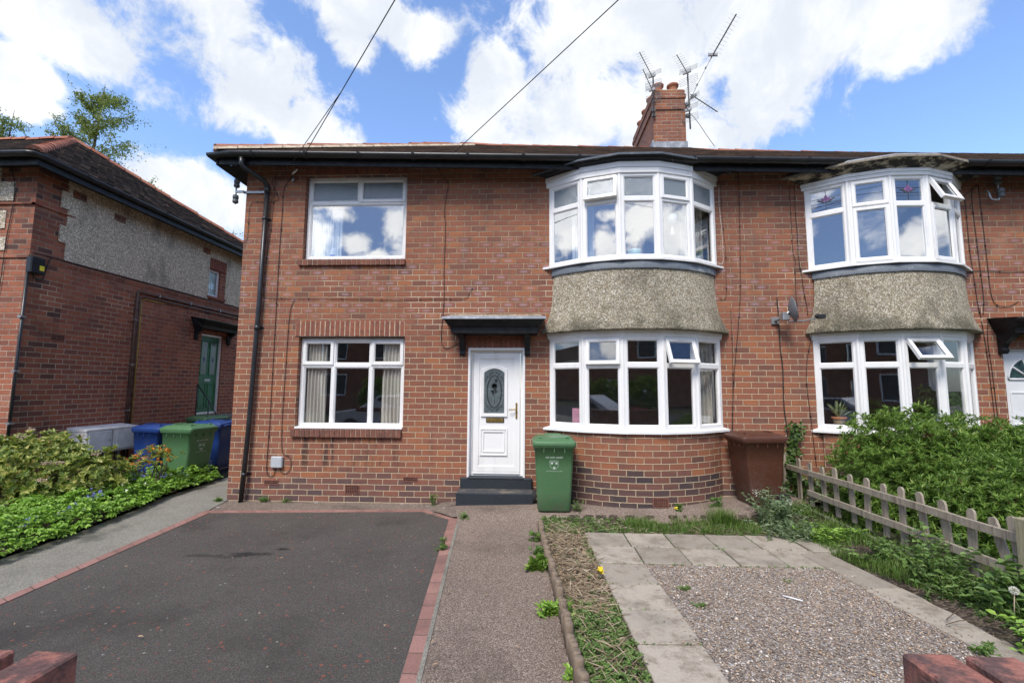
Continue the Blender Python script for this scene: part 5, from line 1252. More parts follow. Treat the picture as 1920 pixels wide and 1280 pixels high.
b4 = make_bin('bin_blue', .97, False); place(b4, -7.02, 1.55, -.04, math.radians(80), 'blue wheelie bin between the white meter cupboards and the green bin', GW)
b5 = copy_tree(b4); place(b5, -6.25, 2.1, .0, math.radians(-96), 'blue wheelie bin half hidden behind the corner with the black downpipe', GW)
b6 = make_bin('bin_olive', .97, False); place(b6, -6.95, 2.75, .05, math.radians(70), 'dark green wheelie bin, only its lid showing behind the other bins', GW)

# ---------------------------------------------------------------- picket fence
F = thing('picket_fence', (3.62, -1.7, .1), 'low weathered grey picket fence along the gravel garden', 'fence')
pk = [-.305, -.573, -.83, -1.065, -1.344, -1.583, -1.821, -2.051, -2.291, -2.53, -2.765]
def picket(y, z0, z1, lean=0.0, roll=0.0):
    p = MB(); mt = Matrix.Translation(V((3.665+rnd.uniform(-.004, .004), y, (z0+z1)/2))) @ Matrix.Rotation(lean, 4, 'X') @ Matrix.Rotation(roll, 4, 'Y') @ Matrix(((0, 0, 1, 0), (1, 0, 0, 0), (0, 1, 0, 0), (0, 0, 0, 1)))
    h = (z1-z0)/2; a = .037*rnd.uniform(.90, 1.08)
    p.prism([(-a, -h), (a, -h), (a, h-.03), (a*.8, h-.012), (a*.4, h), (-a*.4, h), (-a*.8, h-.012), (-a, h-.03)], -.010, .010, mt); return p.build('picket', 'oldwood', F)
for i, y in enumerate(pk): picket(y, .195+rnd.uniform(-.01, .01), .742+rnd.uniform(-.022, .016), math.radians(rnd.uniform(-7, 2.5)), math.radians(rnd.uniform(-2, 2)))
picket(-3.02, .20, .72, math.radians(-24), math.radians(6)); picket(-3.13, .22, .755, math.radians(-6))
for (z, y1, y0) in ((.615, .0, -3.24), (.36, -.55, -3.1)):
    p = MB(); k = 7; P = [(3.635, y1+(y0-y1)*i/k, z+rnd.uniform(-.006, .006)) for i in range(k+1)]
    rows = [[V((x-.018, y, zz-.032)), V((x+.018, y, zz-.032)), V((x+.018, y, zz+.032)), V((x-.018, y, zz+.032))] for x, y, zz in P]
    p.loft(rows, 0, False, None, True); p.face(rows[0][::-1]); p.face(rows[-1]); p.build('rail', 'oldwood', F)
p = MB(); p.box((3.58, -3.30, .05), (3.68, -3.20, .775), I4, 0, .006); p.build('post', 'postwood', F)
p = MB(); p.box((3.60, -.05, .1), (3.67, .02, .80), I4, 0, .006); p.build('post', 'oldwood', F)
# log edging along the path
F2 = thing('log_edging', (.15, -2.6, 0), 'low edging of weathered half logs between path and soil bed', 'edging')
y = -1.12; k = 0
while y > -4.7:
    x = np.interp(-y, [.9, 1.5, 2.72, 4.0, 5], [.10, .125, .205, .275, .33]); h = rnd.uniform(.085, .135) if y > -2.8 else rnd.uniform(.12, .17); p = MB(); rr_ = rnd.uniform(.027, .036)
    tx, ty = rnd.uniform(-.03, .03), rnd.uniform(-.03, .03)
    p.tube([(x, y, -.03), (x+tx*h, y+ty*h, h-.015), (x+tx*h+.002, y+ty*h, h)], [rr_, rr_*rnd.uniform(.9, 1), rr_*.72], 8, 0, True, True); p.build('log', 'log', F2)
    y -= rr_*rnd.uniform(2.0, 2.25)
# brick piers at the gate, close to the camera
for (sx, x0, zc_, lab) in ((-1, -1.065, 1.093, 'low brick wall end with brick-on-edge coping, left of the gateway'), (1, .811, 1.144, 'low brick wall end with brick-on-edge coping, right of the gateway')):
    T = thing('garden_wall', (x0, -6, 0), lab, 'wall', 'garden walls at the gateway')
    b = MB(); xa, xb = (x0+.012*sx, x0+3.2*sx); b.box((min(xa, xb), -5.965, -.1), (max(xa, xb), -5.765, zc_-.115)); b.build('wall', 'brick_old', T)
    b = MB()
    for k in range(26):
        a = x0+sx*k*(.152 if sx < 0 else .128); c0, c1 = sorted((a, a+sx*.106)); j = rnd.uniform(-.004, .004)
        b.box((c0, -5.97+j, zc_-.113), (c1, -5.755+j, zc_+rnd.uniform(-.003, .003)), I4, 0, .005)
    b.build('coping', 'coping', T)
    b = MB(); b.box((min(xa, xb), -5.955, zc_-.115), (max(xa, xb), -5.78, zc_-.045)); b.build('coping_mortar', 'mortar', T)

# ---------------------------------------------------------------- foliage
def unit(a): return a/np.maximum(np.linalg.norm(a, axis=-1, keepdims=True), 1e-9)
def leaves(name, c, ax, nr, L, Wd, mt, parent=None, kind=None, fold=.25, droop=.15):
    """pointed, folded leaves (6 vertices, 2 faces each): base points c, directions ax, normals nr"""
    N = len(c); ax = unit(ax); side = unit(np.cross(ax, nr)); nr = unit(np.cross(side, ax)); L = np.broadcast_to(L, N)[:, None]; Wd = np.broadcast_to(Wd, N)[:, None]
    P = lambda a, b, h: c + ax*L*a + side*Wd*b + nr*(Wd*h)
    d = -droop*L/np.maximum(Wd, 1e-6)
    v = np.stack([P(0, 0, 0), P(.32, -.5, fold), P(.72, -.36, fold + d[:, :1]*.35), P(1, 0, d*1.0), P(.72, .36, fold + d*.35), P(.32, .5, fold)], 1)
    f = np.array([[0, 3, 2, 1], [0, 5, 4, 3]])
    return np_mesh(name, v.reshape(-1, 3), (f[None]+(np.arange(N)*6)[:, None, None]).reshape(-1, 4), mt, kind, parent)
def sphere_dirs(N): return unit(rng.normal(size=(N, 3)))
def shell_points(ells, N, inner=.62, bump_=.16, zmin=.02, power=1.6):
    """points in the outer shell of a union of ellipsoids, with lumpy outline; returns points and outward normals"""
    P, D = [], []; w = np.array([e[1][0]*e[1][1]+e[1][1]*e[1][2]+e[1][0]*e[1][2] for e in ells]); w = w/w.sum()
    for i, (c, r) in enumerate(ells):
        n = int(N*w[i]*1.9); d = sphere_dirs(n); c = np.array(c); r = np.array(r)
        lump = 1 + bump_*(np.sin(d[:, 0]*7+i*2)*np.sin(d[:, 1]*6+1+i)*np.sin(d[:, 2]*8+2) + .6*np.sin(d[:, 0]*15+i)*np.sin(d[:, 2]*13+d[:, 1]*11))
        rad = (inner + (1-inner)*rng.random(n)**(1/power))*lump
        p = c + d*r*rad[:, None]; nn = unit(d/r)
        ok = p[:, 2] > zmin
        for j, (c2, r2) in enumerate(ells):
            if j != i: ok &= (((p-np.array(c2))/np.array(r2))**2).sum(1) > .5
        P.append(p[ok]); D.append(nn[ok])
    P, D = np.vstack(P), np.vstack(D); k = rng.permutation(len(P))[:N]; return P[k], D[k]
def rosettes(P, D, k, spread, jitter=.3):
    """k leaves round each shoot tip: base points, directions, normals"""
    N = len(P); D = unit(D + rng.normal(size=(N, 3))*jitter + np.array([0, 0, .35])); a = unit(np.cross(D, rng.normal(size=(N, 3)))); b = np.cross(D, a)
    th = (np.arange(k)/k*2*np.pi)[None, :] + rng.uniform(0, 6.28, (N, 1)) + rng.normal(size=(N, k))*.2
    sp = spread + rng.normal(size=(N, k))*.18
    r = np.cos(th)[..., None]*a[:, None] + np.sin(th)[..., None]*b[:, None]
    ax = r*np.sin(sp)[..., None] + D[:, None]*np.cos(sp)[..., None]
    nr = D[:, None]*np.sin(sp)[..., None] - r*np.cos(sp)[..., None]
    c = np.repeat(P[:, None], k, 1) - D[:, None]*rng.uniform(0, .03, (N, k, 1))
    return c.reshape(-1, 3), ax.reshape(-1, 3), nr.reshape(-1, 3)
def twigs(mb, root, tips, r0=.012, sag=.0):
    for p in tips:
        p = V(p); b = V(root) + V((rnd.uniform(-.15, .15), rnd.uniform(-.15, .15), 0)); mid = b.lerp(p, .5) + V((rnd.uniform(-.06, .06), rnd.uniform(-.06, .06), .05))
        mb.tube(spline([b, mid, p], 3), [r0*(1-.75*i/6) for i in range(7)], 5)

# big green hedge behind the picket fence
T = thing('evergreen_shrub', (5.2, -1.4, .12), 'big glossy green evergreen shrub with some withered leaves behind the picket fence', 'shrub')
E_ = [((4.75, -1.05, .52), (1.15, .74, .98)), ((5.85, -1.35, .50), (1.25, .95, .92)), ((7.1, -1.7, .5), (1.2, 1.1, .95)), ((4.85, -1.95, .35), (.98, .8, .72)), ((5.75, -2.5, .35), (1.15, .85, .78)), ((5.0, -3.0, .22), (.85, .7, .5)), ((4.2, -1.15, .32), (.52, .5, .52))]
P, D = shell_points(E_, 19000, .42, .13, .12)
ok = P[:, 0] > 3.72; P, D = P[ok], D[ok]
c, a, n_ = rosettes(P, D + np.array([0, 0, .35]), 7, .78); NL = len(c)
leaves('foliage', c, a, n_, rng.uniform(.045, .078, NL), rng.uniform(.011, .017, NL), 'hedge', T)
k = rng.permutation(len(P))[:420]; sel = P[k]; m_ = (np.sin(sel[:, 0]*3.1)+np.sin(sel[:, 2]*5+sel[:, 1]*4)) > .25
c, a, n_ = rosettes(sel[m_]-D[k][m_]*.05, D[k][m_], 6, 1.25, .6); leaves('withered_leaves', c, a, n_, rng.uniform(.05, .08, len(c)), .018, 'hedge_brown', T)
b = MB()
for e in E_: twigs(b, (e[0][0], e[0][1], .1), [tuple(np.array(e[0]) + unit(rng.normal(size=3))*np.array(e[1])*.8) for _ in range(7)], .018)
b.build('branch', 'bark', T)

# viburnum on the left, azalea behind it
T = thing('viburnum_shrub', (-6.9, -.55, .05), 'bushy viburnum shrub with yellow green leaves and faded flower heads beside the path', 'shrub')
E_ = [((-7.25, -.75, .42), (.95, .62, .58)), ((-6.45, -.55, .36), (.72, .5, .46)), ((-6.9, -.55, .55), (.62, .5, .50)), ((-8.2, -1.0, .4), (.8, .7, .5))]
P, D = shell_points(E_, 2300, .6, .18, .1); c, a, n_ = rosettes(P, D, 7, .95, .35); leaves('foliage', c, a, n_, rng.uniform(.05, .085, len(c)), rng.uniform(.028, .042, len(c)), 'viburnum', T, None, .2, .12)
P2, D2_ = shell_points(E_, 26, .97, .2, .3); N = len(P2)*36; c = np.repeat(P2+D2_*.06, 36, 0) + rng.normal(size=(N, 3))*np.array([.028, .028, .014]); blob_mesh('flower_head', N, c, rng.uniform(.007, .013, N), 'pinkbud', None, T)['kind'] = 'stuff'
b = MB()
for e in E_: twigs(b, (e[0][0], e[0][1], .05), [tuple(np.array(e[0]) + unit(rng.normal(size=3))*np.array(e[1])*.85) for _ in range(9)], .014)
b.build('branch', 'bark', T)
T = thing('azalea_shrub', (-5.95, .25, .05), 'small azalea with orange flowers in front of the blue bin', 'shrub')
tips = [(-6.25, .2, .56), (-6.12, .3, .66), (-5.98, .28, .70), (-5.86, .3, .68), (-5.76, .3, .62), (-6.02, .12, .52), (-5.9, .1, .55), (-6.3, .1, .45), (-5.72, .22, .52), (-6.15, .05, .44), (-6.0, .35, .60)]
b = MB(); twigs(b, (-5.95, .2, .05), tips, .013); b.build('stem', 'bark', T)
tp = np.array(tips); P = np.repeat(tp, 7, 0) + rng.normal(size=(77, 3))*np.array([.06, .06, .035]); c, a, n_ = rosettes(P, np.tile([[0, 0, 1.]], (77, 1)), 7, 1.1, .4); leaves('foliage', c, a, n_, rng.uniform(.05, .085, len(c)), .022, 'viburnum', T)
P = np.repeat(tp, 5, 0) + rng.normal(size=(55, 3))*np.array([.05, .05, .03]) + np.array([0, 0, .03]); c, a, n_ = rosettes(P, np.tile([[0, 0, 1.]], (55, 1)), 7, .9, .5); leaves('flower', c, a, n_, rng.uniform(.025, .04, len(c)), .016, 'orange', T, 'stuff')

# geranium ground cover along the left path
def cover_pts(N, xl, xr, y0, y1, h):
    y = rng.uniform(y0, y1, N); x0 = np.interp(y, *xl); x1 = np.interp(y, *xr); u = rng.random(N); x = x0+(x1-x0)*u
    hump = h*np.minimum(1, .35+3.2*(1-u))*(1+.35*np.sin(x*9+y*5)*np.sin(y*8))
    return np.stack([x, y, .04 + hump*rng.uniform(.35, 1.05, N)], 1)
yr = [-6, -2.42, -1.42, -.6, 0, 1.46]; xr_ = [-4.88, -5.06, -5.16, -5.32, -5.50, -5.58]
P = cover_pts(8200, ([-6, -2.4, 0, 1.4], [-6.6, -6.5, -6.6, -6.5]), (yr, xr_), -4.2, 1.3, .24); N = len(P)
th = rng.uniform(0, 6.28, N); nr = unit(np.stack([rng.normal(size=N)*.4, rng.normal(size=N)*.4, np.ones(N)], 1))
cs, as_, ns = [], [], []
for k in range(3):        # lobed leaves: three pointed lobes each
    t2 = th + (k-1)*.95; ax = np.stack([np.cos(t2), np.sin(t2), rng.uniform(-.25, .15, N)], 1); cs.append(P); as_.append(ax); ns.append(nr)
lo = rng.uniform(.022, .066, N)
leaves('ground_cover', np.vstack(cs), np.vstack(as_), np.vstack(ns), np.tile(lo, 3), np.tile(lo*.72, 3), 'cover', None, 'stuff')
def flowers(name, pts, mt, k, L, Wd, label, cat, up=.8):
    P = np.array(pts, float); c, a, n_ = rosettes(P, np.tile([[0, 0, 1.]], (len(P), 1)), k, up, .3); o = leaves(name, c, a, n_, L, Wd, mt); return tag(o, label, cat)
pts = [(-5.55, -1.2, .30), (-5.62, -1.05, .34), (-5.5, -1.1, .33), (-5.9, .0, .34), (-5.85, .1, .37), (-5.75, .2, .33), (-5.4, -2.0, .28), (-5.7, .55, .30), (-5.95, -.1, .36), (-5.45, -1.5, .29)]
P = np.repeat(np.array(pts), 6, 0) + rng.normal(size=(60, 3))*.03
flowers('bluebells', P, 'blue_fl', 5, .02, .010, 'scattered bluebells growing through the green ground cover', 'flowers', 1.3)
c, a, n_ = rosettes(np.array([(-5.35, -1.75, .27), (-5.30, -1.5, .26), (-5.6, -.3, .29), (-5.7, .3, .31), (-5.28, -2.2, .26), (-5.52, -.7, .28)]), np.tile([[0, 0, 1.]], (6, 1)), 6, 1.2, .3)
tag(leaves('white_flowers', c, a, n_, .022, .014, 'whitefl'), 'few small pale flowers among the green ground cover', 'flowers')

# grasses, weeds, dry stems
def blades(name, base, h, lean, Wd, mt, parent=None, kind=None):
    N = len(base); th = rng.uniform(0, 6.28, N); dr = np.stack([np.cos(th), np.sin(th), np.zeros(N)], 1)*np.broadcast_to(lean, N)[:, None]; h = np.broadcast_to(h, N)[:, None]
    sd = np.stack([-np.sin(th), np.cos(th), np.zeros(N)], 1)*Wd/2; up = np.array([0, 0, 1.])
    p1 = base + up*h*.55 + dr*h*.3; p2 = base + up*h*.9*(1-np.broadcast_to(lean, N)[:, None]*.25) + dr*h*1.0
    v = np.stack([base-sd, base+sd, p1+sd*.8, p1-sd*.8, p2, p2], 1)
    v[:, 4] = p2 - sd*.1; v[:, 5] = p2 + sd*.1
    f = np.array([[0, 1, 2, 3], [3, 2, 5, 4]]); return np_mesh(name, v.reshape(-1, 3), (f[None]+(np.arange(N)*6)[:, None, None]).reshape(-1, 4), mt, kind, parent)
hzv = np.vectorize(hz)
def scatter(N, x0, x1, y0, y1): 
    x, y = rng.uniform(x0, x1, N), rng.uniform(y0, y1, N); return np.stack([x, y, hzv(x, y)], 1)
bl = []
bl.append(scatter(2600, 1.0, 2.9, -1.24, -.86)); q = scatter(12000, 3.08, 3.60, -4.7, -.5); q = q[q[:, 0] > np.interp(-q[:, 1], [1, 1.7, 2.2, 2.8, 3.4, 4.6], [3.05, 2.95, 3.1, 3.26, 3.36, 3.5])]; bl.append(q)
bl.append(scatter(700, 3.62, 4.5, -4.5, -.5))
P = np.vstack(bl); N = len(P); keep = (np.sin(P[:, 0]*7)*np.sin(P[:, 1]*6+P[:, 0]*4) > -.35+.5*rng.random(N)-.25); P = P[keep]; N = len(P)
blades('grass', P, rng.uniform(.03, .13, N), rng.uniform(.1, .9, N), .0055, 'grass', None, 'stuff')
def tuft(x, y, r, N, h, label, wd=.005):
    P = np.stack([x+np.clip(rng.normal(size=N), -1.6, 1.6)*r, y+np.clip(rng.normal(size=N), -1.6, 1.6)*r*.7, np.full(N, hz(x, y))], 1); return tag(blades('grass_tuft', P, rng.uniform(.5, 1.1, N)*h, rng.uniform(.15, 1.0, N), wd, 'grass'), label, 'grass')
tuft(1.35, -1.02, .12, 420, .15, 'dense dark green grass tuft at the back edge of the paving slabs', .004)
tuft(2.37, -.90, .09, 420, .24, 'rounded tuft of long green grass in front of the brown bin')
# small creeping weeds and dead stems in the soil bed
def bedx(y): return np.interp(-y, [.9, 1.5, 2.72, 4.0, 5.3], [.15, .17, .24, .32, .40]), np.interp(-y, [.9, 1.3, 2.7, 4.0, 5.3], [.60, .61, .65, .70, .74])
def bed(N, y0, y1):
    y = rng.uniform(y0, y1, N); a, b_ = bedx(y); x = a+(b_-a)*rng.random(N); return np.stack([x, y, hzv(x, y)+.01], 1)
P = bed(2600, -5.2, -1.0); m_ = (P[:, 1] < -3.0) | (P[:, 1] > -1.35) | (rng.random(len(P)) < .07) | ((P[:, 0] > .55) & (P[:, 1] > -2.2) & (rng.random(len(P)) < .5)); P = P[m_]
P = np.vstack([P, scatter(620, .12, 1.3, -1.26, -.80), scatter(420, 1.3, 3.0, -1.26, -.92), scatter(520, 2.9, 3.5, -1.6, -.5), scatter(700, 3.28, 3.62, -4.2, -2.3)]); P[:, 2] += rng.uniform(0, .035, len(P))
c, a, n_ = rosettes(P, np.tile([[0, 0, 1.]], (len(P), 1)), 6, 1.2, .35); leaves('weeds', c, a, n_, rng.uniform(.016, .036, len(c)), rng.uniform(.008, .015, len(c)), 'weed', None, 'stuff')
P = np.vstack([bed(3000, -4.9, -1.05), scatter(300, .6, 3.0, -1.28, -.95)]); N = len(P); th = rng.uniform(0, 6.28, N)
m_ = (P[:, 1] > -3.2) | (rng.random(N) < .35); P, th = P[m_], th[m_]; N = len(P)
ax = np.stack([np.cos(th), np.sin(th), rng.uniform(-.15, .5, N)], 1); P[:, 2] += rng.uniform(.0, .03, N)
leaves('dry_stems', P, ax, np.tile([[0, 0, 1.]], (N, 1)) + rng.normal(size=(N, 3))*.5, rng.uniform(.04, .16, N), rng.uniform(.0025, .0065, N), 'straw', None, 'stuff', .1, .1)
P = bed(700, -3.2, -1.2); N = len(P); P[:, 2] += .012; leaves('dead_leaves', P, rng.normal(size=(N, 3))*np.array([1, 1, .25]), np.tile([[0, 0, 1.]], (N, 1)) + rng.normal(size=(N, 3))*.5, rng.uniform(.02, .05, N), rng.uniform(.01, .02, N), 'dead_leaf', None, 'stuff')
def weed(x, y, r, N, h, label, mt='weed', L=.03, Wd=.016, name='weed', z=None, cat='weed'):
    zz_ = hz(x, y) if z is None else z; P = np.stack([x+rng.normal(size=N)*r, y+rng.normal(size=N)*r*.6, zz_ + h*rng.random(N)], 1)
    T = thing(name, (x, y, zz_), label, cat); c, a, n_ = rosettes(P, np.tile([[0, 0, 1.]], (N, 1)), 6, 1.1, .5); leaves('foliage', c, a, n_, rng.uniform(.6, 1.2, len(c))*L, rng.uniform(.7, 1.2, len(c))*Wd, mt, T)
    b = MB()
    for p in P[:min(N, 14)]: b.tube([(x+rnd.uniform(-r, r)*.3, y, zz_), tuple(p)], .0022, 4)
    b.build('stem', 'stem', T); return T
weed(.06, -2.35, .05, 30, .10, 'bright lime green leafy plant growing out of the log edging over the path', 'lime_leaf', .07, .045, 'strawberry_plant', None, 'plant')
weed(.06, -1.55, .035, 26, .08, 'small weed at the path side of the log edging, nearest the green bin', 'weed', .04, .024)
weed(.08, -1.95, .035, 24, .07, 'small weed between path and log edging, above the lime green plant', 'weed', .04, .022)
weed(.17, -3.22, .05, 34, .09, 'leafy green weed spreading onto the path beside the log edging', 'cover', .055, .024)
weed(.26, -3.95, .03, 18, .06, 'small weed at the foot of the logs nearest the gateway', 'cover', .045, .02)
weed(-3.98, -.06, .04, 24, .06, 'little green weed at the wall foot under the small left air brick', 'weed', .03, .014, z=.0)
weed(-3.62, -.05, .035, 20, .05, 'little yellowish weed at the wall foot left of the large air brick', 'weed', .028, .012, z=.0)
weed(-1.42, -.12, .03, 26, .16, 'upright weed at the wall foot left of the black doorstep', 'weed', .03, .015, z=.0)
weed(-4.62, -.10, .03, 22, .07, 'weed at the house corner beside the black downpipe', 'weed', .035, .014, z=.0)
weed(-.86, -.83, .03, 20, .07, 'weed in the joint at the bent corner of the red edging', 'weed', .03, .014)
weed(-.92, -1.92, .022, 22, .13, 'weed growing on the red edging blocks halfway along the drive', 'weed', .032, .015)
weed(1.93, -.60, .03, 24, .10, 'weed at the foot of the curved bay wall beside its air brick', 'weed', .035, .018)
weed(.62, -.62, .05, 34, .15, 'straggly yellowish weed between green bin and bay wall', 'weed', .026, .012)
weed(2.45, -.50, .04, 26, .12, 'leafy weed at the right foot of the curved bay wall', 'weed', .04, .022)
weed(1.30, -2.75, .03, 16, .05, 'small green weed in the gravel near the slab corner', 'weed', .03, .013)
weed(1.32, -3.05, .028, 14, .05, 'small weed in the gravel beside the fourth slab', 'weed', .03, .013)
weed(2.28, -2.55, .03, 14, .03, 'flat green weed in the middle of the gravel', 'weed', .03, .014)
weed(2.92, -3.62, .035, 20, .07, 'weed at the gravel edge against the right hand concrete strip', 'weed', .04, .016)
P = np.vstack([scatter(30, 1.15, 2.8, -4.5, -2.3), scatter(16, -4.0, -1.0, -3.8, -.6), scatter(14, -.7, .1, -4, -1)]); P[:, 2] += .03; N = len(P); leaves('fallen_leaves', P, rng.normal(size=(N, 3))*np.array([1, 1, .1]), np.tile([[0, 0, 1.]], (N, 1)) + rng.normal(size=(N, 3))*.3, rng.uniform(.015, .04, N), rng.uniform(.008, .018, N), 'dead_leaf', None, 'stuff')
# joints of the slabs: moss and tiny weeds
J = []
for i in range(6): J.append(np.stack([.615+i*.458+rng.normal(size=26)*.008, rng.uniform(-2.2, -1.3, 26), np.full(26, .028)], 1))
for yv in (-1.767, -2.228): J.append(np.stack([rng.uniform(.64, 2.8, 60), yv+rng.normal(size=60)*.008, np.full(60, .028)], 1))
for i in range(7): J.append(np.stack([rng.uniform(.66+i*.015, 1.1+i*.012, 16), -2.69-i*.46+rng.normal(size=16)*.008, np.full(16, .028)], 1))
P = np.vstack(J); c, a, n_ = rosettes(P, np.tile([[0, 0, 1.]], (len(P), 1)), 5, 1.1, .3); leaves('joint_weeds', c, a, n_, rng.uniform(.01, .026, len(c)), rng.uniform(.006, .012, len(c)), 'weed', None, 'stuff')

def stalky(name, x, y, n, h, spread, label, mt, L, Wd, cat='plant', flower=None, leafy=9, fsel=3):
    T = thing(name, (x, y, hz(x, y)), label, cat); b = MB(); C, A_, NN, tips = [], [], [], []
    for i in range(n):
        bx, by = x+rng.normal()*spread*.4, y+rng.normal()*spread*.3; tx, ty = bx+rng.normal()*spread*.5, by+rng.normal()*spread*.4; hh = h*rng.uniform(.55, 1.05); z0 = hz(bx, by)
        pts = spline([(bx, by, z0), ((bx*.6+tx*.4), (by*.6+ty*.4), z0+hh*.5), (tx, ty, z0+hh)], 4); b.tube(pts, [.0045*(1-.6*k/8) for k in range(len(pts))], 4); tips.append(pts[-1])
        for k in range(leafy):
            p = np.array(pts[min(len(pts)-1, 1+int(k*(len(pts)-1)/leafy))]); t_ = rng.uniform(0, 6.28)
            for s_ in (0, math.pi): C.append(p); A_.append([math.cos(t_+s_), math.sin(t_+s_), rng.uniform(-.1, .5)]); NN.append([rng.normal()*.3, rng.normal()*.3, 1])
    b.build('stem', 'stem', T); N = len(C); leaves('foliage', np.array(C), np.array(A_), np.array(NN), rng.uniform(.7, 1.2, N)*L, rng.uniform(.7, 1.2, N)*Wd, mt, T)
    if flower:
        P = np.repeat(np.array([tuple(t_) for t_ in tips[:fsel]]), 26, 0); P = P + rng.normal(size=P.shape)*.02; blob_mesh('flower', len(P), P, rng.uniform(.004, .008, len(P)), flower, 'stuff', T)
    return T
stalky('valerian_plant', 3.02, -.95, 34, .42, .34, 'tall grey green valerian plants with a white flower head beside the brown bin', 'valerian', .065, .022, 'plant', 'whitefl', 10, 2)
stalky('valerian_plant', 2.92, -1.38, 30, .24, .30, 'low spreading grey green valerian at the right end of the slabs', 'valerian', .05, .019, 'plant', None, 8)
stalky('geranium_plant', 3.28, -1.55, 30, .16, .22, 'bright green ferny geranium clump beside the concrete strip', 'cover', .045, .026, 'plant', None, 6)
stalky('bramble', 3.45, -2.62, 22, .36, .28, 'thorny bramble with oval leaves climbing the picket fence', 'weed', .055, .038, 'plant', None, 8)
stalky('bramble', 3.52, -3.25, 18, .34, .2, 'leafy bramble with large leaves around the fence end post', 'weed', .075, .05, 'plant', None, 7)
stalky('leafy_weed', 3.42, -3.6, 26, .12, .26, 'broad leaved weeds at the foot of the fence end post', 'cover', .06, .034, 'plant', None, 6)
stalky('leafy_weed', 3.42, -2.98, 26, .15, .26, 'weeds crowding the fence foot between the two brambles', 'weed', .05, .026, 'plant', None, 7)
stalky('leafy_weed', 3.38, -2.1, 24, .16, .22, 'soft green weeds along the middle of the fence foot', 'weed', .045, .022, 'plant', None, 7)
b = MB(); x, y = 3.40, -3.32; z0 = hz(x, y); T = thing('dandelion_clock', (x, y, z0), 'pale round dandelion clock on a thin stalk near the fence post', 'flower'); b.tube([(x, y, z0), (x+.01, y-.01, z0+.2)], .0035, 5); b.build('stem', 'straw', T)
d = sphere_dirs(260); leaves('seed_head', np.tile([[x+.01, y-.01, z0+.215]], (260, 1)), d, sphere_dirs(260), .03, .004, 'whitefl', T)
x, y = .60, -2.62; T = thing('yellow_flower', (x, y, .0), 'single yellow poppy among dry stems at the slab edge', 'flower'); b = MB(); b.tube([(x, y, .0), (x+.01, y, .10)], .003, 5); b.build('stem', 'stem', T)
c, a, n_ = rosettes(np.array([(x+.01, y, .10)]), np.array([[.1, -.5, .8]]), 6, .7, .1); leaves('petal', c, a, n_, .05, .035, 'yellow', T)
x, y = 1.82, -.86; T = thing('yellow_flower', (x, y, .08), 'small yellow flower on a stalk in front of the curved bay wall', 'flower'); b = MB(); b.tube([(x, y, .08), (x, y, .21)], .003, 5); b.build('stem', 'stem', T)
c, a, n_ = rosettes(np.array([(x, y, .21)]), np.array([[0, -.5, .8]]), 6, .9, .1); leaves('petal', c, a, n_, .03, .02, 'yellow', T)
# ivy on the wall by the fence end
T = thing('ivy', (3.75, -.03, .2), 'ivy climbing the brick wall above the fence end', 'plant')
N = 420; z = rng.uniform(.2, 1.22, N); x = 3.74 + .05*np.sin(z*7) + rng.normal(size=N)*(.05 + .05*(z < .45)); P = np.stack([x, -.03-rng.random(N)*.06, z], 1)
a = np.stack([rng.normal(size=N), -.3*np.ones(N), rng.normal(size=N)*.8-.3], 1); leaves('foliage', P, a, np.tile([[0, -1., .25]], (N, 1))+rng.normal(size=(N, 3))*.3, rng.uniform(.035, .06, N), rng.uniform(.03, .05, N), 'ivy', T)
b = MB(); b.tube(spline([(3.74+.05*math.sin(z*7), -.015, z) for z in (.1, .4, .7, 1.0, 1.2)], 3), .006, 5); b.build('stem', 'bark', T)
T = thing('ivy', (4.1, -.25, .2), 'low dark ivy on the ground between wall and picket fence', 'plant')
N = 700; P = np.stack([rng.uniform(3.68, 4.6, N), rng.uniform(-.6, -.04, N), rng.uniform(.18, .48, N)], 1); a = rng.normal(size=(N, 3)); leaves('foliage', P, a, np.array([[0, -.4, 1]])+rng.normal(size=(N, 3))*.4, rng.uniform(.035, .06, N), rng.uniform(.03, .05, N), 'ivy', T)
b = MB(); twigs(b, (4.1, -.2, .1), [tuple(p) for p in P[:14]], .005); b.build('stem', 'bark', T)
# birches behind the neighbour's house
def birch(x, y, z, H, crown, seed, label, n_l=42, wind=(.55, 0)):
    R2 = np.random.default_rng(seed); T = thing('birch_tree', (x, y, 0), label, 'tree', 'trees behind the neighbour house'); b = MB(); C, A_ = [], []
    b.tube(spline([(x-1, y, -.1), (x-.5, y, H*.5), (x, y, H*.82), (x+.25, y, H)], 5), [.20*(1-.98*i/15)**1.3+.006 for i in range(16)], 8)
    br = MB()
    for i in range(n_l):
        h = H*(.55+.42*i/n_l); t_ = R2.uniform(0, 6.28); L_ = crown*(1.05-.75*(i/n_l))*R2.uniform(.6, 1.1); tr = np.array([x-.5+.7*(h/H-.5), y, h])
        p1 = tr + np.array([math.cos(t_), math.sin(t_), .55])*L_*.55; p2 = tr + np.array([math.cos(t_)+wind[0]*.3, math.sin(t_), .62])*L_
        pts = spline([tr, p1, p2], 5); br.tube(pts, [.035*(1-.85*k/(len(pts)-1)) for k in range(len(pts))], 4)
        for k in range(2, len(pts)):
            for s_ in range(3):
                o = np.array(pts[k]); d = R2.normal(size=3)*.5 + np.array([wind[0], 0, .1]); ln = R2.uniform(.25, .6)
                for q in range(13): C.append(o + d*ln*q/9 + R2.normal(size=3)*.05 - np.array([0, 0, .02*q])); A_.append(R2.normal(size=3)*.6+np.array([wind[0], 0, -.6]))
    b.build('trunk', 'bark', T); br.build('branches', 'bark', T)
    C, A_ = np.array(C), np.array(A_); N = len(C); leaves('crown', C, A_, rng.normal(size=(N, 3)), rng.uniform(.07, .13, N), rng.uniform(.04, .065, N), 'birch', T)
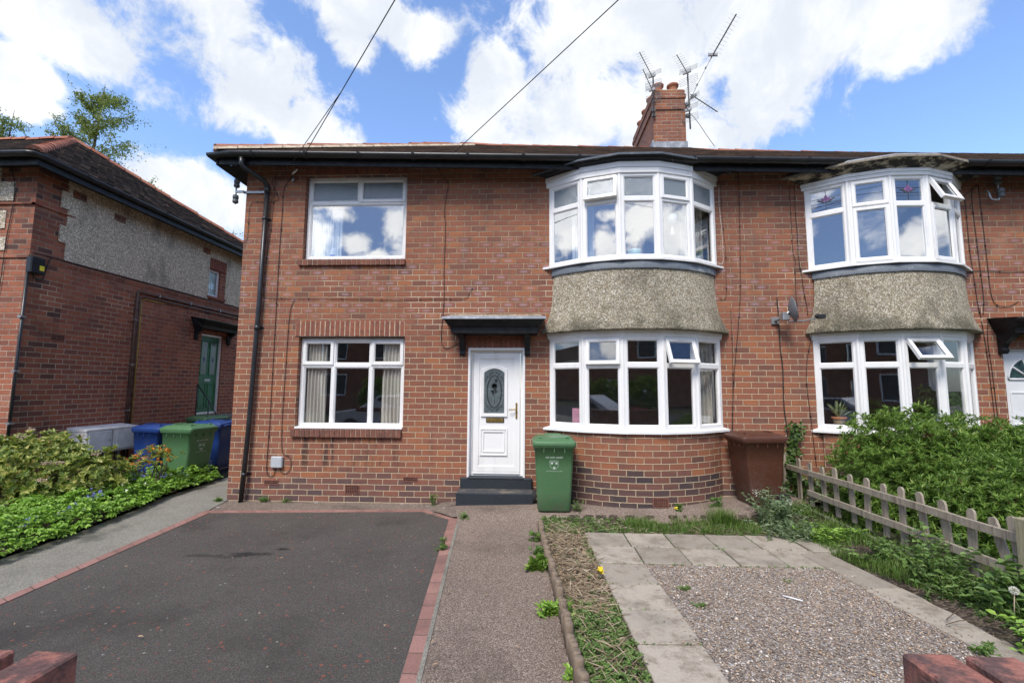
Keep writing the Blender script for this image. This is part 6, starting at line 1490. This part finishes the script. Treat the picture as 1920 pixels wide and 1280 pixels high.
birch(-21.9, 14, 0, 16.9, 2.7, 3, 'tall airy birch tree above the ridge of the neighbour house')
birch(-26.6, 14, 0, 15.6, 2.2, 5, 'lower birch crown just above the roof at the left picture edge', 26)
birch(-16.4, 16.5, 0, 10.1, 1.2, 8, 'small tree top showing beside the corner of the red brick house', 14)

# ---------------------------------------------------------------- cables overhead, aerials, dish, insulators
def wire(a, b, sag, r, label, thick_end=None):
    P = []
    a, b = V(a), V(b)
    for i in range(25): t_ = i/24; p = a.lerp(b, t_); p.z -= sag*4*t_*(1-t_); P.append(p)
    mb = MB(); mb.tube(P, r, 5); return tag(mb.build('overhead_cable', 'cable'), label, 'cable', 'overhead cables')
def beyond(a, b, k): a, b = V(a), V(b); return a + (b-a)*k
wire((-3.79, -.05, 5.07), (7.7, -12, 8.40), .0, .006, 'overhead cable reaching the wall at the small white clamp beside the upstairs window')
wire((-3.99, -.05, 4.995), (-2.40, -1.49, 5.475), .0, .005, 'overhead cable meeting the wall nearest the black swan neck downpipe')
wire((-1.465, -.06, 5.13), (10.0, -12, 7.73), .0, .006, 'overhead cable meeting the eaves between the upstairs window and the bay')
wire((6.80, -.12, 4.78), (10.9, -1.6, 5.75), .0, .007, 'overhead cable leaving the grey insulators on the right')
T = thing('cable_clamp', (-3.79, -.05, 5.0), 'small white cable clamp under the eaves left of the upstairs window', 'clamp')
q = MB(); q.tube([(-3.80, -.06, 5.06), (-3.70, -.12, 5.11)], .016, 8); q.build('grip', 'white', T)
q = MB(); q.lathe([(.03, 0), (.012, .05), (.008, .08)], Matrix.Translation(V((-3.80, -.03, 4.95))), 8); q.build('hook', 'galv', T)
def insul(parent, x, y, z, s=1):
    q = MB(); q.lathe([(.03, -.07), (.045, -.06), (.045, -.02), (.036, -.015), (.036, .0), (.045, .005), (.045, .055), (.035, .07)], Matrix.Translation(V((x, y, z))) @ Matrix.Scale(s, 4), 14); return q.build('insulator', 'porcelain', parent)
T = thing('insulator_bracket', (-4.57, -.02, 4.78), 'pair of grey insulators on a metal arm at the left house corner', 'insulator')
q = MB(); q.box((-4.60, -.030, 4.765), (-4.24, -.004, 4.80)); q.box((-4.72, -.06, 4.77), (-4.58, -.03, 4.80)); q.tube([(-4.71, -.05, 4.58), (-4.71, -.05, 4.90)], .012, 8); q.build('arm', 'galv', T); insul(T, -4.705, -.05, 4.92, .95); insul(T, -4.71, -.05, 4.66, .95)
T = thing('insulator_bracket', (6.82, -.02, 4.65), 'pair of grey insulators on a bent arm right of the peeling bay cornice', 'insulator')
q = MB(); q.tube(spline([(6.76, 0, 4.66), (6.74, -.08, 4.62), (6.76, -.1, 4.50), (6.83, -.11, 4.48), (6.86, -.11, 4.52), (6.86, -.11, 4.80)], 4), .013, 8); q.build('arm', 'galv', T); insul(T, 6.86, -.11, 4.78, 1.0); insul(T, 6.88, -.12, 4.58, 1.0)
def yagi(parent, p, d, L, n, w, refl=None, r=.009, el=.0045, mt='aluminium_dark', tilt=0.0):
    p = V(p); d = V(d).normalized(); s_ = d.cross(V((0, 0, 1))).normalized(); up = s_.cross(d); s_ = s_*math.cos(tilt) + up*math.sin(tilt); up = s_.cross(d)
    b = MB(); b.tube([p - d*.05, p + d*L], r, 6); bo = b.build('boom', mt, parent)
    e = MB()
    for k in range(n): c = p + d*(L*(k+.6)/n); ww = w*(1-.25*k/n); e.tube([c-s_*ww*.42+up*.006, c+s_*ww*.42+up*.006], el*.72, 4)
    c = p + d*.06; e.box((-w*.3, -.02, -.03), (w*.3, .02, .03), Matrix.Translation(c) @ Matrix.Rotation(math.atan2(s_.y, s_.x), 4, 'Z')); e.build('rods', 'alu', bo)
    if refl:
        q = MB(); c = p - d*.03
        for sg in (-1, 1):
            o = c + up*sg*.07 - d*.0; tiltv = (up*sg*.75 + d*-.25).normalized()
            for k in range(5): cc = o + tiltv*(.035*k); q.tube([cc - s_*refl/2, cc + s_*refl/2], .0042, 4)
            for k in (-1, 1): q.tube([o + s_*k*refl/2, o + tiltv*.14 + s_*k*refl/2], .0032, 4)
        q.build('reflector', 'alu', parent)
T = thing('tv_aerial', (2.78, 3.1, 7.95), 'pair of television aerials on the left front corner of the chimney', 'aerial', 'television aerials on the chimney')
q = MB(); q.tube([(2.79, 3.13, 7.85), (2.80, 3.13, 8.88)], .017, 8); q.box((2.76, 3.12, 8.0), (2.83, 3.17, 8.08)); q.box((2.76, 3.12, 7.88), (2.83, 3.17, 7.94)); q.build('mast', 'aluminium_dark', T)
yagi(T, (2.78, 3.10, 8.80), (-.52, -.85, .02), .92, 11, .26, .36); yagi(T, (2.77, 3.08, 8.45), (-.48, -.85, .04), .80, 10, .22, .34)
T = thing('tv_aerial', (3.58, 3.1, 7.8), 'cluster of three television aerials on the right front corner of the chimney', 'aerial', 'television aerials on the chimney')
q = MB(); q.tube([(3.60, 3.12, 7.55), (3.58, 3.12, 8.92)], .018, 8); q.box((3.52, 3.12, 7.85), (3.62, 3.19, 7.92)); q.box((3.52, 3.12, 8.12), (3.62, 3.19, 8.18)); q.build('mast', 'aluminium_dark', T)
yagi(T, (3.57, 3.08, 8.86), (-.58, -.78, .03), .72, 9, .30, .40); yagi(T, (3.66, 3.12, 8.36), (.80, .58, -.05), 1.0, 9, .24, .38, .012, .0045, 'aluminium_dark', .3); yagi(T, (3.56, 3.05, 7.93), (-.5, -.7, .05), .35, 5, .22, .36)
T = thing('tv_aerial', (3.75, 3.2, 8.2), 'long television aerial on a thin leaning pole above the chimney', 'aerial', 'television aerials on the chimney')
q = MB(); P = [(3.62, 3.15, 8.25), (3.80, 3.18, 8.62), (4.00, 3.16, 9.02), (4.15, 3.14, 9.30)]; q.tube(P, .009, 6); q.build('mast', 'alu', T)
q = MB()
for a in (P[1], P[2]): q.tube([a, (a[0]+.02, a[1], a[2]+.05)], .017, 6)
q.build('clamp', 'aluminium_dark', T)
yagi(T, (4.15, 3.14, 9.30), (.06, -1.0, .07), 1.12, 11, .34, None, .016, .0032, 'aluminium_dark', .5)
q = MB(); q.tube(spline([(3.62, 3.10, 7.9), (3.75, 3.0, 7.6), (3.95, 3.1, 7.38), (4.2, 3.3, 7.22)], 5), .006, 5); q.build('lead_cable', 'cable', T)
# satellite dish
T = thing('satellite_dish', (3.62, -.02, 2.72), 'grey satellite dish on the brick wall beside the second bay', 'satellite dish')
q = MB(); dm = Matrix.Translation(V((3.72, -.27, 2.83))) @ Matrix.Rotation(math.radians(74), 4, 'Z') @ Matrix.Rotation(math.radians(82), 4, 'X') @ Matrix.Diagonal(V((.66, .74, .74, 1)))
prof = [(.005, -.060), (.07, -.055), (.14, -.036), (.20, -.008), (.235, .012), (.243, .018), (.243, .024), (.232, .020), (.20, .0), (.14, -.028), (.07, -.047), (.005, -.052)]
q.lathe(prof, dm, 30); q.build('reflector', 'greydish', T)
q = MB(); q.box((3.55, -.03, 2.65), (3.66, -.002, 2.76), I4, 0, .004); q.tube([(3.60, -.02, 2.70), (3.62, -.18, 2.72), (3.68, -.26, 2.80)], .018, 8); q.box((3.60, -.25, 2.68), (3.70, -.15, 2.80), I4, 0, .01); q.build('bracket', 'galv', T)
q = MB(); q.tube([(3.68, -.24, 2.66), (3.86, -.30, 2.66), (4.02, -.33, 2.70)], .012, 6); q.build('feed_arm', 'greydish', T)
q = MB(); q.tube([(4.00, -.33, 2.71), (4.03, -.33, 2.75)], .02, 8); q.box((4.01, -.37, 2.69), (4.12, -.29, 2.75), I4, 0, .008); q.build('receiver', 'plastic_black', T)

# ---------------------------------------------------------------- things behind the glass
def curtain(x0, x1, z0, z1, y, label, mt='curtain', gather=0.0, n=9, name='curtain', amp=.025):
    mb = MB(); rows = []; K = n*8; R_ = 14
    for j in range(R_+1):
        t_ = j/R_; z = z1 + (z0-z1)*t_; row = []
        for i in range(K+1):
            u = i/K; w_ = x1-x0; x = x0 + w_*u + gather*w_*(t_*(1-t_*.2))*(0 if gather == 0 else 1)*(1-u if gather > 0 else u)*.9
            row.append(V((x, y + amp*math.sin(u*n*2*math.pi+.4*math.sin(t_*3)) + .008*math.sin(u*31+t_*4), z)))
        rows.append(row)
    mb.loft(rows, 0, True); o = mb.build(name, mt); return tag(o, label, 'curtain')
curtain(-3.52, -3.20, 1.14, 2.44, .17, 'cream curtain at the left side of the ground floor window beside the door', 'curtain', 0, 6)
curtain(-2.32, -1.98, 1.14, 2.44, .17, 'cream curtain at the right side of the ground floor window beside the door', 'curtain', 0, 6)
curtain(-3.56, -3.05, 3.72, 5.02, .17, 'white vertical blind in the upstairs window left of the bay', 'voile', 0, 12, 'window_blind', .012)
curtain(.62, .96, 3.55, 4.76, -.06, 'white voile curtain in the left end of the upper bow bay', 'voile', 0, 6)
curtain(2.28, 2.62, 3.55, 4.76, .05, 'cream curtain in the right end of the upper bow bay', 'curtain', 0, 5)
curtain(2.45, 2.70, 1.16, 2.40, .10, 'pale curtain in the right end of the lower bow bay', 'curtain', 0, 4)
curtain(5.6, 5.75, 1.16, 2.40, -.18, 'grey white curtain edge in the lower bay of the right house', 'voile', 0, 3)
def pot(T, x, y, z, r, h, mt, rim=False):
    q = MB(); q.lathe([(r*.75, 0), (r*.82, .005), (r, h-.01), (r, h), (r*.9, h), (r*.85, h*.8)] if not rim else [(r*.75, 0), (r*.95, h*.72), (r*.95, h*.74)], Matrix.Translation(V((x, y, z))), 20); q.build('pot', mt, T)
    if rim: q = MB(); q.lathe([(r*.95, h*.72), (r*1.08, h*.72), (r*1.1, h), (r*.95, h), (r*.9, h*.85)], Matrix.Translation(V((x, y, z))), 20); q.build('pot_rim', 'terracotta', T)
T = thing('potted_plant', (1.49, -.36, 3.56), 'thin plant in a mint green pot in the middle pane of the upper bow bay', 'plant'); pot(T, 1.49, -.36, 3.56, .10, .125, 'mint')
q = MB(); q.tube(spline([(1.50, -.36, 3.68), (1.52, -.36, 3.78), (1.47, -.36, 3.86), (1.44, -.36, 3.98), (1.47, -.36, 4.06)], 4), .004, 5); q.build('stem', 'stem', T)
c, a, n_ = rosettes(np.array([(1.53, -.37, 3.86), (1.53, -.37, 3.81), (1.44, -.37, 3.99), (1.40, -.37, 3.72)]), np.tile([[0, -1., .2]], (4, 1)), 5, 1.0, .5); leaves('leaf', c, a, n_, .04, .02, 'dead_leaf', T)
T = thing('hanging_planter', (2.07, -.25, 3.9), 'white macrame planter with trailing plant hanging in the upper bow bay', 'planter')
q = MB()
for dx_ in (-.045, .0, .045): q.tube([(2.07, -.25, 4.62), (2.07+dx_*1.3, -.25+abs(dx_)*.5, 4.24)], .006, 5)
q.lathe([(.02, -.07), (.06, -.05), (.075, .0), (.07, .06)], Matrix.Translation(V((2.07, -.25, 4.19))), 14); q.tube([(2.07, -.25, 4.12), (2.07, -.25, 4.05)], .008, 5); q.lathe([(.01, 0), (.03, -.1), (.025, -.12)], Matrix.Translation(V((2.07, -.25, 4.06))), 8); q.build('cord', 'voile', T)
c, a, n_ = rosettes(np.array([(2.0+.03*k, -.26, 4.25) for k in range(6)] + [(1.95, -.26, 4.20), (2.2, -.26, 4.2)]), np.tile([[0, -.4, .6]], (8, 1)), 7, 1.2, .5); leaves('leaf', c, a, n_, .07, .022, 'variegated', T)
T = thing('potted_plant', (2.46, -.08, 3.56), 'small spiky plant in a pale pot at the right end of the upper bow bay', 'plant'); pot(T, 2.46, -.10, 3.56, .07, .09, 'white')
c, a, n_ = rosettes(np.array([(2.46, -.10, 3.65)]*3), np.tile([[0, 0, 1.]], (3, 1)), 6, .6, .2); leaves('leaf', c, a, n_, .16, .02, 'variegated', T)
for (x, lab, w_) in ((.60, 'plain pink gift bag, left of two on the lower bow bay sill', .11), (.725, 'shiny deep pink gift bag, right of two on the lower bow bay sill', .09)):
    q = MB(); q.box((x, -.06, 1.17), (x+w_, .0, 1.405), Matrix.Translation(V((0, -.05, 0))), 0, .004); T = q.build('gift_bag', 'pinkbag'); tag(T, lab, 'gift bag', 'gift bags in the bay window')
T = thing('bottle', (-3.22, .2, 3.73), 'white bottle with blue base on the upstairs window sill by the blind', 'bottle')
q = MB(); q.lathe([(.05, 0), (.055, .02), (.055, .11), (.045, .15), (.03, .19), (.028, .24), (.01, .245)], Matrix.Translation(V((-3.20, .20, 3.745))), 16); q.build('body', 'white', T)
q = MB(); q.lathe([(.0555, .01), (.0565, .03), (.0565, .05), (.0555, .06)], Matrix.Translation(V((-3.20, .20, 3.745))), 16); q.build('label_band', 'bluecap', T)
T = thing('potted_plant', (4.42, -.05, 1.17), 'variegated snake plant in a woven pot behind the lower left pane of the second bay', 'plant'); pot(T, 4.42, -.04, 1.17, .085, .14, 'jute', True)
c, a, n_ = rosettes(np.array([(4.42, -.04, 1.30)]*4), np.tile([[0, 0, 1.]], (4, 1)), 6, .55, .15); leaves('leaf', c, a, n_, rng.uniform(.16, .28, len(c)), .04, 'variegated', T, None, .2, .05)
T = thing('potted_plant', (5.93, -.2, 1.17), 'leafy house plant at the right end of the second lower bay window', 'plant'); pot(T, 5.93, -.15, 1.17, .09, .14, 'white')
P, D = shell_points([((5.93, -.15, 1.48), (.16, .14, .2))], 60, .3, .2, 1.2); c, a, n_ = rosettes(P, D, 5, 1, .5); leaves('leaf', c, a, n_, .08, .035, 'ivy', T)
T = thing('potted_plant', (5.62, -.3, 1.17), 'dark indoor plant behind the middle pane of the second lower bay', 'plant'); pot(T, 5.50, -.25, 1.17, .09, .12, 'white')
P, D = shell_points([((5.5, -.25, 1.50), (.16, .14, .24))], 50, .3, .2, 1.2); c, a, n_ = rosettes(P, D, 5, 1, .5); leaves('leaf', c, a, n_, .09, .03, 'ivy', T)
# litter on the gravel and drive
q = MB(); q.tube([(2.05, -2.86, .035), (2.16, -2.95, .035)], .006, 6); tag(q.build('white_stick', 'white'), 'short white plastic stick lying on the gravel', 'stick')
q = MB(); q.tube(spline([(3.0, -3.25, .06), (3.1, -3.2, .085), (3.16, -3.18, .11)], 3), .004, 5); q.tube(spline([(2.95, -3.3, .05), (3.12, -3.28, .075), (3.25, -3.36, .06), (3.34, -3.40, .05)], 3), .003, 5); tag(q.build('twig', 'bark'), 'thin dark twig lying across the concrete strip', 'twig')
# ---------------------------------------------------------------- houses across the street (seen only as reflections)
O = thing('opposite_house', (-2, -27, 0), 'brick terrace across the street mirrored in the ground floor windows', 'house')
w = MB(); hs = []; mO = Matrix(((-1, 0, 0, 0), (0, -1, 0, -24.0), (0, 0, 1, 0), (0, 0, 0, 1)))
for k in range(-3, 4):
    hs += [(k*6+.8, k*6+2.6, 1.0, 2.5), (k*6+.8, k*6+2.6, 3.5, 4.8), (k*6+4.0, k*6+4.9, .2, 2.25), (k*6+3.9, k*6+5.1, 3.6, 4.8)]
xs = sorted({-70., 70.} | {a for h in hs for a in h[:2]}); zs = sorted({-.1, 5.2} | {a for h in hs for a in h[2:]})
wall_grid(w, xs, zs, hs, mO); w.build('wall', 'brick_old', O)
r = MB(); roofq(r, [(70, -23.6, 5.2), (-70, -23.6, 5.2), (-70, -28, 8.0), (70, -28, 8.0)]); r.build('roof', 'tiles_side', O)
for h in hs:
    f = MB(); mo = frame_m((-h[0], -24.06, 0), (-1, 0)); ring(f, mo, 0, h[1]-h[0], h[2], h[3], .09, -.06, .02); wf = f.build('window', 'upvc', O) if h[2] > .5 else f.build('door', 'paintwhite', O)
    g = MB(); g.box((.08, h[2]+.08, -.03), (h[1]-h[0]-.08, h[3]-.08, -.02), mo); g.build('pane', 'leadcame' if h[2] > .5 else 'paintwhite', wf)
def car(x, y, mt, lab, flip=1):
    T = thing('parked_car', (x, y, -.07), lab, 'car'); b = MB(); side = [(-2.1, .35), (-2.12, .62), (-2.0, .82), (-1.1, .95), (-.35, 1.42), (.9, 1.46), (1.65, 1.05), (2.05, .95), (2.12, .55), (2.05, .3)]
    rows = []
    for yy_, sx, dz in ((-.84, .97, -.02), (-.80, 1, 0), (.80, 1, 0), (.84, .97, -.02)): rows.append([V((x+px*sx*flip, y+yy_*(1 if pz < 1.0 else .84), pz+dz-.07)) for px, pz in side])
    b.loft(rows, 0, False, None, True); b.face(rows[0]); b.face(rows[-1][::-1]); b.build('body', mt, T)
    g = MB(); 
    for s_ in (-1, 1): 
        yy_ = y+s_*.735; P = [(-.95, .95), (-.33, 1.36), (.85, 1.40), (1.40, 1.02)]; P = [(x+a*flip, yy_+s_*.06*(1.4-c), c-.07) for a, c in P]; g.face(P); g.face(P[::-1])
    g.build('side_windows', 'leadcame', T)
    for px in (-1.35, 1.35):
        for s_ in (-.78, .78):
            k = MB(); mw = Matrix.Translation(V((x+px, y+s_, .24))) @ Matrix.Rotation(math.pi/2, 4, 'X'); k.lathe([(.2, -.1), (.31, -.1), (.31, .1), (.2, .1)], mw, 20); wo = k.build('wheel', 'rubber', T); k = MB(); k.lathe([(.03, -.105), (.19, -.103), (.19, .103), (.03, .105)], mw, 16); k.build('hub', 'galv', wo)
M['car_silver'] = plain('silver_car_paint', (.55, .57, .6), .25, .05); M['car_red'] = plain('red_car_paint', (.22, .025, .03), .25, .05)
car(-5.2, -10.2, 'car_silver', 'silver car parked across the road, seen only as a reflection'); car(3.2, -14.6, 'car_red', 'dark red car parked across the road, seen only as a reflection', -1)

for k, (x, y, r) in enumerate(((-9, -20.5, 1.5), (-1.5, -21, 1.2), (6.5, -20.5, 1.6), (13, -20.8, 1.3))):
    T = thing('garden_shrub', (x, y, 0), ('rounded', 'low', 'spreading', 'small')[k] + ' green shrub across the road, seen only in window reflections', 'shrub'); P, D = shell_points([((x, y, r*.6), (r, r*.7, r*.85))], 700, .6, .2, .05); c, a, n_ = rosettes(P, D, 4, 1, .5); leaves('foliage', c, a, n_, .22, .1, 'hedge', T)
    b = MB(); twigs(b, (x, y, 0), [tuple(p) for p in P[:8]], .03); b.build('branch', 'bark', T)
